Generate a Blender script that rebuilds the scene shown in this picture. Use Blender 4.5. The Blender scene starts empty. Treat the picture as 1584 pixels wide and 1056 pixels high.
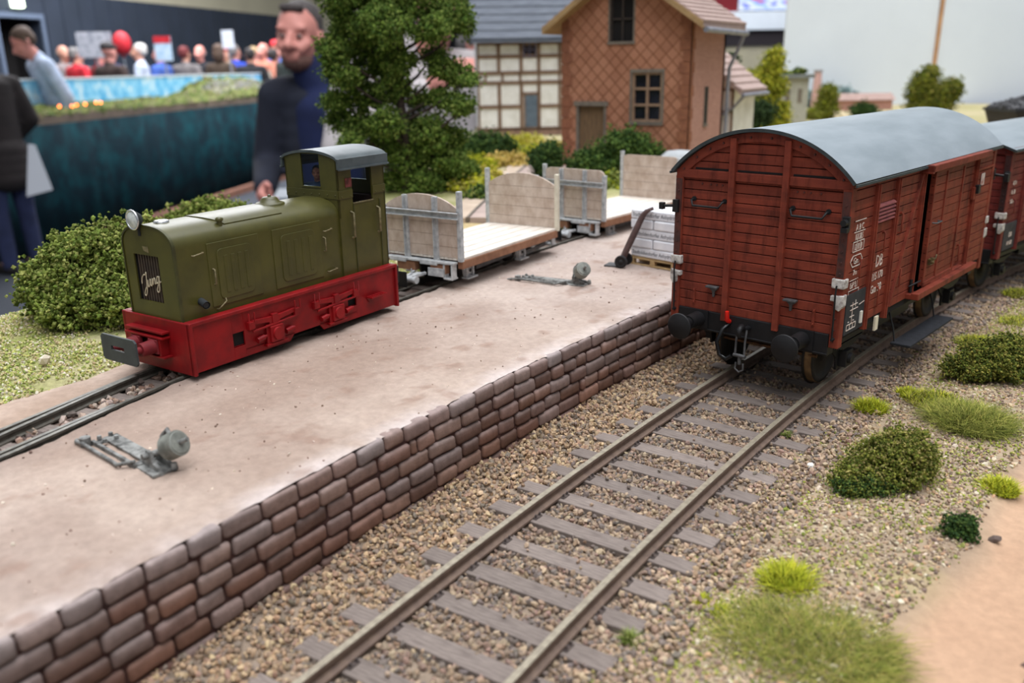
import bpy, bmesh, math, random
import numpy as np
from mathutils import Vector, Matrix, Euler
random.seed(7); RNG = np.random.default_rng(7)
PI = math.pi
SC = bpy.context.scene
COL = SC.collection

# ------------------------------------------------------------------ objects
def put(o, parent=None):
    COL.objects.link(o)
    if parent is not None: o.parent = parent
    return o
def tag(o, label=None, cat=None, group=None, kind=None):
    if label: o['label'] = label
    if cat: o['category'] = cat
    if group: o['group'] = group
    if kind: o['kind'] = kind
    return o
def thing(name, label, cat, loc=(0, 0, 0), rz=0.0, group=None):
    o = put(bpy.data.objects.new(name, None)); o.empty_display_size = 0.2
    o.location = loc; o.rotation_euler = (0, 0, rz)
    return tag(o, label, cat, group)
def dup(o, parent=None):
    c = o.copy(); put(c, parent)
    for ch in list(o.children): dup(ch, c)
    return c

# ------------------------------------------------------------------ materials
def lin(c):
    if isinstance(c, str): c = [int(c[i:i + 2], 16) for i in (1, 3, 5)]
    return tuple(((v / 255) / 12.92 if v / 255 <= .04045 else ((v / 255 + .055) / 1.055) ** 2.4) for v in c[:3]) + (1.0,)
class NT:
    def __init__(s, name):
        s.m = bpy.data.materials.new(name); s.m.use_nodes = True; s.t = s.m.node_tree
        s.b = s.t.nodes['Principled BSDF']; s.co = None
    def n(s, typ, **kw):
        x = s.t.nodes.new(typ)
        for k, v in kw.items(): setattr(x, k, v)
        return x
    def l(s, a, b): s.t.links.new(a, b)
    def coord(s):
        if s.co is None: s.co = s.n('ShaderNodeTexCoord').outputs['Object']
        return s.co
    def noise(s, scale, detail=4, rough=.6, stretch=None, dist=0):
        x = s.n('ShaderNodeTexNoise'); x.inputs['Scale'].default_value = scale; x.inputs['Detail'].default_value = detail
        x.inputs['Roughness'].default_value = rough; x.inputs['Distortion'].default_value = dist
        src = s.coord()
        if stretch:
            mp = s.n('ShaderNodeMapping'); mp.inputs['Scale'].default_value = stretch; s.l(src, mp.inputs[0]); src = mp.outputs[0]
        s.l(src, x.inputs['Vector']); return x.outputs['Fac']
    def ramp(s, fac, stops):
        r = s.n('ShaderNodeValToRGB'); e = r.color_ramp.elements
        while len(e) < len(stops): e.new(.5)
        for i, (p, c) in enumerate(stops): e[i].position = p; e[i].color = c if len(c) == 4 else lin(c)
        s.l(fac, r.inputs[0]); return r.outputs[0]
    def mix(s, fac, a, b, blend='MIX'):
        x = s.n('ShaderNodeMix', data_type='RGBA', blend_type=blend)
        for sock, v in ((x.inputs['Factor'], fac), (x.inputs['A'], a), (x.inputs['B'], b)):
            if isinstance(v, (int, float, tuple)): sock.default_value = v
            else: s.l(v, sock)
        return x.outputs['Result']
    def bump(s, fac, strength=.3, dist=.02):
        x = s.n('ShaderNodeBump'); x.inputs['Strength'].default_value = strength; x.inputs['Distance'].default_value = dist
        s.l(fac, x.inputs['Height']); s.l(x.outputs[0], s.b.inputs['Normal']); return x
    def color(s, c):
        if isinstance(c, tuple): s.b.inputs['Base Color'].default_value = c
        else: s.l(c, s.b.inputs['Base Color'])
    def pr(s, rough=.6, metal=0, spec=.4):
        s.b.inputs['Roughness'].default_value = rough; s.b.inputs['Metallic'].default_value = metal
        s.b.inputs['Specular IOR Level'].default_value = spec
def mat(name, rgb, rgb2=None, rough=.6, metal=0, spec=.4, scale=4.0, stretch=None, bump=0, bscale=40, bdist=.01, detail=5, lo=.35, hi=.65, rnd=0):
    t = NT(name); t.pr(rough, metal, spec)
    c1 = lin(rgb)
    if rgb2 is None: c = c1
    else: c = t.ramp(t.noise(scale, detail, .6, stretch), [(lo, c1), (hi, lin(rgb2))])
    if rnd:
        oi = t.n('ShaderNodeObjectInfo'); mr = t.n('ShaderNodeMapRange'); mr.inputs[3].default_value = 1 - rnd; mr.inputs[4].default_value = 1 + rnd
        t.l(oi.outputs['Random'], mr.inputs[0]); cc = t.n('ShaderNodeCombineColor')
        for i in range(3): t.l(mr.outputs[0], cc.inputs[i])
        c = t.mix(1.0, c, cc.outputs[0], 'MULTIPLY')
    t.color(c)
    if bump: t.bump(t.noise(bscale, 4, .6, stretch), bump, bdist)
    return t.m
def vmat(name, rough=.9, spec=.2, scale=6, amount=.25, bump=0, bscale=60, bdist=.01, sss=0):
    """colour comes from the mesh's own paint ('Col'), broken up by noise"""
    t = NT(name); t.pr(rough, 0, spec)
    a = t.n('ShaderNodeAttribute', attribute_name='Col').outputs['Color']
    nz = t.ramp(t.noise(scale, 5), [(.25, (1 - amount,) * 3 + (1,)), (.75, (1 + amount,) * 3 + (1,))])
    t.color(t.mix(1.0, a, nz, 'MULTIPLY'))
    if bump: t.bump(t.noise(bscale, 4), bump, bdist)
    return t.m
def emis(name, rgb, strength):
    t = NT(name); t.b.inputs['Base Color'].default_value = (0, 0, 0, 1)
    t.b.inputs['Emission Color'].default_value = lin(rgb); t.b.inputs['Emission Strength'].default_value = strength
    return t.m

# ------------------------------------------------------------------ mesh builder
class MB:
    def __init__(s): s.v = []; s.f = []; s.mi = []; s.sm = []; s.cur = 0; s.M = None
    def add(s, vs, fs, smooth=False):
        o = len(s.v)
        if s.M is not None: vs = [tuple(s.M @ Vector(p)) for p in vs]
        s.v += [tuple(p) for p in vs]; s.f += [tuple(i + o for i in f) for f in fs]
        s.mi += [s.cur] * len(fs); s.sm += [smooth] * len(fs); return s
    def box(s, x0, x1, y0, y1, z0, z1):
        v = [(x, y, z) for z in (z0, z1) for y in (y0, y1) for x in (x0, x1)]
        return s.add(v, [(0, 2, 3, 1), (4, 5, 7, 6), (0, 1, 5, 4), (2, 6, 7, 3), (0, 4, 6, 2), (1, 3, 7, 5)])
    def cbox(s, c, d, rot=None):
        R = Euler(rot).to_matrix() if rot else Matrix.Identity(3)
        v = [tuple(Vector(c) + R @ Vector((x * d[0] / 2, y * d[1] / 2, z * d[2] / 2))) for z in (-1, 1) for y in (-1, 1) for x in (-1, 1)]
        return s.add(v, [(0, 2, 3, 1), (4, 5, 7, 6), (0, 1, 5, 4), (2, 6, 7, 3), (0, 4, 6, 2), (1, 3, 7, 5)])
    def beam(s, p0, p1, w, h, up=(0, 0, 1)):
        p0, p1 = Vector(p0), Vector(p1); d = (p1 - p0).normalized(); u = Vector(up)
        a = d.cross(u).normalized() * (w / 2); b = a.cross(d).normalized() * (h / 2)
        v = [p + i * a + j * b for p in (p0, p1) for i, j in ((-1, -1), (1, -1), (1, 1), (-1, 1))]
        return s.add(v, [(0, 1, 2, 3), (7, 6, 5, 4), (0, 4, 5, 1), (1, 5, 6, 2), (2, 6, 7, 3), (3, 7, 4, 0)])
    def cyl(s, p0, p1, r0, r1=None, n=16, smooth=True, cap=True):
        r1 = r0 if r1 is None else r1; p0, p1 = Vector(p0), Vector(p1); d = (p1 - p0).normalized()
        a = d.orthogonal().normalized(); b = d.cross(a)
        v = [p + r * (math.cos(2 * PI * i / n) * a + math.sin(2 * PI * i / n) * b) for p, r in ((p0, r0), (p1, r1)) for i in range(n)]
        s.add(v, [(i, (i + 1) % n, n + (i + 1) % n, n + i) for i in range(n)], smooth)
        if cap:
            s.add(v[:n], [tuple(range(n - 1, -1, -1))]); s.add(v[n:], [tuple(range(n))])
        return s
    def lathe(s, p0, axis, prof, n=20, smooth=True, caps=True):
        p0, d = Vector(p0), Vector(axis).normalized(); a = d.orthogonal().normalized(); b = d.cross(a)
        v = [p0 + h * d + r * (math.cos(2 * PI * i / n) * a + math.sin(2 * PI * i / n) * b) for h, r in prof for i in range(n)]
        m = len(prof)
        f = [(k * n + i, k * n + (i + 1) % n, (k + 1) * n + (i + 1) % n, (k + 1) * n + i) for k in range(m - 1) for i in range(n)]
        s.add(v, f, smooth)
        if not caps: return s
        if prof[0][1] > 1e-4: s.add(v[:n], [tuple(range(n - 1, -1, -1))])
        if prof[-1][1] > 1e-4: s.add(v[-n:], [tuple(range(n))])
        return s
    def tube(s, pts, r, n=8, closed=False):
        pts = [Vector(p) for p in pts]; m = len(pts); rs = r if isinstance(r, (list, tuple)) else [r] * m
        t0 = (pts[1] - pts[0]).normalized(); a = t0.orthogonal().normalized(); v = []
        for i, p in enumerate(pts):
            if closed: t = (pts[(i + 1) % m] - pts[i - 1]).normalized()
            else: t = (pts[min(i + 1, m - 1)] - pts[max(i - 1, 0)]).normalized()
            a = (a - t * a.dot(t)).normalized(); b = t.cross(a)
            v += [p + rs[i] * (math.cos(2 * PI * k / n) * a + math.sin(2 * PI * k / n) * b) for k in range(n)]
        f = [(i * n + k, i * n + (k + 1) % n, ((i + 1) % m) * n + (k + 1) % n, ((i + 1) % m) * n + k) for i in range(m if closed else m - 1) for k in range(n)]
        s.add(v, f, True)
        if not closed:
            s.add(v[:n], [tuple(range(n - 1, -1, -1))]); s.add(v[-n:], [tuple(range(n))])
        return s
    def prism(s, poly, plane, a, b):
        """poly in 2-D; plane 'xz' extrudes along y, 'yz' along x, 'xy' along z"""
        n = len(poly)
        def P(p, t): return {'xz': (p[0], t, p[1]), 'yz': (t, p[0], p[1]), 'xy': (p[0], p[1], t)}[plane]
        v = [P(p, a) for p in poly] + [P(p, b) for p in poly]
        f = [tuple(range(n - 1, -1, -1)), tuple(range(n, 2 * n))] + [(i, (i + 1) % n, n + (i + 1) % n, n + i) for i in range(n)]
        return s.add(v, f)
    def ball(s, c, r, n=12, m=8):
        r = (r, r, r) if isinstance(r, (int, float)) else r
        v = [(c[0], c[1], c[2] - r[2])]
        for j in range(1, m):
            t = PI * j / m
            v += [(c[0] + r[0] * math.sin(t) * math.cos(2 * PI * i / n), c[1] + r[1] * math.sin(t) * math.sin(2 * PI * i / n), c[2] - r[2] * math.cos(t)) for i in range(n)]
        v.append((c[0], c[1], c[2] + r[2])); L = len(v) - 1
        f = [(0, 1 + (i + 1) % n, 1 + i) for i in range(n)]
        f += [(1 + j * n + i, 1 + j * n + (i + 1) % n, 1 + (j + 1) * n + (i + 1) % n, 1 + (j + 1) * n + i) for j in range(m - 2) for i in range(n)]
        f += [(1 + (m - 2) * n + i, 1 + (m - 2) * n + (i + 1) % n, L) for i in range(n)]
        return s.add(v, f, True)
    def sweep(s, prof, path, closed_prof=True, smooth=False):
        """prof: list of (off, z); path(i) -> list of (x, y, nx, ny)"""
        n = len(prof); v = []
        for (x, y, nx, ny) in path: v += [(x + o * nx, y + o * ny, z) for o, z in prof]
        m = len(path); e = n if closed_prof else n - 1
        s.add(v, [(i * n + k, i * n + (k + 1) % n, (i + 1) * n + (k + 1) % n, (i + 1) * n + k) for i in range(m - 1) for k in range(e)], smooth)
        if closed_prof:
            s.add(v[:n], [tuple(range(n))]); s.add(v[-n:], [tuple(range(n - 1, -1, -1))])
        return s
    def mesh(s, name, mats):
        me = bpy.data.meshes.new(name); me.from_pydata(s.v, [], s.f)
        for m in (mats if isinstance(mats, (list, tuple)) else [mats]): me.materials.append(m)
        me.polygons.foreach_set('material_index', s.mi); me.polygons.foreach_set('use_smooth', s.sm)
        bm = bmesh.new(); bm.from_mesh(me); bmesh.ops.recalc_face_normals(bm, faces=bm.faces); bm.to_mesh(me); bm.free()
        me.update(); return me
    def build(s, name, mats, parent=None, bevel=0, seg=2):
        o = put(bpy.data.objects.new(name, s.mesh(name, mats)), parent)
        if bevel:
            b = o.modifiers.new('bevel', 'BEVEL'); b.width = bevel; b.segments = seg; b.limit_method = 'ANGLE'; b.angle_limit = .7
            b.harden_normals = False
        return o

def np_mesh(name, V, F, mats, col=None, smooth=False):
    me = bpy.data.meshes.new(name); V = np.asarray(V, np.float32); F = np.asarray(F, np.int32)
    me.vertices.add(len(V)); me.vertices.foreach_set('co', V.ravel())
    k = F.shape[1]; me.loops.add(F.size); me.loops.foreach_set('vertex_index', F.ravel())
    me.polygons.add(len(F)); me.polygons.foreach_set('loop_start', np.arange(0, F.size, k, dtype=np.int32))
    me.polygons.foreach_set('loop_total', np.full(len(F), k, np.int32))
    me.polygons.foreach_set('use_smooth', np.full(len(F), smooth, bool))
    me.update(calc_edges=True)
    for m in (mats if isinstance(mats, (list, tuple)) else [mats]): me.materials.append(m)
    if col is not None:
        a = me.color_attributes.new('Col', 'FLOAT_COLOR', 'POINT')
        c = np.ones((len(V), 4), np.float32); c[:, :3] = col; a.data.foreach_set('color', c.ravel())
    me.validate(); return me
def linv(cols): return np.array([lin(c)[:3] for c in cols])

def vnoise(x, y, scale=1.0, seed=0, octv=4):
    x = np.asarray(x, float) * scale; y = np.asarray(y, float) * scale; out = 0; amp = 1; tot = 0
    def h(i, j, s): 
        n = np.sin(i * 127.1 + j * 311.7 + s * 74.7) * 43758.5453
        return n - np.floor(n)
    for o in range(octv):
        xi, yi = np.floor(x), np.floor(y); u, v = x - xi, y - yi; u = u * u * (3 - 2 * u); v = v * v * (3 - 2 * v); s = seed + o * 13
        a = h(xi, yi, s) * (1 - u) + h(xi + 1, yi, s) * u; b = h(xi, yi + 1, s) * (1 - u) + h(xi + 1, yi + 1, s) * u
        out = out + amp * (a * (1 - v) + b * v); tot += amp; amp *= .5; x = x * 2.03; y = y * 2.03
    return out / tot
def rot_rand(n):
    q = RNG.normal(size=(n, 4)); q /= np.linalg.norm(q, axis=1, keepdims=True); w, x, y, z = q.T
    return np.stack([np.stack([1 - 2 * (y * y + z * z), 2 * (x * y - z * w), 2 * (x * z + y * w)], -1),
                     np.stack([2 * (x * y + z * w), 1 - 2 * (x * x + z * z), 2 * (y * z - x * w)], -1),
                     np.stack([2 * (x * z - y * w), 2 * (y * z + x * w), 1 - 2 * (x * x + y * y)], -1)], 1)
_t = (1 + 5 ** .5) / 2
ICO_V = np.array([(-1, _t, 0), (1, _t, 0), (-1, -_t, 0), (1, -_t, 0), (0, -1, _t), (0, 1, _t), (0, -1, -_t), (0, 1, -_t), (_t, 0, -1), (_t, 0, 1), (-_t, 0, -1), (-_t, 0, 1)]) / math.sqrt(1 + _t * _t)
ICO_F = np.array([(0, 11, 5), (0, 5, 1), (0, 1, 7), (0, 7, 10), (0, 10, 11), (1, 5, 9), (5, 11, 4), (11, 10, 2), (10, 7, 6), (7, 1, 8), (3, 9, 4), (3, 4, 2), (3, 2, 6), (3, 6, 8), (3, 8, 9), (4, 9, 5), (2, 4, 11), (6, 2, 10), (8, 6, 7), (9, 8, 1)])
OCT_V = np.array([(1, 0, 0), (-1, 0, 0), (0, 1, 0), (0, -1, 0), (0, 0, 1), (0, 0, -1.)])
OCT_F = np.array([(0, 2, 4), (2, 1, 4), (1, 3, 4), (3, 0, 4), (2, 0, 5), (1, 2, 5), (3, 1, 5), (0, 3, 5)])
def scatter(P, size, cols, shape='ico', squash=(1, 1, 1), jit=.25):
    """many little solid grains at points P -> V, F, colours"""
    BV, BF = (ICO_V, ICO_F) if shape == 'ico' else (OCT_V, OCT_F)
    n = len(P); k = len(BV); size = np.broadcast_to(np.asarray(size, float), (n,))
    v = BV[None] * (1 + RNG.normal(0, jit, (n, k, 1))).clip(.5, 1.6) * np.array(squash) * RNG.uniform(.7, 1.3, (n, 1, 3))
    v = np.einsum('nij,nkj->nki', rot_rand(n), v) * size[:, None, None] + np.asarray(P)[:, None, :]
    F = (BF[None] + (np.arange(n) * k)[:, None, None]).reshape(-1, 3)
    return v.reshape(-1, 3), F, np.repeat(cols, k, axis=0)
def pick(cols, n, var=.12, w=None):
    c = linv(cols)[RNG.choice(len(cols), n, p=w)]
    return (c * RNG.uniform(1 - var, 1 + var, (n, 1)) * RNG.uniform(1 - var / 3, 1 + var / 3, (n, 3))).clip(0, 1)

_tm = {}
def text_mesh(txt, size, mb, M, extrude=.0, align='LEFT', shear=0, spacing=1.0, xs=1.0):
    """letters as mesh faces, laid by the matrix M into the builder mb"""
    cu = bpy.data.curves.new('t', 'FONT'); cu.body = txt; cu.size = size; cu.extrude = extrude; cu.align_x = align; cu.shear = shear; cu.resolution_u = 2
    cu.space_character = spacing
    o = bpy.data.objects.new('t', cu); COL.objects.link(o); dg = bpy.context.evaluated_depsgraph_get()
    me = bpy.data.meshes.new_from_object(o.evaluated_get(dg)); S = Matrix.Diagonal((xs, 1, 1, 1))
    mb.add([tuple(M @ S @ v.co) for v in me.vertices], [tuple(p.vertices) for p in me.polygons])
    bpy.data.objects.remove(o); bpy.data.curves.remove(cu); bpy.data.meshes.remove(me)

# ------------------------------------------------------------------ camera, light
CAM = (4.1157, -12.7805, 4.8796)
def make_camera():
    a, b, c = map(math.radians, (17.6463, 33.2478, -1.0272))
    fwd = Vector((-math.sin(b) * math.cos(a), math.cos(b) * math.cos(a), -math.sin(a))); right = Vector((math.cos(b), math.sin(b), 0)); up = right.cross(fwd)
    r = right * math.cos(c) + up * math.sin(c); u = -right * math.sin(c) + up * math.cos(c)
    cd = bpy.data.cameras.new('camera'); co = put(bpy.data.objects.new('camera', cd))
    M = Matrix((r, u, -fwd)).transposed().to_4x4(); M.translation = CAM; co.matrix_world = M
    cd.sensor_width = 36; cd.lens = 1341.79 / 1584 * 36; cd.clip_start = .1; cd.clip_end = 4000
    cd.dof.use_dof = True; cd.dof.focus_distance = 12.6; cd.dof.aperture_fstop = .38
    SC.camera = co
make_camera()
SC.view_settings.view_transform = 'Standard'; SC.view_settings.look = 'None'; SC.view_settings.gamma = 1; SC.view_settings.use_curve_mapping = False
SC.view_settings.exposure = -0.1
w = bpy.data.worlds.new('hall light'); SC.world = w; w.use_nodes = True

_wt = w.node_tree; _tc = _wt.nodes.new('ShaderNodeTexCoord'); _sx = _wt.nodes.new('ShaderNodeSeparateXYZ'); _wr = _wt.nodes.new('ShaderNodeValToRGB')   # pale hall: brighter overhead than towards the walls
_wt.links.new(_tc.outputs['Generated'], _sx.inputs[0]); _wt.links.new(_sx.outputs['Z'], _wr.inputs[0]); _wt.links.new(_wr.outputs[0], _wt.nodes['Background'].inputs[0])
_e = _wr.color_ramp.elements; _e[0].position = 0; _e[0].color = (.42, .44, .48, 1); _e[1].position = .75; _e[1].color = (1.05, 1.08, 1.12, 1)
w.node_tree.nodes['Background'].inputs[1].default_value = .55
def area(name, loc, size, power, target, col=(248, 250, 255)):
    L = bpy.data.lights.new(name, 'AREA'); L.shape = 'RECTANGLE'; L.size, L.size_y = size; L.energy = power; L.color = lin(col)[:3]
    o = put(bpy.data.objects.new(name, L)); o.location = loc
    o.rotation_euler = (Vector(target) - Vector(loc)).to_track_quat('-Z', 'Y').to_euler(); return o
# hall ceiling lamps and added fill lights high above the exhibition floor
area('hall_light', (-10, 30, 190), (160, 160), 520000, (-4, 4, 0))
area('hall_light', (60, -80, 180), (120, 120), 260000, (-4, 0, 0))
area('hall_light', (-380, 330, 190), (260, 260), 1500000, (-380, 330, 0))
area('hall_light', (-560, 440, 210), (300, 260), 2600000, (-572, 446, 0))  # fill light added to brighten the crowd
area('hall_light', (-190, 560, 210), (200, 160), 900000, (-209, 612, 0))  # fill light added to brighten the trade stand
# ------------------------------------------------------------------ materials used all over
M = {}
M['rail_top'] = mat('rail steel', (168, 158, 138), (140, 130, 114), rough=.36, metal=.3, scale=14)
M['rail_side'] = mat('rail rust', (122, 102, 88), (102, 84, 74), rough=.75, scale=8, bump=.2, bscale=30)
M['sleeper'] = mat('sleeper wood', (136, 124, 116), (106, 95, 89), rough=.85, scale=3, stretch=(1.5, 14, 14), bump=.5, bscale=9, bdist=.012, rnd=.12)
M['chair'] = mat('chair iron', (84, 72, 66), (66, 58, 56), rough=.8, scale=20)
M['black'] = mat('black iron', (25, 25, 27), (17, 17, 19), rough=.55, scale=6, bump=.1, bscale=30)
M['iron'] = mat('grey iron', (98, 98, 98), (66, 66, 68), rough=.6, metal=.2, scale=8, bump=.2, bscale=30)
M['dark'] = mat('dark interior', (20, 17, 17), rough=.9)

def tx(y):
    d = np.maximum(np.asarray(y, float) + 7.4811, 0); e = np.maximum(np.asarray(y, float) - 9, 0)
    return .0063 * d * d + .011 * e * e
def tdx(y): return .0126 * np.maximum(np.asarray(y, float) + 7.4811, 0) + .022 * np.maximum(np.asarray(y, float) - 9, 0)
def tpt(y, off=0.0):
    t = float(tdx(y)); n = 1 / math.sqrt(1 + t * t); return (float(tx(y)) + off * n, y - off * t * n, n, -t * n)

# ------------------------------------------------------------------ standard-gauge track
def build_main_track():
    root = thing('railway_track', 'standard gauge track on weathered wooden sleepers running under the red brown box wagons', 'railway track')
    ys = np.arange(-12, 26, .4)
    for sd in (-1, 1):
        c = sd * .752; m = MB(); path = []
        for y in ys: path.append(tpt(y, c))
        prof = [(-.07, -.165), (.07, -.165), (.07, -.14), (.014, -.115), (.014, -.055), (.036, -.04), (.036, -.004), (.03, 0), (-.03, 0), (-.036, -.004), (-.036, -.04), (-.014, -.055), (-.014, -.115), (-.07, -.14)]
        m.sweep(prof, path)
        n = len(prof)
        for i in range(len(m.mi)):
            k = i % n if i < (len(path) - 1) * n else -1
            m.mi[i] = 0 if k in (6, 7, 8) else 1
        m.build('rail', [M['rail_top'], M['rail_side']], root)
    protos = []
    for v in range(3):
        m = MB(); m.cur = 0; m.box(-1.3, 1.3, -.12, .12, -.33, -.165)
        for sd in (-1, 1):
            m.cur = 1; m.box(sd * .752 - .12, sd * .752 + .12, -.07, .07, -.165, -.15)
            for o in (-.095, .095):
                for q in (-.04, .04): m.cyl((sd * .752 + o, q, -.15), (sd * .752 + o, q, -.112), .018, .013, 6, False)
        protos.append(m.mesh('sleeper', [M['sleeper'], M['chair']]))
    for i in range(-5, 48):
        y = -8.285 + .6131 * i + .12; x, yy, nx, ny = tpt(y)
        o = put(bpy.data.objects.new('sleeper', protos[i % 3]), root); o.location = (x, yy, random.uniform(-.012, .004)); o.rotation_euler = (0, 0, math.atan2(ny, nx) + random.uniform(-.012, .012))
        b = o.modifiers.new('bevel', 'BEVEL'); b.width = .012; b.segments = 1; b.limit_method = 'ANGLE'
build_main_track()

# ------------------------------------------------------------------ narrow-gauge track on the platform
_np = [(-14, -5.12), (-10, -5.4), (-8.5, -5.64), (-7.4, -5.84), (-6, -6.07), (-4, -6.15), (-1, -6.16), (1.7, -6.22), (3.5, -6.22), (5.7, -6.14), (7.5, -5.97), (9.3, -5.74), (12, -5.25), (15, -4.6)]
def nx_(y):
    ks = [p[0] for p in _np]; i = min(max(np.searchsorted(ks, y) - 1, 0), len(_np) - 2)
    p = [_np[max(i - 1, 0)][1], _np[i][1], _np[i + 1][1], _np[min(i + 2, len(_np) - 1)][1]]; t = (y - ks[i]) / (ks[i + 1] - ks[i])
    return .5 * ((2 * p[1]) + (-p[0] + p[2]) * t + (2 * p[0] - 5 * p[1] + 4 * p[2] - p[3]) * t * t + (-p[0] + 3 * p[1] - 3 * p[2] + p[3]) * t ** 3)
def npt(y, off=0.0):
    t = (nx_(y + .1) - nx_(y - .1)) / .2; n = 1 / math.sqrt(1 + t * t); return (nx_(y) + off * n, y - off * t * n, n, -t * n)
NZ = .93
M['nrail_top'] = mat('worn narrow rail', (126, 122, 112), (92, 90, 86), rough=.4, metal=.5, scale=12)
M['nrail_side'] = mat('narrow rail side', (92, 88, 80), (70, 64, 56), rough=.75, scale=8)
def build_narrow_track():
    root = thing('narrow_gauge_track', 'narrow gauge rails sunk in the platform under the green locomotive and flat wagons', 'railway track')
    prof = [(-.05, -.12), (.05, -.12), (.05, -.1), (.012, -.085), (.012, -.04), (.028, -.03), (.028, 0), (-.028, 0), (-.028, -.03), (-.012, -.04), (-.012, -.085), (-.05, -.1)]
    prof = [(a, z + NZ) for a, z in prof]
    def rail(name, path):
        m = MB(); m.sweep(prof, path); n = len(prof)
        for i in range(len(m.mi)): m.mi[i] = 0 if i % n == 6 else 1
        m.build(name, [M['nrail_top'], M['nrail_side']], root)
    ys = np.arange(-13, 14, .3)
    rail('rail', [npt(y, -.345) for y in ys]); rail('rail', [npt(y, .345) for y in ys])
    b = []                                            # the switch blade beside the far rail
    for y in np.arange(-12.5, -5.9, .3):
        x, yy, a, c = npt(y, -.345); d = .055 + .05 * max(-6.6 - y, 0); b.append((x + d, yy, a, c))
    rail('switch_blade', b)
    b = []
    for y in np.arange(-12.5, -6.9, .3):
        x, yy, a, c = npt(y, .345); d = -.06 - .035 * max(-7.2 - y, 0); b.append((x + d, yy, a, c))
    rail('switch_blade', b)
    m = MB(); m.box(-.72, .72, -.1, .1, NZ - .26, NZ - .12); pm = m.mesh('sleeper', M['sleeper'])
    for i in range(46):
        y = -11.6 + .55 * i; x, yy, a, c = npt(y)
        o = put(bpy.data.objects.new('sleeper', pm), root); o.location = (x, yy, 0); o.rotation_euler = (0, 0, math.atan2(c, a))
build_narrow_track()

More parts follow.
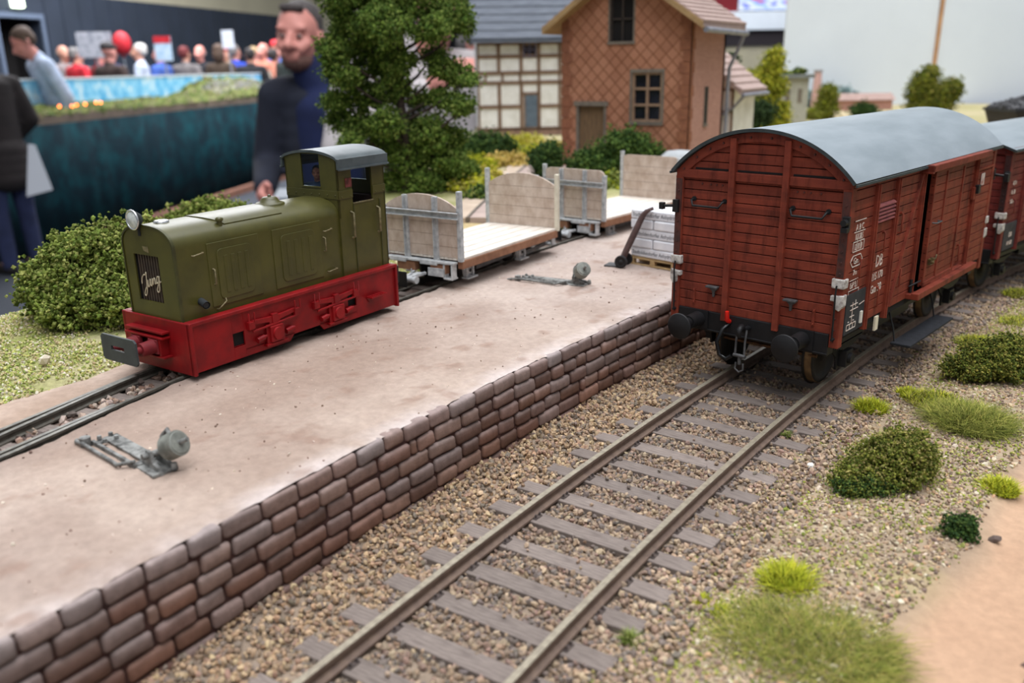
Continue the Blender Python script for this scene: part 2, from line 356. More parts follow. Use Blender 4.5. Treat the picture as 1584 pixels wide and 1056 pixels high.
# ------------------------------------------------------------------ platform with its stone wall
WX, WH = -2.132, .87
def make_wall():
    g = np.array([-1, -.97, -.75, 0, .75, .97, 1.0]); idx = {}; lat = []
    for i in range(7):
        for j in range(7):
            for k in range(7):
                if 0 in (i, j, k) or 6 in (i, j, k): idx[i, j, k] = len(lat); lat.append((i, j, k))
    F = []
    for a in range(6):
        for b in range(6):
            for c in (0, 6):
                for ax in range(3):
                    def q(u, v): t = [0, 0, 0]; t[ax] = c; t[(ax + 1) % 3] = u; t[(ax + 2) % 3] = v; return idx[tuple(t)]
                    f = [q(a, b), q(a + 1, b), q(a + 1, b + 1), q(a, b + 1)]
                    F.append(f if c == 6 else f[::-1])
    F = np.array(F); lat = np.array(lat)
    V = []; FF = []; CC = []
    pal = linv([(130, 92, 76), (118, 82, 68), (132, 100, 86), (120, 90, 80), (108, 76, 62), (126, 102, 94), (102, 72, 60), (124, 88, 72)])
    light = np.array(lin((176, 166, 164))[:3])
    hs_rows = [.215, .2, .2, .195, .2, .2]; z1 = WH
    def block(s0, s1, z0, z1_, row):
        n = sum(len(v) for v in V); w2, h2, d2 = (s1 - s0) / 2 - .011, (z1_ - z0) / 2 - .011, .075
        hs = np.array([w2, d2, h2]); r = min(.045, h2 * .7, w2 * .7)
        p = np.sign(lat - 3) * 0.0 + 0; lv = np.abs(lat - 3); sg = np.sign(lat - 3)
        step = np.array([0, .0, .55, 1.0])       # inner, start of round, mid, outer
        inner = hs - r
        p = sg * np.where(lv == 0, 0, inner + r * step[lv])
        ex = sg * r * np.where(lv > 1, step[lv], 0); L = np.linalg.norm(ex, axis=1, keepdims=True)
        base = p - ex; p = base + np.where(L > 0, ex / np.maximum(L, 1e-9) * r, 0)
        # bulge and chisel marks on the face
        nz = vnoise(p[:, 0] * 9 + s0 * 31, p[:, 2] * 9 + row * 17, 1.0, 3) - .5
        p[:, 1] += nz * .035 * (p[:, 1] > 0); p[:, 2] += (vnoise(p[:, 0] * 4 + s0 * 7, p[:, 0] * 0 + row, 1.0, 5) - .5) * .03; p[:, 0] += (vnoise(p[:, 2] * 5 + s0 * 7, p[:, 2] * 0 + row, 1.0, 6) - .5) * .03
        out = RNG.uniform(-.014, .018); sc = (s0 + s1) / 2; zc = (z0 + z1_) / 2
        tilt = RNG.uniform(-.03, .03); z = zc + p[:, 2] + tilt * p[:, 0]; yv = sc + p[:, 0]
        lean = .06 * (WH - z) / 1.2
        off = WX - .055 + out + p[:, 1] + lean
        t = tdx(yv); nn = 1 / np.sqrt(1 + t * t)
        V.append(np.stack([tx(yv) + off * nn, yv - off * t * nn, z], -1)); FF.append(F + n)
        c = pal[RNG.integers(len(pal))] * RNG.uniform(.74, 1.08) * np.array([.96, 1, 1.0])
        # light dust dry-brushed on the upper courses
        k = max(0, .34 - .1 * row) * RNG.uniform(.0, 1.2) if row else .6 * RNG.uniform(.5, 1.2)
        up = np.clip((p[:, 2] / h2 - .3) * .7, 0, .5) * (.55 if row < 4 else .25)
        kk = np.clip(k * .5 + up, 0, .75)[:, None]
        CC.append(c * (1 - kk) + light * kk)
    for row, h in enumerate(hs_rows):
        s = -12.5 + RNG.uniform(0, .3); z0 = z1 - h
        while s < 13:
            wv = RNG.uniform(.3, .56) if row else RNG.uniform(.34, .5)
            if RNG.random() < .05 and 0 < row < 5: wv = .13
            block(s, s + wv, z0 + RNG.uniform(-.006, .006), z1 + (RNG.uniform(-.006, .006) if row else -.004), row); s += wv
        z1 = z0
    me = np_mesh('platform_wall', np.concatenate(V), np.concatenate(FF), vmat('wall stone', .88, .25, 9, .22, .5, 45, .012), np.concatenate(CC), True)
    o = put(bpy.data.objects.new('platform_wall', me))
    tag(o, 'low wall of rounded brown stones along the front of the platform', 'stone wall', kind='structure')
    m = MB(); path = [tpt(y, 0) for y in np.arange(-12.6, 13.2, .5)]
    m.sweep([(WX - .1, WH - .05), (WX - .02, WH - .05), (WX + .045, -.45), (WX - .1, -.45)], path)
    m.build('mortar', mat('mortar', (74, 46, 40), (58, 38, 34), rough=.95, scale=6), o)
make_wall()

def grid_mesh(name, P, col, m):
    a, b = P.shape[:2]; i = np.arange(a * b).reshape(a, b)
    F = np.stack([i[:-1, :-1], i[:-1, 1:], i[1:, 1:], i[1:, :-1]], -1).reshape(-1, 4)
    o = put(bpy.data.objects.new(name, np_mesh(name, P.reshape(-1, 3), F, m, col.reshape(-1, 3), True))); return o
def lerp(a, b, t): return a + (b - a) * t
def blend(c1, c2, k): return np.array(lin(c1)[:3]) * (1 - k[..., None]) + np.array(lin(c2)[:3]) * k[..., None]
M['earth'] = vmat('packed earth', .95, .15, 9, .14, .7, 26, .02)
def strip(name, xl, xr, ys, n, zf, cf, m):
    P = np.zeros((len(ys), n, 3))
    for r, y in enumerate(ys):
        a, b = xl(y), xr(y); t = np.linspace(0, 1, n)
        P[r, :, 0] = lerp(a[0], b[0], t); P[r, :, 1] = lerp(a[1], b[1], t)
    P[..., 2] = zf(P[..., 0], P[..., 1], np.linspace(0, 1, n)[None, :])
    return grid_mesh(name, P, cf(P[..., 0], P[..., 1], np.linspace(0, 1, n)[None, :] + 0 * P[..., 0]), m)
ys = np.arange(-12.4, 13, .06)
def plat_z(x, y, t):
    e = .012 * np.clip((t - .985) / .015, 0, 1)
    pit = np.clip(.33 - vnoise(x, y, 2.3, 31, 3), 0, 1) * .14 + np.clip(.3 - vnoise(x, y, 5.2, 35, 2), 0, 1) * .12
    return .873 + .035 * (vnoise(x, y, .9, 2) - .5) + .028 * (vnoise(x, y, 5, 4) - .5) + .012 * (vnoise(x, y, 19, 8, 2) - .5) + .02 * (1 - t) - e - pit
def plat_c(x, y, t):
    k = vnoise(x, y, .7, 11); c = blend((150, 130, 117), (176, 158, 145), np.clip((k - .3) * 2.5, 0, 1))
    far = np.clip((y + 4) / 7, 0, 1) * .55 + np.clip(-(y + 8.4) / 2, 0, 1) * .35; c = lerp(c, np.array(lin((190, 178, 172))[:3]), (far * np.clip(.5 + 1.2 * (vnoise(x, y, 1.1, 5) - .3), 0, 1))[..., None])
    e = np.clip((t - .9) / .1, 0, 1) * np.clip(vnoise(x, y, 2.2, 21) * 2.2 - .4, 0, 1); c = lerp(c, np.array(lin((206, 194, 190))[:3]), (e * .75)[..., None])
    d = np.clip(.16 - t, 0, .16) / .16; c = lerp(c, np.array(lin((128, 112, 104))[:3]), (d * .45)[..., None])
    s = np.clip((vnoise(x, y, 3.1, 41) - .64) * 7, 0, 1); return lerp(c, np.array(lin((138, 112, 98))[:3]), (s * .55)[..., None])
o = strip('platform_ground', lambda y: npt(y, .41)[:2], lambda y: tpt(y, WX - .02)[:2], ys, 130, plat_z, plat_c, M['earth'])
tag(o, 'pale packed earth surface of the loading platform', 'platform', kind='structure')
def left_c(x, y, t):
    k = vnoise(x, y, 1.1, 51); return blend((160, 138, 122), (184, 164, 150), np.clip((k - .3) * 2.5, 0, 1))
o = strip('platform_ground', lambda y: (-7.25 + .35 * np.clip((-6 - y) / 4, 0, 1) + .15 * math.sin(y * 1.7), y), lambda y: npt(y, -.42)[:2], ys, 24,
          lambda x, y, t: .885 + .03 * (vnoise(x, y, 4, 3) - .5) - .05 * (1 - t) ** 3, left_c, M['earth'])
tag(o, 'strip of earth between the narrow rails and the grass', 'platform', kind='structure')
o = strip('track_bed_ground', lambda y: npt(y, -.55)[:2], lambda y: npt(y, .55)[:2], ys, 14, lambda x, y, t: .765 + .05 * (vnoise(x, y, 6, 9) - .5),
          lambda x, y, t: blend((98, 84, 76), (132, 114, 104), vnoise(x, y, 3, 6)), M['earth'])
tag(o, 'earth bed between the narrow gauge rails', 'ground', kind='structure')

# verge left of the narrow track, out to the edge of the layout board
_edge = [(-14, -11.2), (-5.2, -11.9), (-1, -12.7), (4, -14.2), (13, -17.8), (29.5, -26.4), (40, -32.5), (80, -56)]
def edge_x(y): return float(np.interp(y, [p[0] for p in _edge], [p[1] for p in _edge]))
M['turf'] = vmat('scattered turf', .97, .1, 16, .3, .8, 40, .03)
def turf_c(x, y, t):
    k = vnoise(x, y, 1.6, 61); c = blend((158, 154, 108), (184, 176, 138), np.clip((k - .3) * 2.4, 0, 1))
    g = np.clip((vnoise(x, y, .9, 66) - .42) * 4, 0, 1); c = lerp(c, np.array(lin((128, 138, 66))[:3]), (g * .7)[..., None])
    s = np.clip((vnoise(x, y, .55, 71) - .6) * 5, 0, 1); return lerp(c, np.array(lin((196, 172, 132))[:3]), (s * .8)[..., None])
o = strip('verge_ground', lambda y: (edge_x(y), y), lambda y: (-6.55, y), np.arange(-13, 14, .15), 60,
          lambda x, y, t: .72 + .12 * (vnoise(x, y, .8, 7) - .5) + .1 * t + .05 * (vnoise(x, y, 4, 9) - .5) + .25 * np.clip((y - 2) / 10, 0, 1), turf_c, M['turf'])
tag(o, 'grassy verge behind the narrow gauge track', 'ground', kind='structure')
# ground farther back, under the houses
def back_c(x, y, t):
    k = vnoise(x, y, .5, 81); c = blend((168, 160, 116), (194, 184, 148), np.clip((k - .3) * 2.4, 0, 1))
    s = np.clip((vnoise(x, y, .25, 83) - .55) * 5, 0, 1); return lerp(c, np.array(lin((190, 168, 140))[:3]), (s * .6)[..., None])
o = strip('field_ground', lambda y: (edge_x(y), y), lambda y: ((-2.5 if y < 20 else min(-2.5 + (y - 20) * 3, 36)), y), np.arange(12.5, 76, .8), 60,
          lambda x, y, t: .97 + .2 * (vnoise(x, y, .35, 17) - .5) + .0 * t, back_c, M['turf'])
tag(o, 'straw and grass coloured ground around the model houses', 'ground', kind='structure')

# ground of the main track and the verge on its right
def right_z(x, y, off):
    z = -.235 + .03 * (vnoise(x, y, 2.4, 91) - .5) + .02 * (vnoise(x, y, 9, 92) - .5)
    z = z + .13 * np.clip((off - 1.2) / 1.2, 0, 1) + .12 * (vnoise(x, y, .7, 93) - .5) * np.clip((off - 1.3), 0, 1)
    z = z + .1 * np.exp(-((off + 1.95) / .3) ** 2) * (vnoise(x, y, 1.4, 95) - .2)
    return z - .1 * road_k(x, y)
def road_k(x, y):
    # the sandy track in the near corner of the board
    xr = 3.0 + .16 * (np.maximum(y + 6.5, 0)) + .1 * np.sin(y * 1.3) + .25 * (vnoise(x, y, 1.2, 94) - .5)
    return np.clip((x - xr) / .35, 0, 1) * np.clip((.9 - (y + .0)) / 2, 0, 1)
def right_c(x, y, t):
    off = x - tx(y)
    k = vnoise(x, y, 3.5, 96); c = blend((128, 112, 98), (152, 136, 118), k)
    v = np.clip((off - 1.0) / .7, 0, 1); c = lerp(c, blend((138, 120, 102), (172, 154, 128), vnoise(x, y, 2.2, 97)), v[..., None])
    g = np.clip((vnoise(x, y, .9, 98) - .5) * 4, 0, 1) * np.clip((off - 1.3) / .6, 0, 1) * np.clip((y + 7) / 4, .25, 1) + .6 * np.clip((y - 2.5) / 3, 0, 1) * np.clip((off - 1.4) / .4, 0, 1); c = lerp(c, np.array(lin((160, 154, 88))[:3]), (np.clip(g, 0, 1) * .8)[..., None])
    r = road_k(x, y); c = lerp(c, blend((172, 138, 112), (190, 158, 131), vnoise(x, y, .9, 99)), r[..., None])
    rr = np.clip((x - 4.35) / .3, 0, 1) * np.clip((-3.8 - y) / 1.5, 0, 1); return lerp(c, np.array(lin((120, 100, 88))[:3]), rr[..., None])
yy = np.arange(-12.5, 30, .1)
o = strip('track_ground', lambda y: tpt(y, WX - .1)[:2], lambda y: (7.5 + .3 * max(y, 0), y), yy, 110, lambda x, y, t: right_z(x, y, x - tx(y)), right_c, M['earth'])
tag(o, 'gravelly ground beside the standard gauge track with a sandy road', 'ground', kind='structure')
BW = mat('board wood', (150, 120, 84), (130, 102, 70), rough=.7)
m = MB(); m.prism([(-3.2, -12.4), (7.5, -12.4), (7.5, 0), (16.5, 30), (-3.2, 30)], 'xy', -3.2, -.55); m.build('baseboard_trim', BW, None)['kind'] = 'structure'
_el = [(edge_x(y) + .02, y) for y in (-12.95, -5.2, -1, 4, 13, 29.5, 40, 75.1)]
m = MB(); m.prism(_el[:6][::-1] + [(-2.62, -12.95), (-2.62, 29.5)], 'xy', -3.2, .6); m.build('baseboard_trim', BW, None)['kind'] = 'structure'
m = MB(); m.prism(_el[5:][::-1] + [(-2.62, 29.5), (-2.62, 20.5), (10.5, 24.8), (35.5, 33), (35.5, 75.1)], 'xy', -3.2, .6); m.build('baseboard_trim', BW, None)['kind'] = 'structure'

# ballast and pebbles
M['stones'] = vmat('ballast stone', .85, .25, 30, .15)
def sleepers_mask(x, y):
    off = x - tx(y); ph = (y + off * tdx(y) - (-8.285 + .12)) / .6131; d = np.abs(ph - np.round(ph)) * .6131
    return (d < .105) & (np.abs(off) < 1.28)
def make_ballast():
    n = 62000; y = RNG.uniform(-11.5, 15, n); off = RNG.uniform(-2.1, 1.75, n); x = tx(y) + off
    y = y - off * tdx(y)
    keep = ~sleepers_mask(x, y) | (RNG.random(n) < .012)
    keep &= (np.abs(np.abs(off) - .752) > .075); keep &= RNG.random(n) < np.clip(1.7 - np.maximum(off - 1.1, 0) * 1.7, 0, 1)
    x, y, off = x[keep], y[keep], off[keep]; n = len(x)
    z = right_z(x, y, off) + RNG.uniform(-.005, .05, n) * np.where(np.abs(off) < 1.3, 1, 1.3)
    on = sleepers_mask(x, y); z[on] = -.15
    cols = pick([(164, 144, 124), (180, 160, 136), (148, 130, 114), (134, 124, 118), (192, 172, 146), (156, 132, 118), (130, 120, 112), (170, 146, 122)], n, .12)
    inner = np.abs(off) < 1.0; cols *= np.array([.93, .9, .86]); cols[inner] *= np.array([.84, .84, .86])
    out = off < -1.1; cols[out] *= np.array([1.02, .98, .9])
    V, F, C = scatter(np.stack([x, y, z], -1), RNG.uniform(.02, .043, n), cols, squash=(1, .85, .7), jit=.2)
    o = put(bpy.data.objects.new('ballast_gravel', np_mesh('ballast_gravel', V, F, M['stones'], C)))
    tag(o, 'brown grey ballast stones around the sleepers of the standard gauge track', 'gravel', kind='stuff')
    n = 42000; y = RNG.uniform(-10, 9, n); off = RNG.uniform(1.2, 4.6, n) ; x = tx(y) + off
    dens = vnoise(x, y, .8, 103); keep = (RNG.random(n) < np.clip(dens * 2.6 - .3, .15, 1)) & (road_k(x, y) < RNG.uniform(0, .35, n)) & (x < 4.6 + .2 * np.maximum(y, 0))
    x, y, off = x[keep], y[keep], off[keep]; n = len(x); z = right_z(x, y, off) + RNG.uniform(0, .012, n)
    cols = pick([(182, 160, 130), (194, 174, 146), (168, 144, 118), (208, 194, 170), (148, 126, 108), (196, 162, 128), (128, 110, 98), (172, 156, 134), (140, 142, 80), (122, 104, 88)], n, .14) * .93
    V, F, C = scatter(np.stack([x, y, z], -1), RNG.uniform(.014, .032, n) * RNG.choice([.8, 1, 1.5], n, p=[.5, .42, .08]), cols, squash=(1, .85, .7), jit=.18)
    o = put(bpy.data.objects.new('pebbles', np_mesh('pebbles', V, F, M['stones'], C)))
    tag(o, 'pale beige pebbles strewn over the verge right of the standard gauge track', 'pebbles', kind='stuff')
    n = 700; y = RNG.uniform(-7.5, -2.5, n); x = RNG.uniform(4.35, 5.2, n); z = right_z(x, y, x - tx(y)) + .01
    V, F, C = scatter(np.stack([x, y, z], -1), RNG.uniform(.02, .05, n), pick([(96, 78, 70), (124, 104, 92), (150, 128, 112)], n), squash=(1, .85, .7))
    o = put(bpy.data.objects.new('rubble', np_mesh('rubble', V, F, M['stones'], C))); tag(o, 'dark brown rubble along the edge of the sandy road', 'gravel', kind='stuff')
    # turf crumbs and stones on the left verge
    n = 60000; y = RNG.uniform(-12, 6, n); x = RNG.uniform(-11.8, -7.05, n); z = .72 + .12 * (vnoise(x, y, .8, 7) - .5) + .1 * (x + 11.9) / 4.9 + .02
    keep = vnoise(x, y, 1.2, 64) > RNG.uniform(.25, .6, n); x, y, z = x[keep], y[keep], z[keep]; n = len(x)
    V, F, C = scatter(np.stack([x, y, z], -1), RNG.uniform(.008, .024, n), pick([(150, 160, 84), (176, 174, 104), (128, 138, 72), (190, 178, 134), (206, 198, 178), (168, 150, 116)], n, .15, [.24, .2, .16, .16, .14, .1]), jit=.3)
    o = put(bpy.data.objects.new('turf', np_mesh('turf', V, F, M['stones'], C))); tag(o, 'yellow green flock turf with small stones on the verge behind the narrow track', 'turf', kind='stuff')
    n = 900; y = RNG.uniform(-12, -5, n); o_ = RNG.uniform(-.3, .3, n); x = np.array([nx_(v) for v in y]) + o_
    ph = (y + 11.6) / .55; k = np.abs(ph - np.round(ph)) * .55 > .1; x, y = x[k], y[k]; n = len(x)
    V, F, C = scatter(np.stack([x, y, .8 + RNG.uniform(-.02, .02, n)], -1), RNG.uniform(.03, .06, n), pick([(120, 96, 82), (156, 132, 116), (96, 84, 78), (178, 160, 146)], n), squash=(1, .85, .7))
    o = put(bpy.data.objects.new('narrow_track_gravel', np_mesh('narrow_track_gravel', V, F, M['stones'], C))); tag(o, 'loose stones between the narrow gauge rails', 'gravel', kind='stuff')
    n = 26000; y = RNG.uniform(-9, 14, n); off = RNG.uniform(1.15, 4.4, n); x = tx(y) + off
    keep = (RNG.random(n) < np.clip((vnoise(x, y, 1.1, 108) - .42) * 5 + np.clip((y - 2) / 3, 0, .8), .03, 1)) & (road_k(x, y) < .25); x, y, off = x[keep], y[keep], off[keep]; n = len(x); z = right_z(x, y, off) + RNG.uniform(0, .03, n)
    V, F, C = scatter(np.stack([x, y, z], -1), RNG.uniform(.008, .022, n), pick([(150, 158, 66), (164, 166, 80), (118, 130, 56), (176, 168, 104)], n), 'oct', jit=.3)
    o = put(bpy.data.objects.new('turf', np_mesh('turf', V, F, M['stones'], C))); tag(o, 'yellow green turf crumbs among the pebbles right of the track', 'turf', kind='stuff')
    n = 300; y = RNG.uniform(-11, 4, n); t = RNG.random(n); x = np.array([lerp(nx_(b) + .45, float(tx(b)) + WX - .1, a) for a, b in zip(t, y)])
    V, F, C = scatter(np.stack([x, y, .875 + .03 * (vnoise(x, y, .9, 2) - .5) + .02 * (1 - t)], -1), RNG.uniform(.006, .018, n), pick([(222, 206, 190), (150, 126, 112), (120, 96, 84)], n))
    o = put(bpy.data.objects.new('grit', np_mesh('grit', V, F, M['stones'], C))); tag(o, 'tiny grit specks lying on the platform surface', 'gravel', kind='stuff')
make_ballast()
# ------------------------------------------------------------------ covered wagon
WL, HW, EZ, RZ = 6.75, 1.406, 3.28, 3.955
def set_roof(rz):
    global RZ, RAD, RC
    RZ = rz; RAD = (1.466 ** 2 + (RZ - EZ) ** 2) / (2 * (RZ - EZ)); RC = RZ - RAD
set_roof(3.955)
def arc_z(x, d=0): return RC + math.sqrt(max((RAD - d) ** 2 - x * x, 0))
def box_wagon(label, loc, rz, wood, marks, gap, pal):
    W = thing('covered_wagon', label, 'railway wagon', loc, rz, None)
    wd, wd_dark, panel = pal
    BL = M['black']
    def planks(mb, x0, x1, z0, z1, y0, y1, n):
        """horizontal boards; the outer face lies at y0, the backs at y1"""
        h = (z1 - z0) / n
        for i in range(n): mb.box(x0, x1, min(y0, y1), max(y0, y1), z0 + i * h + .007, z0 + (i + 1) * h - .004)
    h = 2.2 / 15
    for end in (0, 1):
        s = 1 if end == 0 else -1; Y = 0 if end == 0 else WL
        def yy(d): return Y + s * d          # d > 0 goes into the body
        m = MB()
        for a, b in ((-1.3, -.46), (-.46, .46), (.46, 1.3)):
            for i in range(15):
                z0 = 1.08 + i * h; m.box(a, b, min(yy(.02), yy(.06)), max(yy(.02), yy(.06)), z0 + .008, z0 + h - .004)
        z = EZ
        while z < RZ - .12:                  # boards in the gable follow the roof arch
            z1 = min(z + h, RZ - .1)
            def xa(q): return math.sqrt(max((RAD - .12) ** 2 - (q - RC) ** 2, 0.0)) if q - RC < RAD - .12 else .05
            x0, x1 = xa(z + .006), max(xa(z1 - .004), .05)
            x0 = min(x0, 1.36)
            m.prism([(-x0, z + .008), (x0, z + .008), (min(x1, 1.36), z1 - .004), (-min(x1, 1.36), z1 - .004)], 'xz', yy(.02), yy(.06)); z += h
        e = m.build('end_boards', wd, W, .006, 1)
        m = MB()
        arch = [(x, arc_z(x, .05)) for x in np.linspace(1.4, -1.4, 25)]; back = [(x, arc_z(x, .09)) for x in np.linspace(-1.4, 1.4, 25)]
        m.prism([(-1.38, 1.06), (1.38, 1.06), (1.38, EZ)] + arch[1:-1] + [(-1.38, EZ)], 'xz', yy(.07), yy(.09)); m.build('end_lining', M['dark'], W)
        m = MB(); o_ = [(x, arc_z(x, .055)) for x in np.linspace(-1.4, 1.4, 29)]; i_ = [(x * .97, arc_z(x * .97, .2)) for x in np.linspace(-1.4, 1.4, 29)]
        m.prism(o_ + i_[::-1], 'xz', yy(-.015), yy(.05)); m.build('end_arch', wd, W, .008, 1)
        for x in (-.43, .43):
            m = MB(); m.box(x - .05, x + .05, min(yy(-.05), yy(.03)), max(yy(-.05), yy(.03)), .99, arc_z(x, .1)); m.build('end_stake', wd, W, .01)
        m = MB()
        for a, b in ((-1.4, -.48), (-.38, .38), (.48, 1.4)):
            m.box(a, b, min(yy(-.02), yy(.04)), max(yy(-.02), yy(.04)), 3.17, 3.3)
        m.build('end_beam', wd, W, .01)
        for a, b in ((-1.08, -.52), (-.36, .36), (.52, 1.18)):
            m = MB(); m.box(a, b, min(yy(.012), yy(.05)), max(yy(.012), yy(.05)), 3.305, 3.335); m.build('vent_slot', M['dark'], W)
        for x in (-1, 1):
            m = MB(); m.box(min(x * 1.27, x * HW), max(x * 1.27, x * HW), min(yy(-.02), yy(.13)), max(yy(-.02), yy(.13)), .9, 3.2)
            m.build('corner_post', wd, W, .01)
            m = MB(); m.box(min(x * 1.285, x * 1.395), max(x * 1.285, x * 1.395), min(yy(-.028), yy(0)), max(yy(-.028), yy(0)), 1.95, 3.15)
            for z in np.arange(2.0, 3.1, .16): m.cyl((x * 1.34, yy(-.02), z), (x * 1.34, yy(-.045), z), .018, .012, 8)
            m.build('corner_iron', wd_dark, W)
            m = MB()                         # rivets along post and arch
            for z in np.arange(1.0, 1.9, .17): m.cyl((x * 1.33, yy(-.02), z), (x * 1.33, yy(-.035), z), .014, .01, 6)
            for t in np.linspace(.12, .93, 6):
                q = x * 1.36 * t; m.cyl((q, yy(0), arc_z(q, .13)), (q, yy(-.035), arc_z(q, .13)), .022, .014, 6)
            for q in (.6, .7, .8, .95): m.cyl((x * q, yy(.03), 3.09), (x * q, yy(.005), 3.09), .017, .012, 6)
            m.build('rivets', wd_dark, W)['kind'] = 'stuff'
            # grab rail
            m = MB(); a, b = x * .55, x * 1.08
            m.tube([(a, yy(.02), 2.84), (a, yy(-.07), 2.84), (a + x * .04, yy(-.1), 2.76), (b - x * .04, yy(-.1), 2.76), (b, yy(-.07), 2.84), (b, yy(.02), 2.84)], .019, 8)
            for q in (a, b): m.cyl((q, yy(.02), 2.85), (q, yy(0), 2.85), .04, .04, 8)
            m.build('grab_rail', BL, W)
            # lamp iron near the foot of the end wall
            m = MB(); m.prism([(x * .55, 1.52), (x * .75, 1.52), (x * .72, 1.47), (x * .67, 1.43), (x * .66, 1.34), (x * .63, 1.34), (x * .62, 1.43), (x * .58, 1.47)], 'xz', yy(.015), yy(-.015))
            m.cbox((x * .65, yy(-.05), 1.51), (.2, .09, .03)); m.build('lamp_bracket', M['iron'], W, .006)
            m = MB(); m.box(x * 1.0 - .02, x * 1.0 + .02, min(yy(.02), yy(0)), max(yy(.02), yy(0)), 1.17, 1.42)
            for z in (1.2, 1.4): m.cyl((x * 1.0, yy(.02), z), (x * 1.0, yy(-.02), z), .018, .012, 6)
            m.build('strap', wd, W)
            # side lamp holder at the corner
            m = MB(); m.cbox((x * 1.37, yy(-.05), 2.72), (.1, .06, .2))
            if x * s < 0: m.cyl((x * 1.4, yy(-.06), 2.72), (x * 1.6, yy(-.06), 2.7), .025, .025, 8); m.cbox((x * 1.62, yy(-.06), 2.7), (.08, .08, .11))
            else: m.cyl((x * 1.37, yy(-.08), 2.74), (x * 1.37, yy(-.16), 2.74), .05, .045, 10); m.cbox((x * 1.38, yy(-.1), 2.64), (.09, .1, .07))
            m.build('lamp_holder', BL, W, .008)
            # whitish metal clips wrapped round the post
            m = MB(); m.box(min(x * 1.24, x * 1.43), max(x * 1.24, x * 1.43), min(yy(-.05), yy(.1)), max(yy(-.05), yy(.1)), 1.79, 1.93)
            m.prism([(x * 1.24, 1.68), (x * 1.43, 1.7), (x * 1.43, 1.54), (x * 1.38, 1.46), (x * 1.3, 1.5), (x * 1.3, 1.6), (x * 1.24, 1.6)], 'xz', yy(-.05), yy(.09))
            m.build('post_clip', M['clip'], W, .015)
            m = MB(); m.tube([(x * 1.33, yy(-.07), 1.84), (x * 1.33, yy(-.09), 1.7), (x * 1.33, yy(-.07), 1.4), (x * 1.33, yy(-.06), 1.05)], .014, 6); m.cyl((x * 1.33, yy(0), 1.04), (x * 1.33, yy(-.08), 1.04), .03, .02, 8)
            m.build('tie_rod', BL, W)
        # headstock, buffers, coupling
        m = MB(); m.box(-1.26, 1.26, min(yy(-.01), yy(.2)), max(yy(-.01), yy(.2)), .76, 1.09); m.box(-1.26, 1.26, min(yy(-.03), yy(0)), max(yy(-.03), yy(0)), .78, .8)
        m.build('headstock', BL, W, .01)
        for x in (-.875, .875):
            m = MB(); m.box(x - .17, x + .17, min(yy(-.04), yy(-.01)), max(yy(-.04), yy(-.01)), .8, 1.1)
            m.cyl((x, yy(-.03), .95), (x, yy(-.34), .95), .125, .11, 20); m.cyl((x, yy(-.34), .95), (x, yy(-.58), .95), .085, .085, 16)
            m.lathe((x, yy(-.56), .95), (0, -s, 0), [(0, .05), (.01, .19), (.025, .207), (.045, .207), (.055, .195), (.062, 0.0)], 28)
            m.build('buffer', BL, W)
        m = MB(); m.tube([(0, yy(0), .95), (0, yy(-.16), .95), (0, yy(-.24), 1.02), (0, yy(-.31), .99), (0, yy(-.32), .9), (0, yy(-.27), .86)], [.04, .045, .05, .045, .035, .02], 10)
        m.build('drawhook', BL, W)
        m = MB()
        for q in (-.07, .07): m.tube([(q, yy(-.2), .97), (q * 1.05, yy(-.24), .8), (q * 1.1, yy(-.25), .55)], .018, 8)
        m.cyl((-.1, yy(-.25), .56), (.1, yy(-.25), .56), .03, .03, 10); m.cyl((0, yy(-.25), .56), (0, yy(-.24), .42), .028, .028, 10); m.tube([(-.06, yy(-.24), .44), (-.07, yy(-.24), .34), (0, yy(-.24), .29), (.07, yy(-.24), .34), (.06, yy(-.24), .44)], .016, 8)
        m.build('screw_coupling', M['iron'], W)
        m = MB(); m.tube([(-.33 * s, yy(-.02), .96), (-.36 * s, yy(-.15), .9), (-.42 * s, yy(-.22), .7), (-.36 * s, yy(-.23), .5), (-.24 * s, yy(-.22), .45), (-.16 * s, yy(-.2), .52)], .035, 10); m.build('brake_hose', M['rubber'], W)
        m = MB(); m.tube([(-.33 * s, yy(-.03), 1.0), (-.33 * s, yy(-.1), 1.04), (-.33 * s, yy(-.11), 1.18)], [.04, .04, .03], 8); m.build('brake_cock', M['tapred'], W)
        m = MB(); m.tube([(-.7, yy(.5), .55), (.9, yy(.5), .55)], .03, 8); m.build('brake_rod', M['brass'], W)
    # ---------------- sides
    posts = (.88, 1.68, 2.78, 4.67, 5.57)
    for sd in (-1, 1):
        X = sd * HW
        def bx(mb, y0, y1, z0, z1, d0, d1): mb.box(min(X + sd * d0, X + sd * d1), max(X + sd * d0, X + sd * d1), y0, y1, z0, z1)
        opening = gap and sd == 1
        bays = ((.12, .85), (.85, 1.66), (1.66, 2.76)) + (() if opening else ((2.82, 4.62),)) + ((4.62, 5.55), (5.55, WL - .12))
        for (a, b) in bays:
            m = MB()
            for i in range(15):
                z0 = 1.1 + i * h
                if a == .85 and sd == 1 and 10 <= i <= 11: continue
                bx(m, a, b, z0 + .008, z0 + h - .004, -.05, -.012)
            m.build('side_boards', wd, W, .006, 1)
        m = MB(); bx(m, .08, 2.78 if opening else WL - .08, 1.06, 3.3, -.09, -.055)
        if opening: bx(m, 4.6, WL - .08, 1.06, 3.3, -.09, -.055)
        m.build('side_lining', M['dark'], W)
        m = MB(); bx(m, 0.02, WL - .02, 3.2, 3.31, -.08, -.0); m.build('cant_rail', wd, W, .008)
        for p in posts:
            m = MB(); bx(m, p - .045, p + .045, 1.0 if p in (.88, 1.68) else 1.1, 3.17, -.06, .035); bx(m, p - .015, p + .015, 1.0 if p in (.88, 1.68) else 1.1, 3.17, .03, .055)
            m.build('side_post', wd, W, .008)
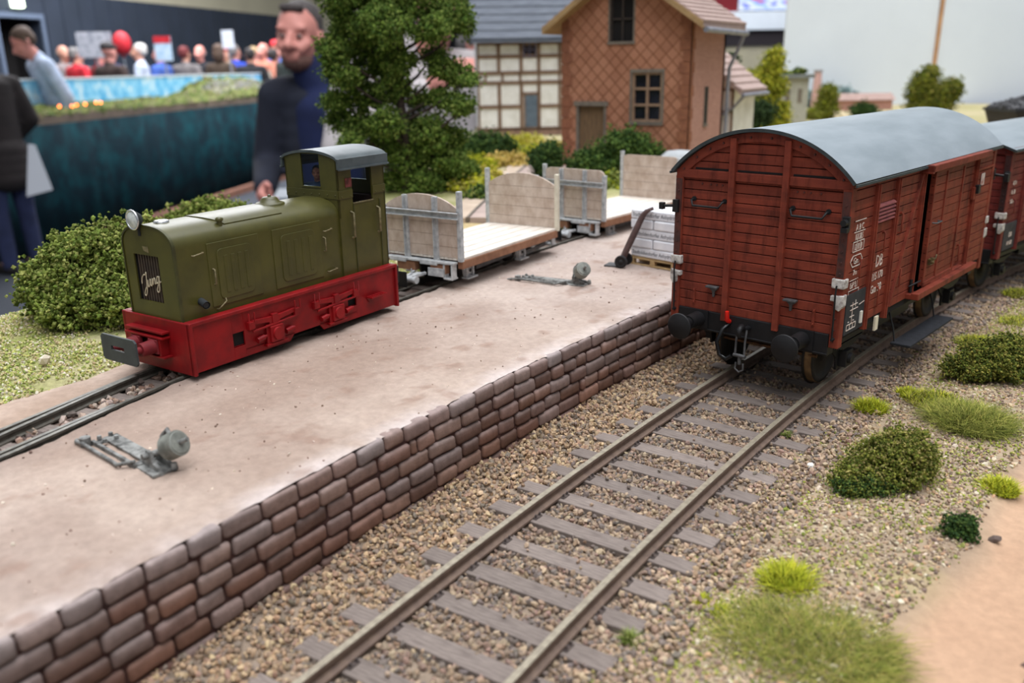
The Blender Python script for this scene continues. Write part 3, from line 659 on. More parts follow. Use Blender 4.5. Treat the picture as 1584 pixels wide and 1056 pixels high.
        m = MB(); m.beam((X + sd * .0, 2.72, 3.14), (X + sd * .0, 1.86, 1.14), .045, .05, (sd, 0, 0)); m.beam((X, 4.7, 1.2), (X, 5.5, 3.1), .045, .05, (sd, 0, 0)) if False else None
        m.build('brace', wd, W)
        m = MB(); bx(m, .9, 1.64, 2.57, 2.87, -.06, -.035)
        for k in range(5):
            z = 2.6 + k * .056; m.prism([(X - sd * .03, z), (X + sd * .025, z - .01), (X + sd * .025, z + .008), (X - sd * .03, z + .045)], 'xz', .93, 1.63)
        m.build('vent_louvre', M['louvre'], W)
        for y, z in ((.45, 2.0), (1.3, 2.25), (1.28, 1.4), (1.95, 2.45), (2.15, 1.55), (5.1, 1.45)):
            m = MB(); m.tube([(X - sd * .01, y, z + .16), (X + sd * .03, y, z + .15), (X + sd * .03, y, z - .13), (X - sd * .01, y, z - .15)], .013, 6); m.cyl((X - sd * .02, y, z + .16), (X + sd * .02, y, z + .17), .022, .022, 8)
            m.build('label_clip', wd, W)
        # sliding door with its rails
        D = put(bpy.data.objects.new('sliding_door', None), W); D.location = (0, 0, 0)
        m = MB(); d0 = 3.12 if gap else 2.82; d1 = d0 + 1.53
        for i in range(14):
            z0 = 1.24 + i * .138; bx(m, d0, d1, z0 + .007, z0 + .134, .03, .065)
        bx(m, d0, d1, 1.22, 3.18, .005, .03); dmesh = m.mesh('sliding_door', wd)
        bpy.data.objects.remove(D); D = put(bpy.data.objects.new('sliding_door', dmesh), W)
        m = MB()
        for a in (d0 + .03, d0 + .62, d1 - .04): bx(m, a - .03, a + .03, 1.22, 3.18, .06, .085)
        bx(m, d0, d1, 1.22, 1.3, .06, .085); bx(m, d0, d1, 3.1, 3.18, .06, .085); m.build('door_frame', wd, D, .006, 1)
        m = MB(); m.tube([(X + sd * .06, d0 + .16, 2.28), (X + sd * .13, d0 + .16, 2.28), (X + sd * .13, d0 + .42, 2.28), (X + sd * .06, d0 + .42, 2.28)], .014, 6); m.build('door_handle', M['iron'], D)
        m = MB(); m.cbox((X + sd * .09, d0 + .26, 1.62), (.05, .2, .1)); m.cyl((X + sd * .08, d0 + .2, 1.62), (X + sd * .16, d0 + .2, 1.62), .03, .02, 8); m.tube([(X + sd * .12, d0 + .14, 1.7), (X + sd * .14, d0 + .3, 1.66), (X + sd * .13, d0 + .38, 1.72)], .015, 6)
        m.build('door_latch', M['brass_dark'], D)
        m = MB(); m.beam((X + sd * .05, d1 - .4, 1.22), (X + sd * .05, d1 - .1, 2.7), .04, .03, (sd, 0, 0)); m.build('door_brace', wd, D)
        m = MB(); bx(m, 2.68, 5.82, 3.16, 3.27, .03, .17); bx(m, 2.68, 2.76, 3.14, 3.27, -.02, .17); m.build('door_rail', wd, W, .012)
        m = MB(); bx(m, 2.64, 5.76, 1.1, 1.21, .07, .19); bx(m, 2.64, 2.9, 1.1, 1.19, -.02, .1); bx(m, 5.5, 5.76, 1.1, 1.19, -.02, .1); bx(m, 3.5, 5.2, 1.2, 1.24, .0, .09); m.build('door_rail', wd, W, .012)
        m = MB(); m.tube([(X, 2.7, 1.3), (X + sd * .06, 2.72, 1.34), (X + sd * .06, 3.05, 1.34)], .015, 6); m.tube([(X + sd * .02, 2.74, 1.2), (X + sd * .02, 2.74, 1.42)], .025, 8); m.build('door_stop', BL, W)
        m = MB(); bx(m, 5.53, 5.66, 2.5, 2.66, .03, .1); m.build('lock_box', BL, W, .01)
        m = MB(); bx(m, 5.45, 5.6, 2.4, 2.62, .0, .05); m.build('lock_plate', wd, W)
        m = MB(); bx(m, 5.66, WL - .1, 2.9, 2.93, -.02, .02); m.build('rail_strip', wd, W)
        # black chalk panel and step boards
        m = MB(); bx(m, .15, .835, 1.06, 1.66, -.03, .004); m.build('marking_panel', panel, W)
        m = MB(); bx(m, 0.1, WL - .1, .86, 1.06, -.2, -.12); m.build('sole_bar', BL, W)
        m = MB(); m.box(min(X - sd * .02, X + sd * .3), max(X - sd * .02, X + sd * .3), 2.2, 4.35, .42, .46); m.build('step_board', M['tarblack'], W, .01)
        for y in (2.3, 4.2):
            m = MB(); m.tube([(X - sd * .14, y, 1.0), (X - sd * .03, y - .02, .7), (X + sd * .02, y, .43), (X + sd * .26, y, .43)], .016, 6); m.build('step_hanger', BL, W)
        # wheels, axle guards, boxes, springs
        for y in (.95, 5.8):
            m = MB(); m.lathe((sd * .69, y, .48), (sd, 0, 0), [(0, 0), (0, .52), (.025, .525), (.035, .49), (.14, .475), (.145, .4), (.12, .38), (.1, .15), (.14, .13), (.15, 0)], 36)
            m.build('wheel', [M['wheel']], W)
            m = MB(); m.lathe((sd * .72, y, .48), (sd, 0, 0), [(0, .495), (.0, .5), (.012, .491), (.106, .478), (.107, .45)], 36, True, False); m.build('tyre', M['tyre'], W)
            m = MB(); m.prism([(y - .62, .86), (y + .62, .86), (y + .2, .5), (y + .17, .3), (y - .17, .3), (y - .2, .5)], 'yz', X - sd * .34, X - sd * .3)
            m.cbox((X - sd * .26, y, .48), (.16, .24, .26)); m.cyl((X - sd * .2, y, .48), (X - sd * .13, y, .48), .09, .08, 14); m.build('axle_guard', BL, W, .008)
            m = MB()
            for k in range(5): m.cbox((X - sd * .26, y, .66 + k * .022), (.09, 1.1 - .17 * (4 - k) - .0, .02))
            for q in (-.55, .55): m.tube([(X - sd * .26, y + q, .76), (X - sd * .26, y + q * 1.1, .88)], .02, 6)
            m.build('leaf_spring', BL, W)
    m = MB(); m.box(-1.37, 1.37, .06, WL - .06, 1.0, 1.1); m.build('floor_boards', M['dark'], W)
    m = MB(); m.box(-.55, .55, .1, WL - .1, .8, .98); m.box(-1.0, 1.0, 2.6, 4.1, .55, .75); m.cyl((-.4, 3.2, .62), (.4, 3.2, .62), .18, .18, 14); m.build('underframe', BL, W)
    for y in (.95, 5.8):
        m = MB(); m.cyl((-.72, y, .48), (.72, y, .48), .07, .07, 12); m.build('axle', M['brass'], W)
    # roof
    xs = np.linspace(-1.468, 1.468, 41); ang = [math.asin(x / RAD) for x in xs]
    m = MB(); up = [(RAD * math.sin(a), RC + RAD * math.cos(a)) for a in ang]; dn = [((RAD - .05) * math.sin(a), RC + (RAD - .05) * math.cos(a)) for a in ang]
    n = len(up); poly = up + dn[::-1]
    vs = [(x, y, z) for y in (-.085, WL + .085) for x, z in poly]; N = len(poly)
    m.add([vs[i] for i in range(N)] , []); m.v = []; m.f = []; m.mi = []; m.sm = []
    Y0, Y1 = -.085, WL + .085
    m.add([(x, Y0, z) for x, z in up] + [(x, Y1, z) for x, z in up], [(i, i + 1, n + i + 1, n + i) for i in range(n - 1)], True)
    m.cur = 1
    m.add([(x, Y0, z) for x, z in dn] + [(x, Y1, z) for x, z in dn], [(i, i + 1, n + i + 1, n + i) for i in range(n - 1)], True)
    for Y in (Y0, Y1): m.add([(x, Y, z) for x, z in up] + [(x, Y, z) for x, z in dn], [(i, i + 1, n + i + 1, n + i) for i in range(n - 1)])
    for j in (0, -1):
        m.add([(up[j][0], Y0, up[j][1]), (up[j][0], Y1, up[j][1]), (dn[j][0], Y1, dn[j][1]), (dn[j][0], Y0, dn[j][1])], [(0, 1, 2, 3)])
        m.beam((up[j][0] + (.01 if j else -.01), Y0, up[j][1] - .035), (up[j][0] + (.01 if j else -.01), Y1, up[j][1] - .035), .025, .035)
    m.build('roof', [M['roof'], M['roof_edge']], W)
    marks(W)
    return W
M['clip'] = mat('flaking white metal', (206, 202, 196), (120, 108, 102), rough=.7, scale=14, lo=.42, hi=.7, bump=.4, bscale=20)
M['rubber'] = mat('rubber hose', (14, 14, 16), rough=.25)
M['tapred'] = mat('red tap', (226, 36, 24), rough=.4)
M['brass'] = mat('dull brass', (120, 84, 52), (70, 52, 40), rough=.5, metal=.4, scale=9)
M['brass_dark'] = mat('worn latch', (126, 104, 62), (38, 34, 30), rough=.5, metal=.3, scale=16)
M['louvre'] = mat('purple brown louvre', (150, 84, 80), (118, 62, 66), rough=.7, scale=5)
M['tarblack'] = mat('tar black step', (38, 40, 46), (26, 27, 31), rough=.8, scale=9, bump=.5, bscale=40)
M['wheel'] = mat('wheel iron', (34, 30, 28), (22, 20, 20), rough=.6, scale=6)
M['tyre'] = mat('tyre steel', (140, 112, 78), (104, 82, 60), rough=.45, metal=.5, scale=6)
M['roof'] = mat('grey roof', (142, 152, 158), (126, 137, 143), rough=.34, spec=.6, scale=1.2, stretch=(2.5, .7, 1), bump=.12, bscale=6, bdist=.01)
M['roof_edge'] = mat('dark roof edge', (62, 72, 74), (46, 54, 56), rough=.6, scale=4)
M['chalk'] = mat('white stencil', (222, 214, 204), (196, 170, 156), rough=.8, scale=16)
def redwood(name, a, b, dirt):
    t = NT(name); t.pr(.62, 0, .25)
    c = t.ramp(t.noise(2.2, 6, .65, (1, 1, 3)), [(.3, lin(a)), (.7, lin(b))])
    oi = t.n('ShaderNodeTexCoord').outputs['Object']; sx = t.n('ShaderNodeSeparateXYZ'); t.l(oi, sx.inputs[0])
    st = t.ramp(t.noise(1.6, 5, .7, (3, 3, .6)), [(.5, (1, 1, 1, 1)), (.78, lin(dirt))])
    c = t.mix(1.0, c, st, 'MULTIPLY')
    # each board has its own shade
    wv = t.n('ShaderNodeMath', operation='MULTIPLY'); wv.inputs[1].default_value = 15 / 2.2; t.l(sx.outputs['Z'], wv.inputs[0])
    fl = t.n('ShaderNodeMath', operation='FLOOR'); t.l(wv.outputs[0], fl.inputs[0]); wn = t.n('ShaderNodeTexWhiteNoise', noise_dimensions='1D'); t.l(fl.outputs[0], wn.inputs['W'])
    br = t.ramp(wn.outputs['Value'], [(0, (.84, .84, .84, 1)), (1, (1.12, 1.08, 1.06, 1))]); c = t.mix(1.0, c, br, 'MULTIPLY')
    t.color(c); t.bump(t.noise(5, 6, .7, (1.2, 1.2, 9)), .25, .012); return t.m
PAL1 = (redwood('red brown boards', (136, 62, 44), (112, 48, 36), (120, 104, 106)), mat('dark red iron', (92, 48, 40), (58, 38, 36), rough=.6, scale=9),
        mat('black panel', (52, 54, 58), (38, 40, 44), rough=.7, scale=5))
PAL2 = (redwood('dull red boards', (122, 52, 46), (96, 40, 38), (120, 90, 96)), mat('dull red iron', (70, 38, 36), (44, 30, 30), rough=.6, scale=9),
        mat('grey black panel', (58, 56, 62), (36, 34, 40), rough=.7, scale=9))
def side_text(mb, y, z, txt, size, xs=1.0, al='LEFT', d=.0):
    # writing on the right-hand side of the wagon, reading along +y
    text_mesh(txt, size, mb, Matrix(((0, 0, 1, HW - .008 + d), (1, 0, 0, y), (0, 1, 0, z), (0, 0, 0, 1))), .003, al, 0, 1.0, xs)
def marks_first(W):
    m = MB(); X = HW - .006
    def ln(y0, z0, y1, z1, w=.012): m.beam((X, y0, z0), (X, y1, z1), w, .006, (1, 0, 0)) if abs(y1 - y0) > abs(z1 - z0) else m.box(X - .003, X + .003, y0 - w / 2, y0 + w / 2, min(z0, z1), max(z0, z1))
    y0, y1 = .2, .58
    for z in (2.72, 2.56, 2.42, 2.28): ln(y0, z, y1, z)
    for z, tx_ in ((2.58, 'A B C'), (2.445, '16,0 20,5'), (2.3, '12 18 20')): side_text(m, (y0 + y1) / 2, z, tx_, .13, .85 if len(tx_) < 7 else .6, 'CENTER')
    for y in (.2, .33, .46, .58): ln(y, 2.28, y, 2.42, .01)
    m.build('load_table', M['chalk'], W); m = MB()
    hexa = [(.16, 2.14), (.24, 2.22), (.5, 2.22), (.58, 2.14), (.5, 2.06), (.24, 2.06)]
    for a, b in zip(hexa, hexa[1:] + hexa[:1]): m.beam((X, a[0], a[1]), (X, b[0], b[1]), .014, .006, (1, 0, 0))
    side_text(m, .37, 2.095, 'Gm', .13, 1, 'CENTER'); m.build('class_mark', M['chalk'], W); m = MB(); side_text(m, .37, 1.93, '7m', .11, 1, 'CENTER'); m.build('length_mark', M['chalk'], W); m = MB()
    side_text(m, .37, 1.74, 'LüP 9,1', .13, .7, 'CENTER'); ln(.2, 1.86, .5, 1.86, .008)
    for z in (1.71, 1.54): ln(.2, z, .56, z, .009)
    ln(.2, 1.54, .2, 1.71, .009); ln(.56, 1.54, .56, 1.71, .009); side_text(m, .38, 1.57, '10500 kg', .11, .62, 'CENTER'); m.build('weight_mark', M['chalk'], W); m = MB()
    side_text(m, 1.27, 1.9, 'DB', .26, .8, 'CENTER'); m.build('railway_initials', M['chalk'], W); m = MB(); side_text(m, 1.25, 1.7, '215 170', .17, .8, 'CENTER'); m.build('wagon_number', M['chalk'], W); m = MB(); side_text(m, 1.25, 1.5, 'Gm 30', .18, .85, 'CENTER'); m.build('class_number', M['chalk'], W); m = MB()
    X = HW + .007
    for (a, b, c, d) in ((.3, 1.48, .55, 1.48), (.3, 1.41, .58, 1.41), (.38, 1.2, .38, 1.52), (.48, 1.44, .48, 1.54), (.3, 1.31, .46, 1.31), (.62, 1.44, .8, 1.46)): ln(a, b, c, d)
    m.build('inspection_marks', M['chalk'], W); m = MB()
    for (a, b, c, d) in ((.22, 1.12, .54, 1.12), (.22, 1.2, .54, 1.2), (.22, 1.12, .22, 1.2), (.33, 1.12, .33, 1.2), (.44, 1.12, .44, 1.2), (.54, 1.12, .54, 1.2), (.25, 1.24, .3, 1.24), (.42, 1.24, .47, 1.24)): ln(a, b, c, d)
    m.build('date_grid', M['chalk'], W)
    m = MB(); m.box(HW + .0, HW + .03, .68, .74, 1.14, 1.32); m.build('paper_label', mat('paper label', (224, 220, 208), rough=.8), W)
    m = MB(); m.box(HW - .02, HW + .01, 1.35, 1.47, .86, 1.08); m.build('destination_plate', mat('cream card', (226, 216, 190), (200, 60, 40), rough=.8, scale=1.2, lo=.62, hi=.66), W)
    m = MB(); m.box(HW - .0, HW + .008, 5.95, 6.15, 2.6, 2.82); m.build('paper_label', mat('pale label', (214, 206, 200), (150, 90, 80), rough=.8, scale=8), W)
def marks_second(W):
    m = MB(); side_text(m, .5, 1.34, 'DB', .16, .8, 'CENTER', .02); m.build('railway_initials', M['chalk'], W); m = MB(); side_text(m, .5, 1.16, '141 622', .13, .7, 'CENTER', .02); m.build('wagon_number', M['chalk'], W); m = MB()
    side_text(m, .36, 2.5, '17,5 t', .13, .7, 'CENTER'); m.build('load_mark', M['chalk'], W); m = MB(); side_text(m, .36, 2.3, 'Gr 20', .13, .7, 'CENTER'); m.build('class_number', M['chalk'], W); m = MB(); side_text(m, .36, 2.1, '10,2 m', .12, .7, 'CENTER'); m.build('lettering', M['chalk'], W)
def wagon_at(y0, dx=0, dz=0):
    pass
box_wagon('red brown covered goods wagon nearest the camera with a gap at its sliding door', (.15, -.04, 0), -math.radians(9.834), None, marks_first, True, PAL1)
set_roof(3.58); _a = math.atan(float(tdx(11.2))) - math.radians(1.5); _cx, _cy = float(tx(11.2)) + .12, 11.2
box_wagon('darker red covered goods wagon coupled behind the first one', (_cx - 3.375 * math.sin(_a), _cy - 3.375 * math.cos(_a), 0), -_a, None, marks_second, False, PAL2).scale = (1, 1, .945)

# ------------------------------------------------------------------ narrow-gauge flat wagons
M['deck'] = mat('pale deck planks', (228, 220, 210), (206, 194, 180), rough=.8, scale=3, stretch=(12, 1, 6), bump=.3, bscale=7)
M['endwood'] = mat('weathered plank', (204, 188, 174), (178, 158, 142), rough=.85, scale=3, stretch=(2, 2, 1.2), bump=.3, bscale=14)
M['sill'] = mat('brown sill wood', (150, 108, 82), (124, 86, 64), rough=.8, scale=4)
M['silver'] = mat('whitened grey metal', (204, 206, 206), (146, 149, 152), rough=.6, scale=10, lo=.3, hi=.7, bump=.2, bscale=30)
M['cream'] = mat('cream post', (222, 216, 196), (204, 196, 176), rough=.7, scale=6)
M['nwheel'] = mat('dark wheel', (30, 28, 28), rough=.7)
def end_wall(W, y, s, hw, z0, shape, stakes):
    """planked end wall; s = +1 when the outside faces -y"""
    hb = .87 if shape == 'arch' else 1.13; P = []
    if shape == 'arch':
        n = 24
        for i in range(n + 1):
            x = -hw + 2 * hw * i / n; q = abs(x) / hw; P.append((x, z0 + .86 + .29 * (1 - q ** 2.3)))
    else:
        r = .2
        for i in range(7): a = PI - PI / 2 * i / 6; P.append((-hw + r + r * math.cos(a), z0 + 1.13 - r + r * math.sin(a)))
        for i in range(7): a = PI / 2 - PI / 2 * i / 6; P.append((hw - r + r * math.cos(a), z0 + 1.13 - r + r * math.sin(a)))
    E = put(bpy.data.objects.new('end_wall', None), W)
    m = MB(); zs = [z0 + .0, z0 + .2, z0 + .42, z0 + .64, z0 + .86]
    xs = [p[0] for p in P]
    if shape != 'arch': zs[-1] = z0 + .84
    for a, b in zip(zs[:-1], zs[1:]): m.box(-hw, hw, y - .022, y + .022, a + .003, b - .003)
    m.prism([(-hw, zs[-1] + .003)] + [p for p in P if p[1] > zs[-1] + .004] + [(hw, zs[-1] + .003)], 'xz', y - .022, y + .022)
    bpy.data.objects.remove(E); E = put(bpy.data.objects.new('end_wall', m.mesh('end_wall', M['endwood'])), W)
    o = y - s * .045
    for x in (-hw * .38, hw * .38):
        q = abs(x) / hw; zt = z0 + (.86 + .29 * (1 - q ** 2.3) if shape == 'arch' else 1.12)
        m = MB(); m.box(x - .05, x + .05, min(o, y), max(o, y), z0 - .12, zt); m.box(x - .05, x - .035, min(o - s * .035, o), max(o - s * .035, o), z0 - .12, zt); m.box(x + .035, x + .05, min(o - s * .035, o), max(o - s * .035, o), z0 - .12, zt)
        m.build('upright', M['silver'], E)
    m = MB(); zb = z0 + .8; m.box(-hw + .01, hw - .01, min(o - s * .05, o - s * .035), max(o - s * .05, o - s * .035), zb - .06, zb + .06)
    for k in (zb - .06, zb + .045): m.box(-hw + .01, hw - .01, min(o - s * .1, o - s * .035), max(o - s * .1, o - s * .035), k, k + .015)
    m.build('angle_bar', M['silver'], E)
    for x, zt, mt in stakes:
        m = MB(); m.box(x - .045, x + .045, y - .045, y + .045, z0 - .06, z0 + zt); m.build('stake', mt, E, .008)
def flat_wagon(label, loc, rz, hw, shape, st_front, st_rear, near_y, grp):
    W = thing('flat_wagon', label, 'railway wagon', loc, rz); L = 3.6; Z = .55
    m = MB(); n = 18
    for i in range(n):
        a = -hw + .02 + (2 * hw - .04) * i / n; b = a + (2 * hw - .04) / n
        m.box(a + .006, b - .006, 0, L, Z - .04, Z - .006 + .003 * ((i * 7) % 3))
    m.build('deck', M['deck'], W)
    m = MB()
    for x in (-hw + .06, hw - .06): m.box(x - .06, x + .06, .02, L - .02, Z - .2, Z - .045)
    m.build('side_sill', M['sill'], W, .01)
    m = MB(); m.box(-.45, .45, .05, L - .05, Z - .22, Z - .06); m.build('centre_sill', M['dark'], W)
    end_wall(W, .02, 1, hw, Z, shape, st_front); end_wall(W, L - .02, -1, hw, Z, shape, st_rear)
    for y, s in ((0, 1), (L, -1)):
        m = MB(); a, b = sorted((y - s * .13, y + s * .02)); m.box(-hw + .1, hw - .12, a, b, Z - .11, Z - .07)
        for x in (-.62, -.42, .12, .32): m.box(x - .1, x + .1, min(a, b) - .005, max(a, b), Z - .15, Z - .105)
        m.build('headstock_plate', M['silver'], W, .006)
        m = MB(); m.box(-.55, -.12, a + .02, b, Z - .3, Z - .13); m.build('headstock_block', M['sill'], W)
        m = MB(); m.box(.25, .6, a + .02, b, Z - .3, Z - .13); m.build('headstock_block', M['sill'], W)
        m = MB(); xx = hw - .2; m.box(xx - .16, xx + .04, a, b + .05, Z - .4, Z - .37); m.box(xx - .16, xx - .13, a, b, Z - .4, Z - .12); m.box(xx + .02, xx + .05, a, b, Z - .4, Z - .12); m.box(.2, xx - .13, a, a + .02, Z - .36, Z - .2); m.build('corner_bracket', M['silver'], W, .006)
        m = MB(); yo = y - s * .12
        m.beam((0, yo, Z - .34), (0, yo - s * .42, Z - .36), .12, .05); m.beam((-.14, yo, Z - .32), (-.02, yo - s * .36, Z - .34), .05, .05); m.beam((.14, yo, Z - .32), (.06, yo - s * .36, Z - .34), .05, .05)
        m.cyl((-.1, yo - s * .42, Z - .36), (.22, yo - s * .42, Z - .36), .055, .055, 14); m.cyl((.2, yo - s * .42, Z - .36), (.26, yo - s * .42, Z - .36), .07, .07, 14); m.cyl((0, yo - s * .25, Z - .34), (0, yo - s * .25, Z - .2), .02, .012, 8)
        m.build('coupler', M['silver'], W, .005)
        m = MB(); m.box(-.24, .1, min(yo - s * .5, yo - s * .53), max(yo - s * .5, yo - s * .53), Z - .5, Z - .2); m.build('buffer_plate', M['black'], W, .02)
    for sd in (-1, 1):
        for y in near_y:
            x = sd * (hw - .28)
            m = MB(); m.prism([(y - .18, Z - .2), (y + .18, Z - .2), (y + .12, Z - .47), (y - .12, Z - .47)], 'yz', x - .025, x + .025)
            m.box(min(x, x + sd * .07), max(x, x + sd * .07), y - .13, y - .08, Z - .46, Z - .2); m.box(min(x, x + sd * .07), max(x, x + sd * .07), y + .08, y + .13, Z - .46, Z - .2)
            m.cbox((x + sd * .05, y, Z - .47), (.16, .34, .03)); m.cyl((x, y, Z - .34), (x + sd * .06, y, Z - .34), .06, .06, 14); m.build('axle_guard', M['silver'], W, .006)
            m = MB(); m.cur = 1; m.cyl((x + sd * .055, y, Z - .34), (x + sd * .075, y, Z - .34), .035, .035, 12); m.cur = 0; m.build('axle_end', [M['nwheel'], M['nwheel']], W)
            m = MB(); m.lathe((sd * .31, y, .21), (sd, 0, 0), [(0, 0), (0, .235), (.02, .235), (.03, .21), (.08, .205), (.085, 0)], 24); m.build('wheel', M['nwheel'], W)
    for y in near_y:
        m = MB(); m.cyl((-.6, y, .21), (.6, y, .21), .035, .035, 10); m.build('axle', M['nwheel'], W)
    m = MB(); m.beam((hw - .3, near_y[0] + .3, .2), (hw - .3, near_y[1] - .3, .24), .03, .08); m.beam((hw - .3, near_y[1] + .2, .16), (hw - .25, L - .15, .2), .03, .06); m.build('brake_gear', M['iron'], W)
    return W
flat_wagon('narrow gauge flat wagon with arched plank end walls, next to the green locomotive', (-6.19, -.1, NZ), math.radians(.5), .92, 'arch',
           [(.88, 1.24, M['silver']), (-.88, .9, M['silver'])], [(-.9, 1.22, M['silver']), (.9, 1.16, M['cream'])], (.55, 2.45), None)
flat_wagon('narrow gauge flat wagon with flat topped plank ends, behind the arched one', (-6.14, 5.7, NZ - .12), -math.radians(6.2), .9, 'flat',
           [(.87, 1.02, M['silver']), (-.88, 1.2, M['silver'])], [(-.88, 1.22, M['silver']), (.88, 1.1, M['silver'])], (.65, 2.6), None)
# ------------------------------------------------------------------ the green locomotive
M['olive'] = mat('olive paint', (78, 75, 29), (65, 63, 25), rough=.4, spec=.5, scale=2.2, bump=.05, bscale=60, bdist=.004)
M['olive_dk'] = mat('olive edge', (70, 70, 34), (54, 54, 28), rough=.45, scale=5)
M['red'] = mat('red frame', (140, 13, 18), (110, 10, 15), rough=.48, spec=.3, scale=3, bump=.05, bscale=50)
M['red_dull'] = mat('dull red', (128, 34, 40), (104, 26, 32), rough=.6, scale=5)
M['cabroof'] = mat('cab roof', (84, 92, 94), (66, 74, 76), rough=.45, scale=3)
M['chrome'] = mat('chrome', (214, 216, 218), rough=.22, metal=.85)
M['brasswire'] = mat('worn handle', (136, 124, 92), (96, 90, 62), rough=.5, metal=.2, scale=20)
M['slate'] = mat('slate buffer plate', (66, 72, 72), (56, 60, 62), rough=.6, scale=4)
M['soot'] = mat('soot', (42, 46, 48), (26, 30, 32), rough=.7, scale=9)
M['redbrown'] = mat('cab inside', (58, 38, 34), (40, 30, 28), rough=.8, scale=3)
def glass(name):
    t = NT(name); tr = t.n('ShaderNodeBsdfTransparent'); tr.inputs[0].default_value = lin((226, 234, 238)); gl = t.n('ShaderNodeBsdfGlossy'); gl.inputs['Roughness'].default_value = .03
    mx = t.n('ShaderNodeMixShader'); mx.inputs[0].default_value = .07; t.l(tr.outputs[0], mx.inputs[1]); t.l(gl.outputs[0], mx.inputs[2])
    t.l(mx.outputs[0], t.t.nodes['Material Output'].inputs[0]); return t.m
M['glass'] = glass('window glass')
def build_loco():
    R = thing('diesel_locomotive', 'olive green narrow gauge diesel locomotive with a bright red frame and chrome headlamp', 'locomotive', (-6.15, -5.96, NZ), -math.radians(.4))
    L = 4.17; FZ = .75; F0 = .08
    # ---- frame
    for sd in (-1, 1):
        X = sd * .70
        m = MB(); a, b = sorted((X, X - sd * .03))
        # web, built round the square openings
        m.box(a, b, .02, .7, F0, FZ); m.box(a, b, .7, .9, F0, .26); m.box(a, b, .7, .9, .46, FZ); m.box(a, b, .9, 2.98, .17, FZ); m.box(a, b, 2.98, 3.17, .17, .3); m.box(a, b, 2.98, 3.17, .5, FZ); m.box(a, b, 3.17, L - .02, F0, FZ)
        m.prism([(.9, F0), (1.72, F0), (1.84, .2), (.9, .2)], 'yz', a, b); m.prism([(2.42, F0), (3.17, F0), (3.17, .2), (2.32, .2)], 'yz', a, b)
        m.build('side_frame', M['red'], R, .004)
        m = MB(); a2, b2 = sorted((X - sd * .12, X + sd * .035)); m.box(a2, b2, .03, L - .03, FZ - .02, FZ + .035); m.build('frame_flange', M['red'], R, .012)
        for y, z in ((.8, .36), (3.075, .4)):
            m = MB(); m.box(min(X - sd * .05, X - sd * .3), max(X - sd * .05, X - sd * .3), y - .12, y + .12, z - .13, z + .13); m.build('frame_pocket', M['dark'], R)
            m = MB(); a3, b3 = sorted((X - sd * .06, X + sd * .002)); m.box(a3, b3, y - .1, y + .1, z - .125, z - .1); m.build('pocket_lip', M['red'], R)
        # springs and axle boxes
        for y in (1.43, 2.69):
            m = MB(); c = .56
            m.prism([(y - .4, c - .04), (y - .1, c - .08), (y - .1, c - .15), (y + .1, c - .15), (y + .1, c - .08), (y + .4, c - .04), (y + .4, c + .02), (y + .1, c - .0), (y - .1, c - .0), (y - .4, c + .02)], 'yz', *sorted((X, X + sd * .045)))
            m.box(*sorted((X, X + sd * .06)), y - .05, y + .05, c - .19, c + .03); m.build('leaf_spring', M['red'], R, .006)
            for q in (-.43, .43):
                m = MB(); m.box(*sorted((X, X + sd * .065)), y + q - .055, y + q + .055, c - .1, c + .01)
                for k in (-.05, .05): m.cyl((X + sd * .07, y + q + k, c), (X + sd * .07, y + q + k, c + .14), .012, .012, 6)
                m.build('spring_shackle', M['red'], R, .008)
            m = MB(); m.box(*sorted((X, X + sd * .045)), y - .17, y + .17, .16, .45); m.box(*sorted((X, X + sd * .07)), y - .2, y + .2, .13, .17)
            m.beam((X + sd * .05, y - .42, .42), (X + sd * .05, y + .42, .46), .03, .025, (sd, 0, 0)); m.build('axle_guide', M['red'], R, .008)
            m = MB(); m.box(*sorted((X + sd * .03, X + sd * .085)), y - .12, y + .12, .18, .42); m.cyl((X + sd * .07, y, .3), (X + sd * .115, y, .3), .1, .09, 18); m.build('axle_box', M['red'], R, .012)
            for q in (-.27, .27):
                m = MB(); m.cyl((X + sd * .04, y + q - .08, .27), (X + sd * .04, y + q + .05, .29), .042, .042, 10); m.cyl((X + sd * .04, y + q + .05, .29), (X + sd * .04, y + q + .09, .295), .025, .025, 8); m.build('sand_nozzle', M['red'], R)
            m = MB(); m.lathe((sd * .32, y, .27), (sd, 0, 0), [(0, 0), (0, .31), (.025, .31), (.035, .275), (.09, .27), (.095, 0)], 28); m.build('wheel', M['nwheel'], R)
        m = MB(); m.box(*sorted((X, X + sd * .14)), 3.4, 3.78, .36, .385)
        for k in range(5): m.box(*sorted((X + sd * .02, X + sd * .13)), 3.43 + k * .07, 3.46 + k * .07, .385, .395)
        m.prism([(3.4, .36), (3.46, .36), (3.46, .28)], 'yz', *sorted((X, X + sd * .02))); m.build('foot_step', M['red'], R)
    for y in (1.43, 2.69):
        m = MB(); m.cyl((-.6, y, .27), (.6, y, .27), .04, .04, 10); m.build('axle', M['nwheel'], R)
    for y, s in ((0, -1), (L, 1)):
        m = MB(); m.box(-.72, .72, *sorted((y, y - s * .04)), F0 - .03, FZ + .03); m.build('buffer_beam', M['red'], R, .012)
        for sd in (-1, 1):
            m = MB(); m.box(*sorted((sd * .66, sd * .74)), *sorted((y - s * .0, y - s * .05)), F0 - .03, FZ + .035); m.build('corner_strip', M['red'], R, .012)
        m = MB(); m.box(-.52, .3, *sorted((y, y + s * .12)), .6, .63); m.box(-.52, .3, *sorted((y, y + s * .14)), .53, .56); m.box(-.52, .3, *sorted((y, y + s * .14)), .26, .29)
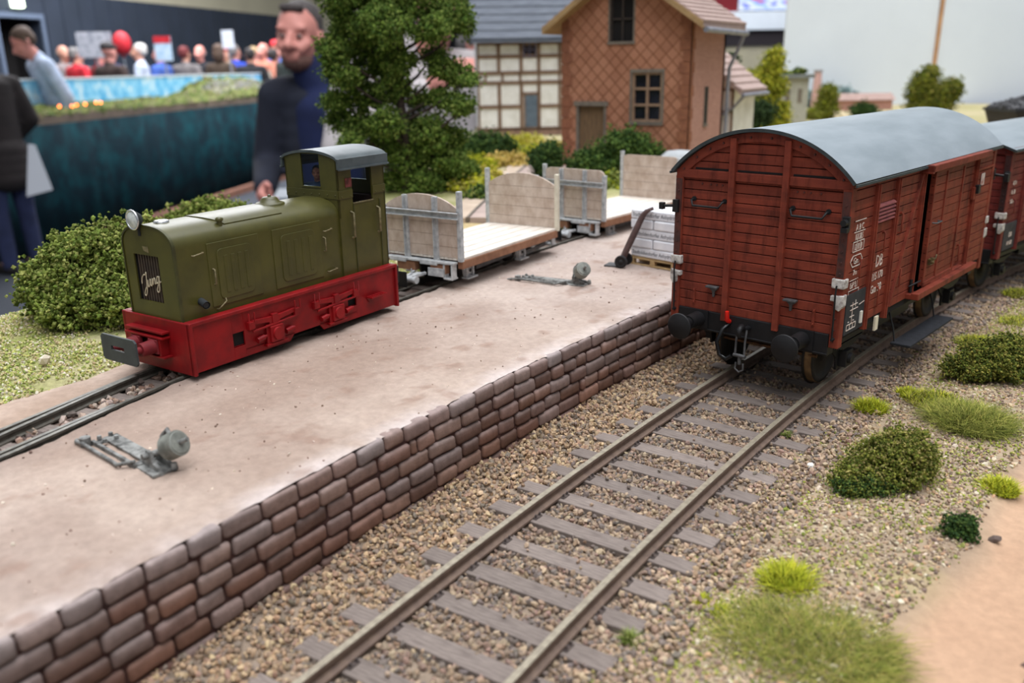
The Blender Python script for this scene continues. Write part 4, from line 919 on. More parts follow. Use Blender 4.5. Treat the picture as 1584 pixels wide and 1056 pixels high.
        m.box(-.4, -.36, *sorted((y, y + s * .13)), .29, .53); m.box(-.02, .02, *sorted((y, y + s * .13)), .29, .53); m.box(.2, .24, *sorted((y, y + s * .13)), .29, .53); m.build('coupler_box', M['red'], R, .006)
        for x in (-.28, .1):
            m = MB(); m.box(x - .1, x + .1, *sorted((y + s * .1, y + s * .15)), .32, .52); m.cyl((x, y + s * .14, .42), (x, y + s * .34, .42), .1, .09, 20); m.cyl((x, y + s * .33, .42), (x, y + s * .5, .42), .05, .05, 14)
            m.build('buffer_sleeve', M['red_dull'], R, .008)
        m = MB(); poly = [(-.46, .31), (-.42, .27), (.26, .27), (.3, .31), (.3, .58), (.26, .62), (-.42, .62), (-.46, .58)]
        def bend(x): return s * .02 * (1 - ((x + .08) / .38) ** 2)
        yb = y + s * .5
        # plate with a slot: four pieces round it
        for pc in ([(-.46, .49), (.3, .49), (.3, .59), (.26, .63), (-.42, .63), (-.46, .59)], [(-.46, .31), (-.42, .27), (.26, .27), (.3, .31), (.3, .43), (-.46, .43)], [(-.46, .43), (-.25, .43), (-.25, .49), (-.46, .49)], [(.04, .43), (.3, .43), (.3, .49), (.04, .49)]):
            m.prism(pc, 'xz', *sorted((yb, yb + s * .03)))
        if s < 0: m.build('buffer_plate', M['slate'], R)
        else: bpy.data.meshes.remove(m.mesh('x', M['black'])); 
        if s > 0: m.build('buffer_plate', M['black'], R)
    m = MB(); m.box(-.66, .66, .05, L - .05, FZ - .06, FZ); m.box(-.5, .5, .3, L - .3, .3, FZ); m.build('underframe', M['dark'], R)
    # ---- bonnet
    hw = .54; Z0, ZS, ZA = FZ, 1.74, 2.02; y0, y1 = .05, 3.1
    def prof(d=0):
        p = [(-hw - d, Z0)]; n = 26
        for i in range(n + 1):
            t = PI - PI * i / n; c, s_ = math.cos(t), math.sin(t)
            x = (hw + d) * math.copysign(abs(c) ** .8, c); z = ZS + (ZA - ZS + d) * (s_ ** .9 if s_ > 0 else 0); p.append((x, z))
        p.append((hw + d, Z0)); return p
    P = prof(); n = len(P); m = MB()
    m.add([(x, y0, z) for x, z in P] + [(x, y1, z) for x, z in P], [(i, i + 1, n + i + 1, n + i) for i in range(n - 1)], True)
    for i in (0, n - 2): m.sm[i] = False
    m.build('bonnet', M['olive'], R)
    # front plate with the radiator opening: x -.37..+.28, z .98..1.62
    gx0, gx1, gz0, gz1 = -.33, .2, .98, 1.62; m = MB()
    def topz(x):
        best = ZS
        for (xa, za), (xb, zb) in zip(P[1:-2], P[2:-1]):
            if xa <= x <= xb and xb > xa: best = za + (zb - za) * (x - xa) / (xb - xa)
        return best
    for a, b in ((-hw, gx0), (gx1, hw)):
        xs = [a] + [p[0] for p in P[1:-1] if a < p[0] < b] + [b]
        m.prism([(a, Z0), (b, Z0)] + [(x, topz(min(max(x, -hw + 1e-3), hw - 1e-3))) for x in xs[::-1]], 'xz', y0, y0 + .03)
    xs = [gx0] + [p[0] for p in P[1:-1] if gx0 < p[0] < gx1] + [gx1]
    m.prism([(gx0, gz1), (gx1, gz1)] + [(x, topz(x)) for x in xs[::-1]], 'xz', y0, y0 + .03); m.box(gx0, gx1, y0, y0 + .03, Z0, gz0)
    fp = m.build('bonnet_front', M['olive'], R)
    m = MB(); Q = prof(.012); k = len(Q)
    m.add([(x, y, z) for y in (y0 - .012, y0 + .03) for x, z in Q], [(i, i + 1, k + i + 1, k + i) for i in range(k - 1)], True); m.add([(x, y0 - .012, z) for x, z in Q] + [(x * .975, y0 - .012, z - .012) for x, z in P], [(i, i + 1, k + i + 1, k + i) for i in range(k - 1)])
    m.build('front_rim', M['olive_dk'], R)
    G = MB(); G.box(gx0 - .02, gx1 + .02, y0 + .1, y0 + .14, gz0 - .02, gz1 + .02); G.box(gx0 - .02, gx0, y0 + .02, y0 + .12, gz0, gz1); G.box(gx1, gx1 + .02, y0 + .02, y0 + .12, gz0, gz1)
    G = G.build('radiator_grille', M['dark'], R)
    m = MB()
    for i in range(9):
        x = gx0 + .05 + (gx1 - gx0 - .08) * i / 8; m.box(x - .012, x + .012, y0 + .03, y0 + .07, gz0, gz1)
    m.build('grille_bar', mat('grille bars', (74, 62, 52), (58, 48, 44), rough=.6), G)
    # script lettering, bent from wire
    m = MB(); sx, sz = gx0 + .12, 1.14
    def script(pts, r=.009):
        # smooth curve through the points
        out = []
        for i in range(len(pts) - 1):
            p0, p1, p2, p3 = pts[max(i - 1, 0)], pts[i], pts[i + 1], pts[min(i + 2, len(pts) - 1)]
            for k in range(6):
                t = k / 6; out.append(tuple(.5 * (2 * p1[j] + (p2[j] - p0[j]) * t + (2 * p0[j] - 5 * p1[j] + 4 * p2[j] - p3[j]) * t * t + (3 * p1[j] - p0[j] - 3 * p2[j] + p3[j]) * t ** 3) for j in (0, 1)))
        out.append(pts[-1]); m.tube([(sx + a * .5, y0 + .012, sz + b * .5 + a * .16) for a, b in out], r, 6)
    script([(-.08, .16), (-.05, .3), (.04, .38), (.1, .36), (.16, .42), (.14, .2), (.11, -.08), (.04, -.2), (-.01, -.14), (.04, -.04), (.13, .04)])      # J
    script([(.2, .2), (.19, .08), (.21, .01), (.27, .06), (.31, .2), (.31, .06), (.34, .01), (.38, .06)])                                           # u
    script([(.38, .06), (.41, .2), (.41, .02), (.45, .15), (.5, .19), (.52, .1), (.52, .03), (.56, .04)])                                           # n
    script([(.7, .18), (.64, .2), (.59, .1), (.62, .02), (.68, .06), (.72, .2), (.7, .0), (.67, -.18), (.6, -.22), (.57, -.14), (.64, -.04), (.76, .04)])  # g
    m.build('lettering', mat('letter metal', (196, 186, 160), rough=.4, metal=.3), R)
    m = MB(); m.prism([(-.08, 1.68), (.02, 1.66), (.02, 1.74), (-.1, 1.74)], 'xz', y0 - .008, y0); m.build('maker_plate', M['brasswire'], R)
    # raised lid along the top of the bonnet
    m = MB(); Q = [p for p in prof(.014) if abs(p[0]) < .44 and p[1] > ZS]; k = len(Q)
    ya = lambda x: .82 + .55 * max(0, x) ** 1.0 * 0 + .16 * (abs(x) / .44) ** 2
    m.add([(x, ya(x), z) for x, z in Q] + [(x, 2.02 - .0 * x, z) for x, z in Q], [(i, i + 1, k + i + 1, k + i) for i in range(k - 1)], True)
    m.add([(x, ya(x), z) for x, z in Q] + [(x, ya(x), z - .016) for x, z in Q], [(i, i + 1, k + i + 1, k + i) for i in range(k - 1)]); m.add([(x, 2.02, z) for x, z in Q] + [(x, 2.02, z - .016) for x, z in Q], [(i, i + 1, k + i + 1, k + i) for i in range(k - 1)])
    for q in (0, -1): m.add([(Q[q][0], ya(Q[q][0]), Q[q][1]), (Q[q][0], 2.02, Q[q][1]), (Q[q][0], 2.02, Q[q][1] - .016), (Q[q][0], ya(Q[q][0]), Q[q][1] - .016)], [(0, 1, 2, 3)])
    m.build('bonnet_lid', M['olive'], R)
    m = MB(); m.cyl((.42, .92, topz(.42) - .02), (.42, .92, topz(.42) + .06), .035, .035, 12); m.lathe((.42, .92, topz(.42) + .05), (0, 0, 1), [(0, .05), (.03, .055), (.05, .03), (.055, 0)], 14); m.build('breather_cap', M['olive'], R)
    m = MB(); m.lathe((.0, 2.2, 1.98), (0, 0, 1), [(0, .22), (.05, .22), (.06, .2), (.07, .15), (.12, .12), (.14, .1), (.15, 0)], 24); m.cyl((0, 2.2, 2.13), (0, 2.2, 2.155), .03, .02, 10); m.build('filler_cap', M['olive'], R)
    m = MB(); m.lathe((-.04, .34, 2.0), (0, 0, 1), [(0, .1), (.04, .1), (.05, .085), (.055, 0)], 20); m.build('radiator_cap', M['chrome'], R)
    Hd = MB(); Hd.lathe((-.12, .0, 2.1), (0, -1, 0), [(-.1, 0), (-.08, .07), (0, .125), (.03, .13)], 28); Hd.cyl((-.12, .05, 2.02), (-.12, .05, 1.88), .025, .025, 8); Hd = Hd.build('headlamp', M['soot'], R)
    m = MB(); m.tube([(-.12 + .125 * math.cos(a), -.03, 2.1 + .125 * math.sin(a)) for a in np.linspace(0, 2 * PI, 28, False)], .014, 8, True); m.build('lamp_rim', M['chrome'], Hd)
    m = MB(); m.lathe((-.12, -.025, 2.1), (0, -1, 0), [(0, .12), (.02, .09), (.03, 0)], 24); m.build('lamp_lens', mat('lamp lens', (206, 210, 206), (176, 182, 180), rough=.15, scale=20), Hd)
    # engine doors with pressed ribs
    for sd in (-1, 1):
        X = sd * hw
        for a, b in ((.56, 1.44), (1.7, 2.66)):
            m = MB(); m.box(*sorted((X - sd * .01, X + sd * .012)), a, b, .86, 1.74); D = m.build('engine_door', M['olive'], R, .006)
            m = MB(); c0, c1, e0, e1 = a + .14, b - .14, .94, 1.64; r = .08; pl = []
            for (cx, cz, t0) in ((c1 - r, e1 - r, 0), (c0 + r, e1 - r, 90), (c0 + r, e0 + r, 180), (c1 - r, e0 + r, 270)):
                for q in range(5): t = math.radians(t0 + q * 22.5); pl.append((cx + r * math.cos(t), cz + r * math.sin(t)))
            m.prism(pl, 'yz', *sorted((X, X + sd * .024))); 
            for q in range(4):
                yq = c0 + .12 + (c1 - c0 - .24) * q / 3; m.prism([(yq - .015, 1.02), (yq + .05, 1.02), (yq + .05, 1.54), (yq - .015, 1.54)], 'yz', *sorted((X + sd * .02, X + sd * .03)))
            m.build('door_panel', M['olive'], D, .008)
            m = MB(); yh = a + .06 if a < 1 else b + .05; zh = 1.28 if a < 1 else 1.36
            m.tube([(X, yh, zh + .11), (X + sd * .05, yh, zh + .1), (X + sd * .05, yh, zh - .1), (X, yh, zh - .11)], .011, 6); m.build('door_handle', M['brasswire'], D)
        for y, z, dy in ((.4, 1.62, .16), (2.8, 1.56, .16), (2.84, .92, .18)):
            m = MB(); m.tube([(X - sd * .01, y - dy / 2, z), (X + sd * .04, y - dy / 2, z), (X + sd * .04, y + dy / 2, z + .02), (X - sd * .01, y + dy / 2, z + .02)], .01, 6); m.build('grab_handle', M['brasswire'], R)
    m = MB(); m.cyl((hw - .02, .38, .99), (hw + .16, .34, .96), .052, .052, 16, True, False); m.cyl((hw + .02, .37, .985), (hw + .15, .34, .962), .04, .04, 14); m.build('exhaust_pipe', M['soot'], R)
    m = MB(); m.tube([(hw, .62, .82), (hw + .05, .62, .83), (hw + .07, .74, .92), (hw + .03, .76, .95)], .01, 6); m.build('drain_lever', M['brasswire'], R)
    # ---- cab
    c0, c1, cw, CZ = 3.08, 4.16, .57, 2.58
    def croof(x): return 2.6 + .1 * (1 - (abs(x) / .6) ** 2.2)
    for sd in (-1, 1):
        X = sd * cw; m = MB(); a, b = sorted((X, X - sd * .03))
        m.box(a, b, c0, c1, FZ, 1.9); m.box(a, b, c0, c0 + .31, 1.9, CZ); m.box(a, b, c1 - .3, c1, 1.9, CZ); m.box(a, b, c0 + .31, c1 - .3, 2.5, CZ)
        S = m.build('cab_side', M['olive'], R)
        m = MB(); bb = sorted((X, X + sd * .014))
        m.box(*bb, c0, c0 + .31, 2.0, 2.13)
        for y in (c0 + .06, c0 + .25): m.ball((X + sd * .014, y, 2.03), .012, 8, 6)
        m.build('belt_strip', M['olive'], S, .003)
        m = MB(); m.box(*bb, c1 - .3, c1, 2.0, 2.13)
        for y in (c1 - .24, c1 - .06): m.ball((X + sd * .014, y, 2.03), .012, 8, 6)
        m.build('belt_strip', M['olive'], S, .003)
        for y in (c0 + .25, c1 - .22):
            m = MB(); m.box(*bb, y + .06, y + .075, FZ, 1.9); m.build('seam', M['olive_dk'], S)
            m = MB(); m.tube([(X, y, 1.78), (X + sd * .06, y, 1.76), (X + sd * .06, y, 1.38), (X, y, 1.36)], .018, 8); m.build('handrail', M['brasswire'], S)
        m = MB(); m.box(*bb, c0 + .16, c0 + .3, 2.17, 2.31); m.build('number_plate', mat('enamel plate', (70, 36, 32), (120, 60, 56), rough=.4, scale=16), S)
        m = MB(); m.box(*sorted((X, X + sd * .01)), c0 + .31, c1 - .3, 1.895, 1.915); m.build('door_sill', M['brasswire'], S)
    for y, s in ((c0, -1), (c1 - .03, 1)):
        m = MB()
        def seg(xa, xb, za, top=True):
            xs = np.linspace(xa, xb, 7)
            m.prism([(xa, za), (xb, za)] + [(x, croof(x) if top else top) for x in xs[::-1]], 'xz', y, y + .03)
        wx0, wx1, wz0, wz1 = -.2, .2, 2.18, 2.68
        seg(-cw, wx0, FZ if s > 0 else 1.7); seg(wx1, cw, FZ if s > 0 else 1.7); m.box(wx0, wx1, y, y + .03, FZ if s > 0 else 1.7, wz0); seg(wx0, wx1, wz1)
        Fm = m.build('cab_front' if s < 0 else 'cab_back', M['olive'], R)
        m = MB(); m.box(wx0, wx1, y + .012, y + .018, wz0, wz1); m.build('window_pane', M['glass'], Fm)
        m = MB(); yo = sorted((y - .012 if s < 0 else y + .03, y if s < 0 else y + .042))
        m.box(-cw, cw, *yo, 2.0, 2.13)
        for q in np.linspace(-cw + .05, cw - .05, 7): m.ball((q, yo[0] if s < 0 else yo[1], 2.06), .013, 8, 6)
        m.build('belt_strip', M['olive'], Fm, .003)
        m = MB(); m.beam((wx0 - .01, y - .006, wz0 - .01), (wx1 + .01, y - .006, wz0 - .01), .012, .02); m.build('window_ledge', M['olive'], Fm)
    m = MB(); xs = np.linspace(-.63, .63, 25); up = [(x, croof(min(abs(x), .6)) + .045 - (.05 * max(0, abs(x) - .57) / .06)) for x in xs]; dn = [(x, z - .04) for x, z in up]; k = len(up)
    ya, yb = c0 - .03, c1 + .04
    m.add([(x, ya, z) for x, z in up] + [(x, yb, z) for x, z in up], [(i, i + 1, k + i + 1, k + i) for i in range(k - 1)], True)
    m.add([(x, ya, z) for x, z in dn] + [(x, yb, z) for x, z in dn], [(i, i + 1, k + i + 1, k + i) for i in range(k - 1)], True)
    for y in (ya, yb): m.add([(x, y, z) for x, z in up] + [(x, y, z) for x, z in dn], [(i, i + 1, k + i + 1, k + i) for i in range(k - 1)])
    for q in (-1, 1):
        m.box(*sorted((q * .6, q * .635)), ya, yb, 2.46, 2.62); m.beam((q * .645, ya, 2.46), (q * .645, yb, 2.46), .03, .025)
    m.build('cab_roof', M['cabroof'], R)
    m = MB(); m.box(-.54, .54, c0 + .04, c1 - .04, FZ - .03, FZ); m.box(-.54, .54, c1 - .2, c1 - .04, FZ + .45, 1.95); m.build('cab_floor', M['redbrown'], R)
    m = MB(); m.cyl((.05, c0 + .25, 1.2), (.05, c0 + .25, 1.85), .03, .03, 8); m.tube([(.05 + .12 * math.cos(t), c0 + .25 + .12 * math.sin(t), 1.87) for t in np.linspace(0, 2 * PI, 16, False)], .015, 6, True); m.build('hand_wheel', M['iron'], R)
    return R
build_loco()

# ------------------------------------------------------------------ point levers
M['lever'] = mat('weathered lever iron', (146, 146, 142), (72, 72, 70), rough=.75, scale=9, bump=.3, bscale=30)
M['ballast_w'] = mat('lever weight', (132, 134, 126), (88, 90, 84), rough=.6, scale=6)
def point_lever(label, loc, rz, tilt):
    R = thing('point_lever', label, 'track switch lever', loc, rz)
    # local +x runs away from the rail to the lever
    m = MB(); m.box(0, 1.0, -.02, .15, .03, .06); m.box(0, 1.0, -.15, -.11, 0, .07); m.box(0, 1.0, .11, .15, 0, .05); m.box(0, .1, -.12, 0, .01, .05); m.box(.9, 1.0, -.12, 0, .01, .05)
    for x in (.02, .16): m.cyl((x, -.06, .06), (x, -.06, .1), .03, .025, 8); m.cyl((x, .07, .06), (x, .07, .1), .03, .025, 8)
    m.build('base_plate', M['lever'], R, .008)
    m = MB(); m.tube([(-.25, -.2, .02), (-.12, -.26, .06), (.02, -.25, .07), (.78, -.24, .05), (.84, -.26, .06), (.98, -.12, .09)], .022, 8); m.cyl((-.02, -.2, .02), (-.02, -.2, .12), .06, .06, 12); m.build('pull_rod', M['lever'], R)
    m = MB(); m.prism([(.95, 0), (1.35, 0), (1.3, .08), (1.2, .1), (1.16, .22), (1.08, .22), (1.05, .1), (.95, .06)], 'xz', -.04, -.0); m.prism([(.95, 0), (1.35, 0), (1.3, .08), (1.2, .1), (1.16, .22), (1.08, .22), (1.05, .1), (.95, .06)], 'xz', .1, .14)
    m.box(.95, 1.34, -.12, .16, 0, .035); m.cyl((1.12, -.1, .17), (1.12, .2, .17), .035, .035, 10); m.cyl((1.35, .12, .03), (1.35, .12, .1), .04, .03, 10); m.build('bearing', M['lever'], R, .006)
    d = Vector(tilt).normalized(); p = Vector((1.12, .05, .16))
    m = MB(); m.tube([p - d * .12, p, p + d * .5], [.03, .035, .022], 8); m.build('lever_arm', M['lever'], R)
    q = p + d * .2; a = d
    m = MB(); m.cyl(q, q + a * .17, .14, .14, 26); m.cyl(q + a * .17, q + a * .18, .125, .115, 26); m.build('counterweight', M['ballast_w'], R, .012)
    m = MB(); m.tube([(1.02, .14, .1), (1.0, .2, .28), (1.06, .24, .36), (1.13, .22, .33)], .025, 8); m.build('stop_hook', M['lever'], R)
    return R
point_lever('point lever with round counterweight, near the front buffer of the locomotive', (-4.78, -7.72, .87), math.radians(-8), (.75, .3, .42))
point_lever('point lever with round counterweight, beside the arched flat wagon', (-4.78, 1.25, .87), math.radians(4), (.55, -.45, .5))
for x, y, s in ((-4.35, -7.8, 1.0), (-4.3, 1.2, .9)): pass

# ------------------------------------------------------------------ sack truck, pallet, sacks
M['truck'] = mat('brown painted shaft', (104, 84, 82), (84, 68, 66), rough=.6, scale=6)
R = thing('sack_truck', 'brown upright sack truck standing beside the pallet of white sacks', 'hand truck', (-3.6, 3.16, .885), math.radians(-84))
for sd in (-1, 1):
    m = MB(); m.tube([(sd * .07, 0, .1), (sd * .07, .22, .6), (sd * .065, .4, 1.0), (sd * .07, .45, 1.1), (sd * .08, .53, 1.18), (sd * .085, .62, 1.22)], [.05, .055, .05, .045, .04, .035], 10); m.build('shaft', M['truck'], R)
    m = MB(); m.lathe((sd * .13, .05, .13), (sd, 0, 0), [(0, .13), (.0, .13), (.06, .13), (.06, .09), (.045, .08), (.05, .04), (.08, .03), (.08, 0)], 22); m.build('wheel', M['nwheel'], R)
m = MB(); m.cyl((-.2, .05, .13), (.2, .05, .13), .02, .02, 8); m.build('axle', M['iron'], R)
m = MB(); m.box(-.16, .16, -.32, .02, .0, .03); m.box(-.12, .12, -.02, .02, .0, .22); m.build('toe_plate', M['iron'], R)
M['pallet'] = mat('pallet wood', (196, 168, 122), (164, 136, 96), rough=.85, scale=4, stretch=(2, 9, 9), bump=.2, bscale=9)
PR = math.radians(-12)
PC = (-2.92, 3.72, .885)
R = thing('pallet', 'wooden pallet carrying the stack of white sacks', 'pallet', PC, PR)
m = MB()
for i in range(5): a = -.36 + i * .17; m.box(-.58, .58, a, a + .12, .15, .175)
m.build('top_board', M['pallet'], R, .004)
for y in (-.33, 0, .33):
    m = MB()
    for x in (-.52, 0, .52): m.box(x - .055, x + .055, y - .05, y + .05, .03, .13)
    m.box(-.58, .58, y - .05, y + .05, 0, .03); m.box(-.58, .58, y - .05, y + .05, .128, .15); m.build('bearer', M['pallet'], R, .004)
M['paper'] = mat('white paper sack', (238, 239, 242), (220, 222, 228), rough=.8, scale=3, bump=.15, bscale=7)
M['ink'] = mat('printed ink', (66, 70, 76), rough=.8)
def sack(label, c, w, d, h, rz, txt, top=None):
    o = thing('paper_sack', label, 'sack', (PC[0] + c[0] * math.cos(PR) - c[1] * math.sin(PR), PC[1] + c[0] * math.sin(PR) + c[1] * math.cos(PR), PC[2] + c[2]), PR + rz, 'white sacks on the pallet')
    m = MB(); n = 9; V = []
    m.box(-w / 2, w / 2, -d / 2, d / 2, .003, h - .003)
    b = m.build('sack_body', M['paper'], o, .03, 3)
    if txt:
        t = MB(); text_mesh(txt, .115, t, Matrix(((1, 0, 0, -w / 2 + .05), (0, 0, -1, -d / 2 - .0015), (0, 1, 0, .06), (0, 0, 0, 1))), .001, 'LEFT', 0, 1, .82); t.build('printed_name', M['ink'], o)
    if top:
        t = MB(); text_mesh(top, .26, t, Matrix(((.9, .1, 0, -.3), (.1, .9, 0, -.12), (0, 0, 1, h - .001), (0, 0, 0, 1))), .002, 'LEFT'); t.build('printed_mark', M['ink'], o)
hh = .196; z = .176
for lv in range(5):
    if lv % 2 == 0:
        nm = {0: 'lowest', 2: 'middle', 4: 'topmost'}[lv]
        sack(f'white printed sack lying lengthwise, {nm} of the front stack on the pallet', (.0 + .02 * (lv == 2), -.19, z), 1.12, .38, hh, .015 * (lv - 2), 'Stadtoldendorfer Anhydrit', 'PL' if lv == 4 else None)
        sack(f'plain white sack behind the printed one, {nm} layer of the stack', (.0, .21, z), 1.12, .38, hh, -.01 * (lv - 2), None, None)
    else:
        for q in (-1, 1): sack(f'plain white sack laid crosswise, {"left" if q < 0 else "right"} one of the {"second" if lv == 1 else "fourth"} layer', (q * .285, 0, z), .55, .78, hh, .01 * q, None)
    z += hh
# ------------------------------------------------------------------ planting
M['leaf'] = vmat('foam foliage', .9, .15, 5, .28)
M['bark'] = mat('bark', (74, 62, 54), (52, 44, 40), rough=.9, scale=9)
G_TREE = [(92, 116, 48), (78, 102, 40), (110, 132, 58), (64, 86, 36), (124, 140, 70)]
G_LIME = [(114, 128, 58), (98, 114, 48), (134, 144, 72), (80, 94, 40), (150, 154, 88)]
G_DARK = [(58, 82, 38), (46, 70, 34), (76, 98, 46), (38, 58, 30)]
G_OLIVE = [(108, 114, 46), (92, 100, 38), (126, 126, 56), (76, 86, 34), (64, 76, 32), (140, 132, 66)]
G_YELLOW = [(176, 178, 44), (196, 194, 60), (152, 158, 40), (130, 142, 38)]
G_PINE = [(150, 152, 40), (170, 168, 52), (128, 134, 36), (108, 116, 34), (186, 180, 70)]
def blob_points(blobs, n, fill=.55):
    B = np.array([(b[0], b[1], b[2], b[3], b[4] if len(b) > 4 else b[3], b[5] if len(b) > 5 else b[3]) for b in blobs], float)
    wt = B[:, 3] * B[:, 4] + B[:, 4] * B[:, 5]; k = RNG.choice(len(B), n, p=wt / wt.sum())
    d = RNG.normal(size=(n, 3)); d /= np.linalg.norm(d, axis=1, keepdims=True)
    r = np.where(RNG.random(n) < fill, RNG.uniform(.82, 1.04, n), RNG.uniform(.3, 1, n))
    # lumpy outline
    lump = 1 + .62 * (vnoise(d[:, 0] * 3.6 + k * 5.3, d[:, 1] * 3.6 + d[:, 2] * 3.1, 1.0, 9) - .5) * 2
    return B[k, :3] + d * B[k, 3:] * (r * lump)[:, None]
def plant(name, label, cat, loc, blobs, n, size, cols, stems=(), group=None, shape='oct', rz=0, bark=None, cut=0.0):
    R = thing(name, label, cat, loc, rz, group)
    if loc[1] > 12.5: loc = (loc[0], loc[1], .975 + .2 * (float(vnoise(np.array([loc[0]]), np.array([loc[1]]), .35, 17)[0]) - .5)); R.location = loc
    # sprigs: crumbs gather round twig tips so that gaps open between them
    k = 16; S = blob_points(blobs, n // k, .8); sg = size * 2.1
    P = (S[:, None, :] + RNG.normal(0, 1, (len(S), k, 3)) * sg * np.array([1, 1, .8]) * RNG.uniform(.6, 1.3, (len(S), 1, 1))).reshape(-1, 3)
    sp = np.repeat(RNG.uniform(.74, 1.2, len(S)), k); ok = P[:, 2] > max(cut, .01); P, sp = P[ok], sp[ok]; n = len(P)
    c = (pick(cols, n, .14) * sp[:, None]).clip(0, 1); size *= .8
    V, F, C = scatter(P, RNG.uniform(size * .6, size * 1.3, n), c, shape, jit=.3)
    put(bpy.data.objects.new('foliage', np_mesh('foliage', V, F, M['leaf'], C)), R)
    if stems:
        m = MB()
        for pts, rr in stems: m.tube(pts, rr, 7)
        m.build('stem', bark or M['bark'], R)
    return R
def stems_for(blobs, base=(0, 0, 0), r=.03):
    return [([base, ((b[0] + base[0]) * .5, (b[1] + base[1]) * .5, b[2] * .45), (b[0], b[1], b[2])], [r, r * .7, r * .4]) for b in blobs]

# the big tree behind the locomotive cab
TB = [(-1.55, 6.95, .73), (-.58, 7.12, .86), (.49, 6.99, .82), (1.57, 6.46, .6), (2.04, 6.09, .36), (1.09, 5.98, .5), (-.36, 6.14, .73), (-1.55, 5.92, .73), (-2.02, 5.38, .47), (-1.87, 4.68, .5), (-1.01, 5.06, .66), (-.11, 5.02, .55), (.95, 5.2, .34), (1.28, 4.85, .42), (1.78, 4.6, .38), (2.17, 4.5, .26), (-.36, 4.2, .6), (-1.33, 3.99, .6), (-2.08, 3.88, .42), (-2.12, 3.24, .42), (-1.33, 3.13, .5), (-.47, 3.24, .5), (.49, 3.9, .34), (1.09, 3.85, .4), (1.78, 3.75, .4), (2.04, 3.65, .24), (.06, 2.81, .6), (.82, 2.81, .6), (1.5, 2.7, .4), (-.69, 2.49, .55), (-.11, 2.06, .7), (.82, 2.06, .74), (1.6, 1.9, .52), (2.05, 1.55, .36), (.49, 1.2, .66), (-.36, 1.2, .55), (1.3, 1.1, .52), (-1.65, 2.6, .36)]
def tree():
    z0 = 1.0; rnd = random.Random(3); B = []
    for u, z, r in TB: B.append((u, rnd.uniform(-.9, .9) * (1 if z > 2.4 else .6), z - z0, r, r * 1.05, r * .78))
    tr = [([(0, 0, 0), (.05, 0, 1.4), (-.1, .05, 3.0), (.05, 0, 4.6), (0, 0, 6.3)], [.2, .16, .13, .1, .05])]
    for b in B:
        zt = max(.5, b[2] - .75 - .25 * abs(b[0])); tr.append(([(0, 0, zt), (b[0] * .5, b[1] * .5, zt + (b[2] - zt) * .4), (b[0], b[1], b[2])], [.06, .045, .02]))
    plant('broadleaf_tree', 'tall dark green broadleaf tree standing behind the locomotive cab', 'tree', (-14.5, 9.5, z0), B, 70000, .05, G_TREE, tr, rz=math.radians(33.2))
tree()
b = [(0, 0, .75, 1.15, .9, .8), (-.75, -.15, .55, .75, .7, .6), (.75, .1, .75, .85, .8, .85), (.35, .2, 1.25, .8, .7, .6), (-.2, 0, 1.15, .75, .7, .6), (.95, .2, 1.4, .45, .4, .5), (.55, -.55, .5, .75, .6, .5), (-.2, -.6, .35, .6, .5, .4), (1.2, -.2, .5, .5, .6, .5)]
plant('large_bush', 'large light green bush on the verge left of the locomotive front', 'bush', (-10.05, -4.3, .78), [(q[0] * .86, q[1], q[2] * .84) + tuple(v * .88 for v in q[3:]) for q in b], 42000, .042, G_LIME, stems_for(b), rz=math.radians(33), cut=-.05)
b = [(0, 0, .4, .85, .6, .55), (.8, .1, .5, .6, .5, .5), (-.7, 0, .3, .5, .5, .4), (.3, 0, .75, .5, .4, .4)]
plant('bush', 'light green bush half hidden behind the locomotive bonnet', 'bush', (-14.0, 1.0, .9), [(q[0] * .82, q[1], q[2] * .84) + tuple(v * .78 for v in q[3:]) for q in b], 9000, .05, G_LIME, stems_for(b), rz=math.radians(33), cut=-.05)
b = [(0, 0, .5, .9, .8, .6), (-.8, 0, .35, .6, .6, .45), (.8, .1, .4, .6, .6, .5)]
plant('bush', 'dark green bush beside the garden path in front of the half-timbered house', 'bush', (-18.2, 19.3, 1.0), b, 7000, .07, G_DARK, stems_for(b), rz=math.radians(33))
b = [(0, 0, .45, .42, .4, .5), (.2, .1, .85, .36, .35, .35), (-.15, 0, .75, .3, .3, .3)]
plant('bush', 'small dark green bush at the edge of the path, left of the brown house', 'bush', (-12.0, 14.2, 1.0), b, 4200, .055, G_DARK, stems_for(b), rz=math.radians(33))
b = [(0, 0, .5, .6, .5, .55), (.7, .1, .8, .6, .5, .6), (1.0, .1, 1.15, .5, .4, .45), (1.4, 0, .8, .5, .5, .6), (-.6, 0, .35, .5, .45, .4), (1.9, 0, .5, .5, .5, .5)]
plant('bush', 'dark green bush against the front wall of the brown house', 'bush', (-10.6, 15.5, .95), b, 9000, .06, G_DARK[:3] + [(96, 122, 58)], stems_for(b), rz=math.radians(33))
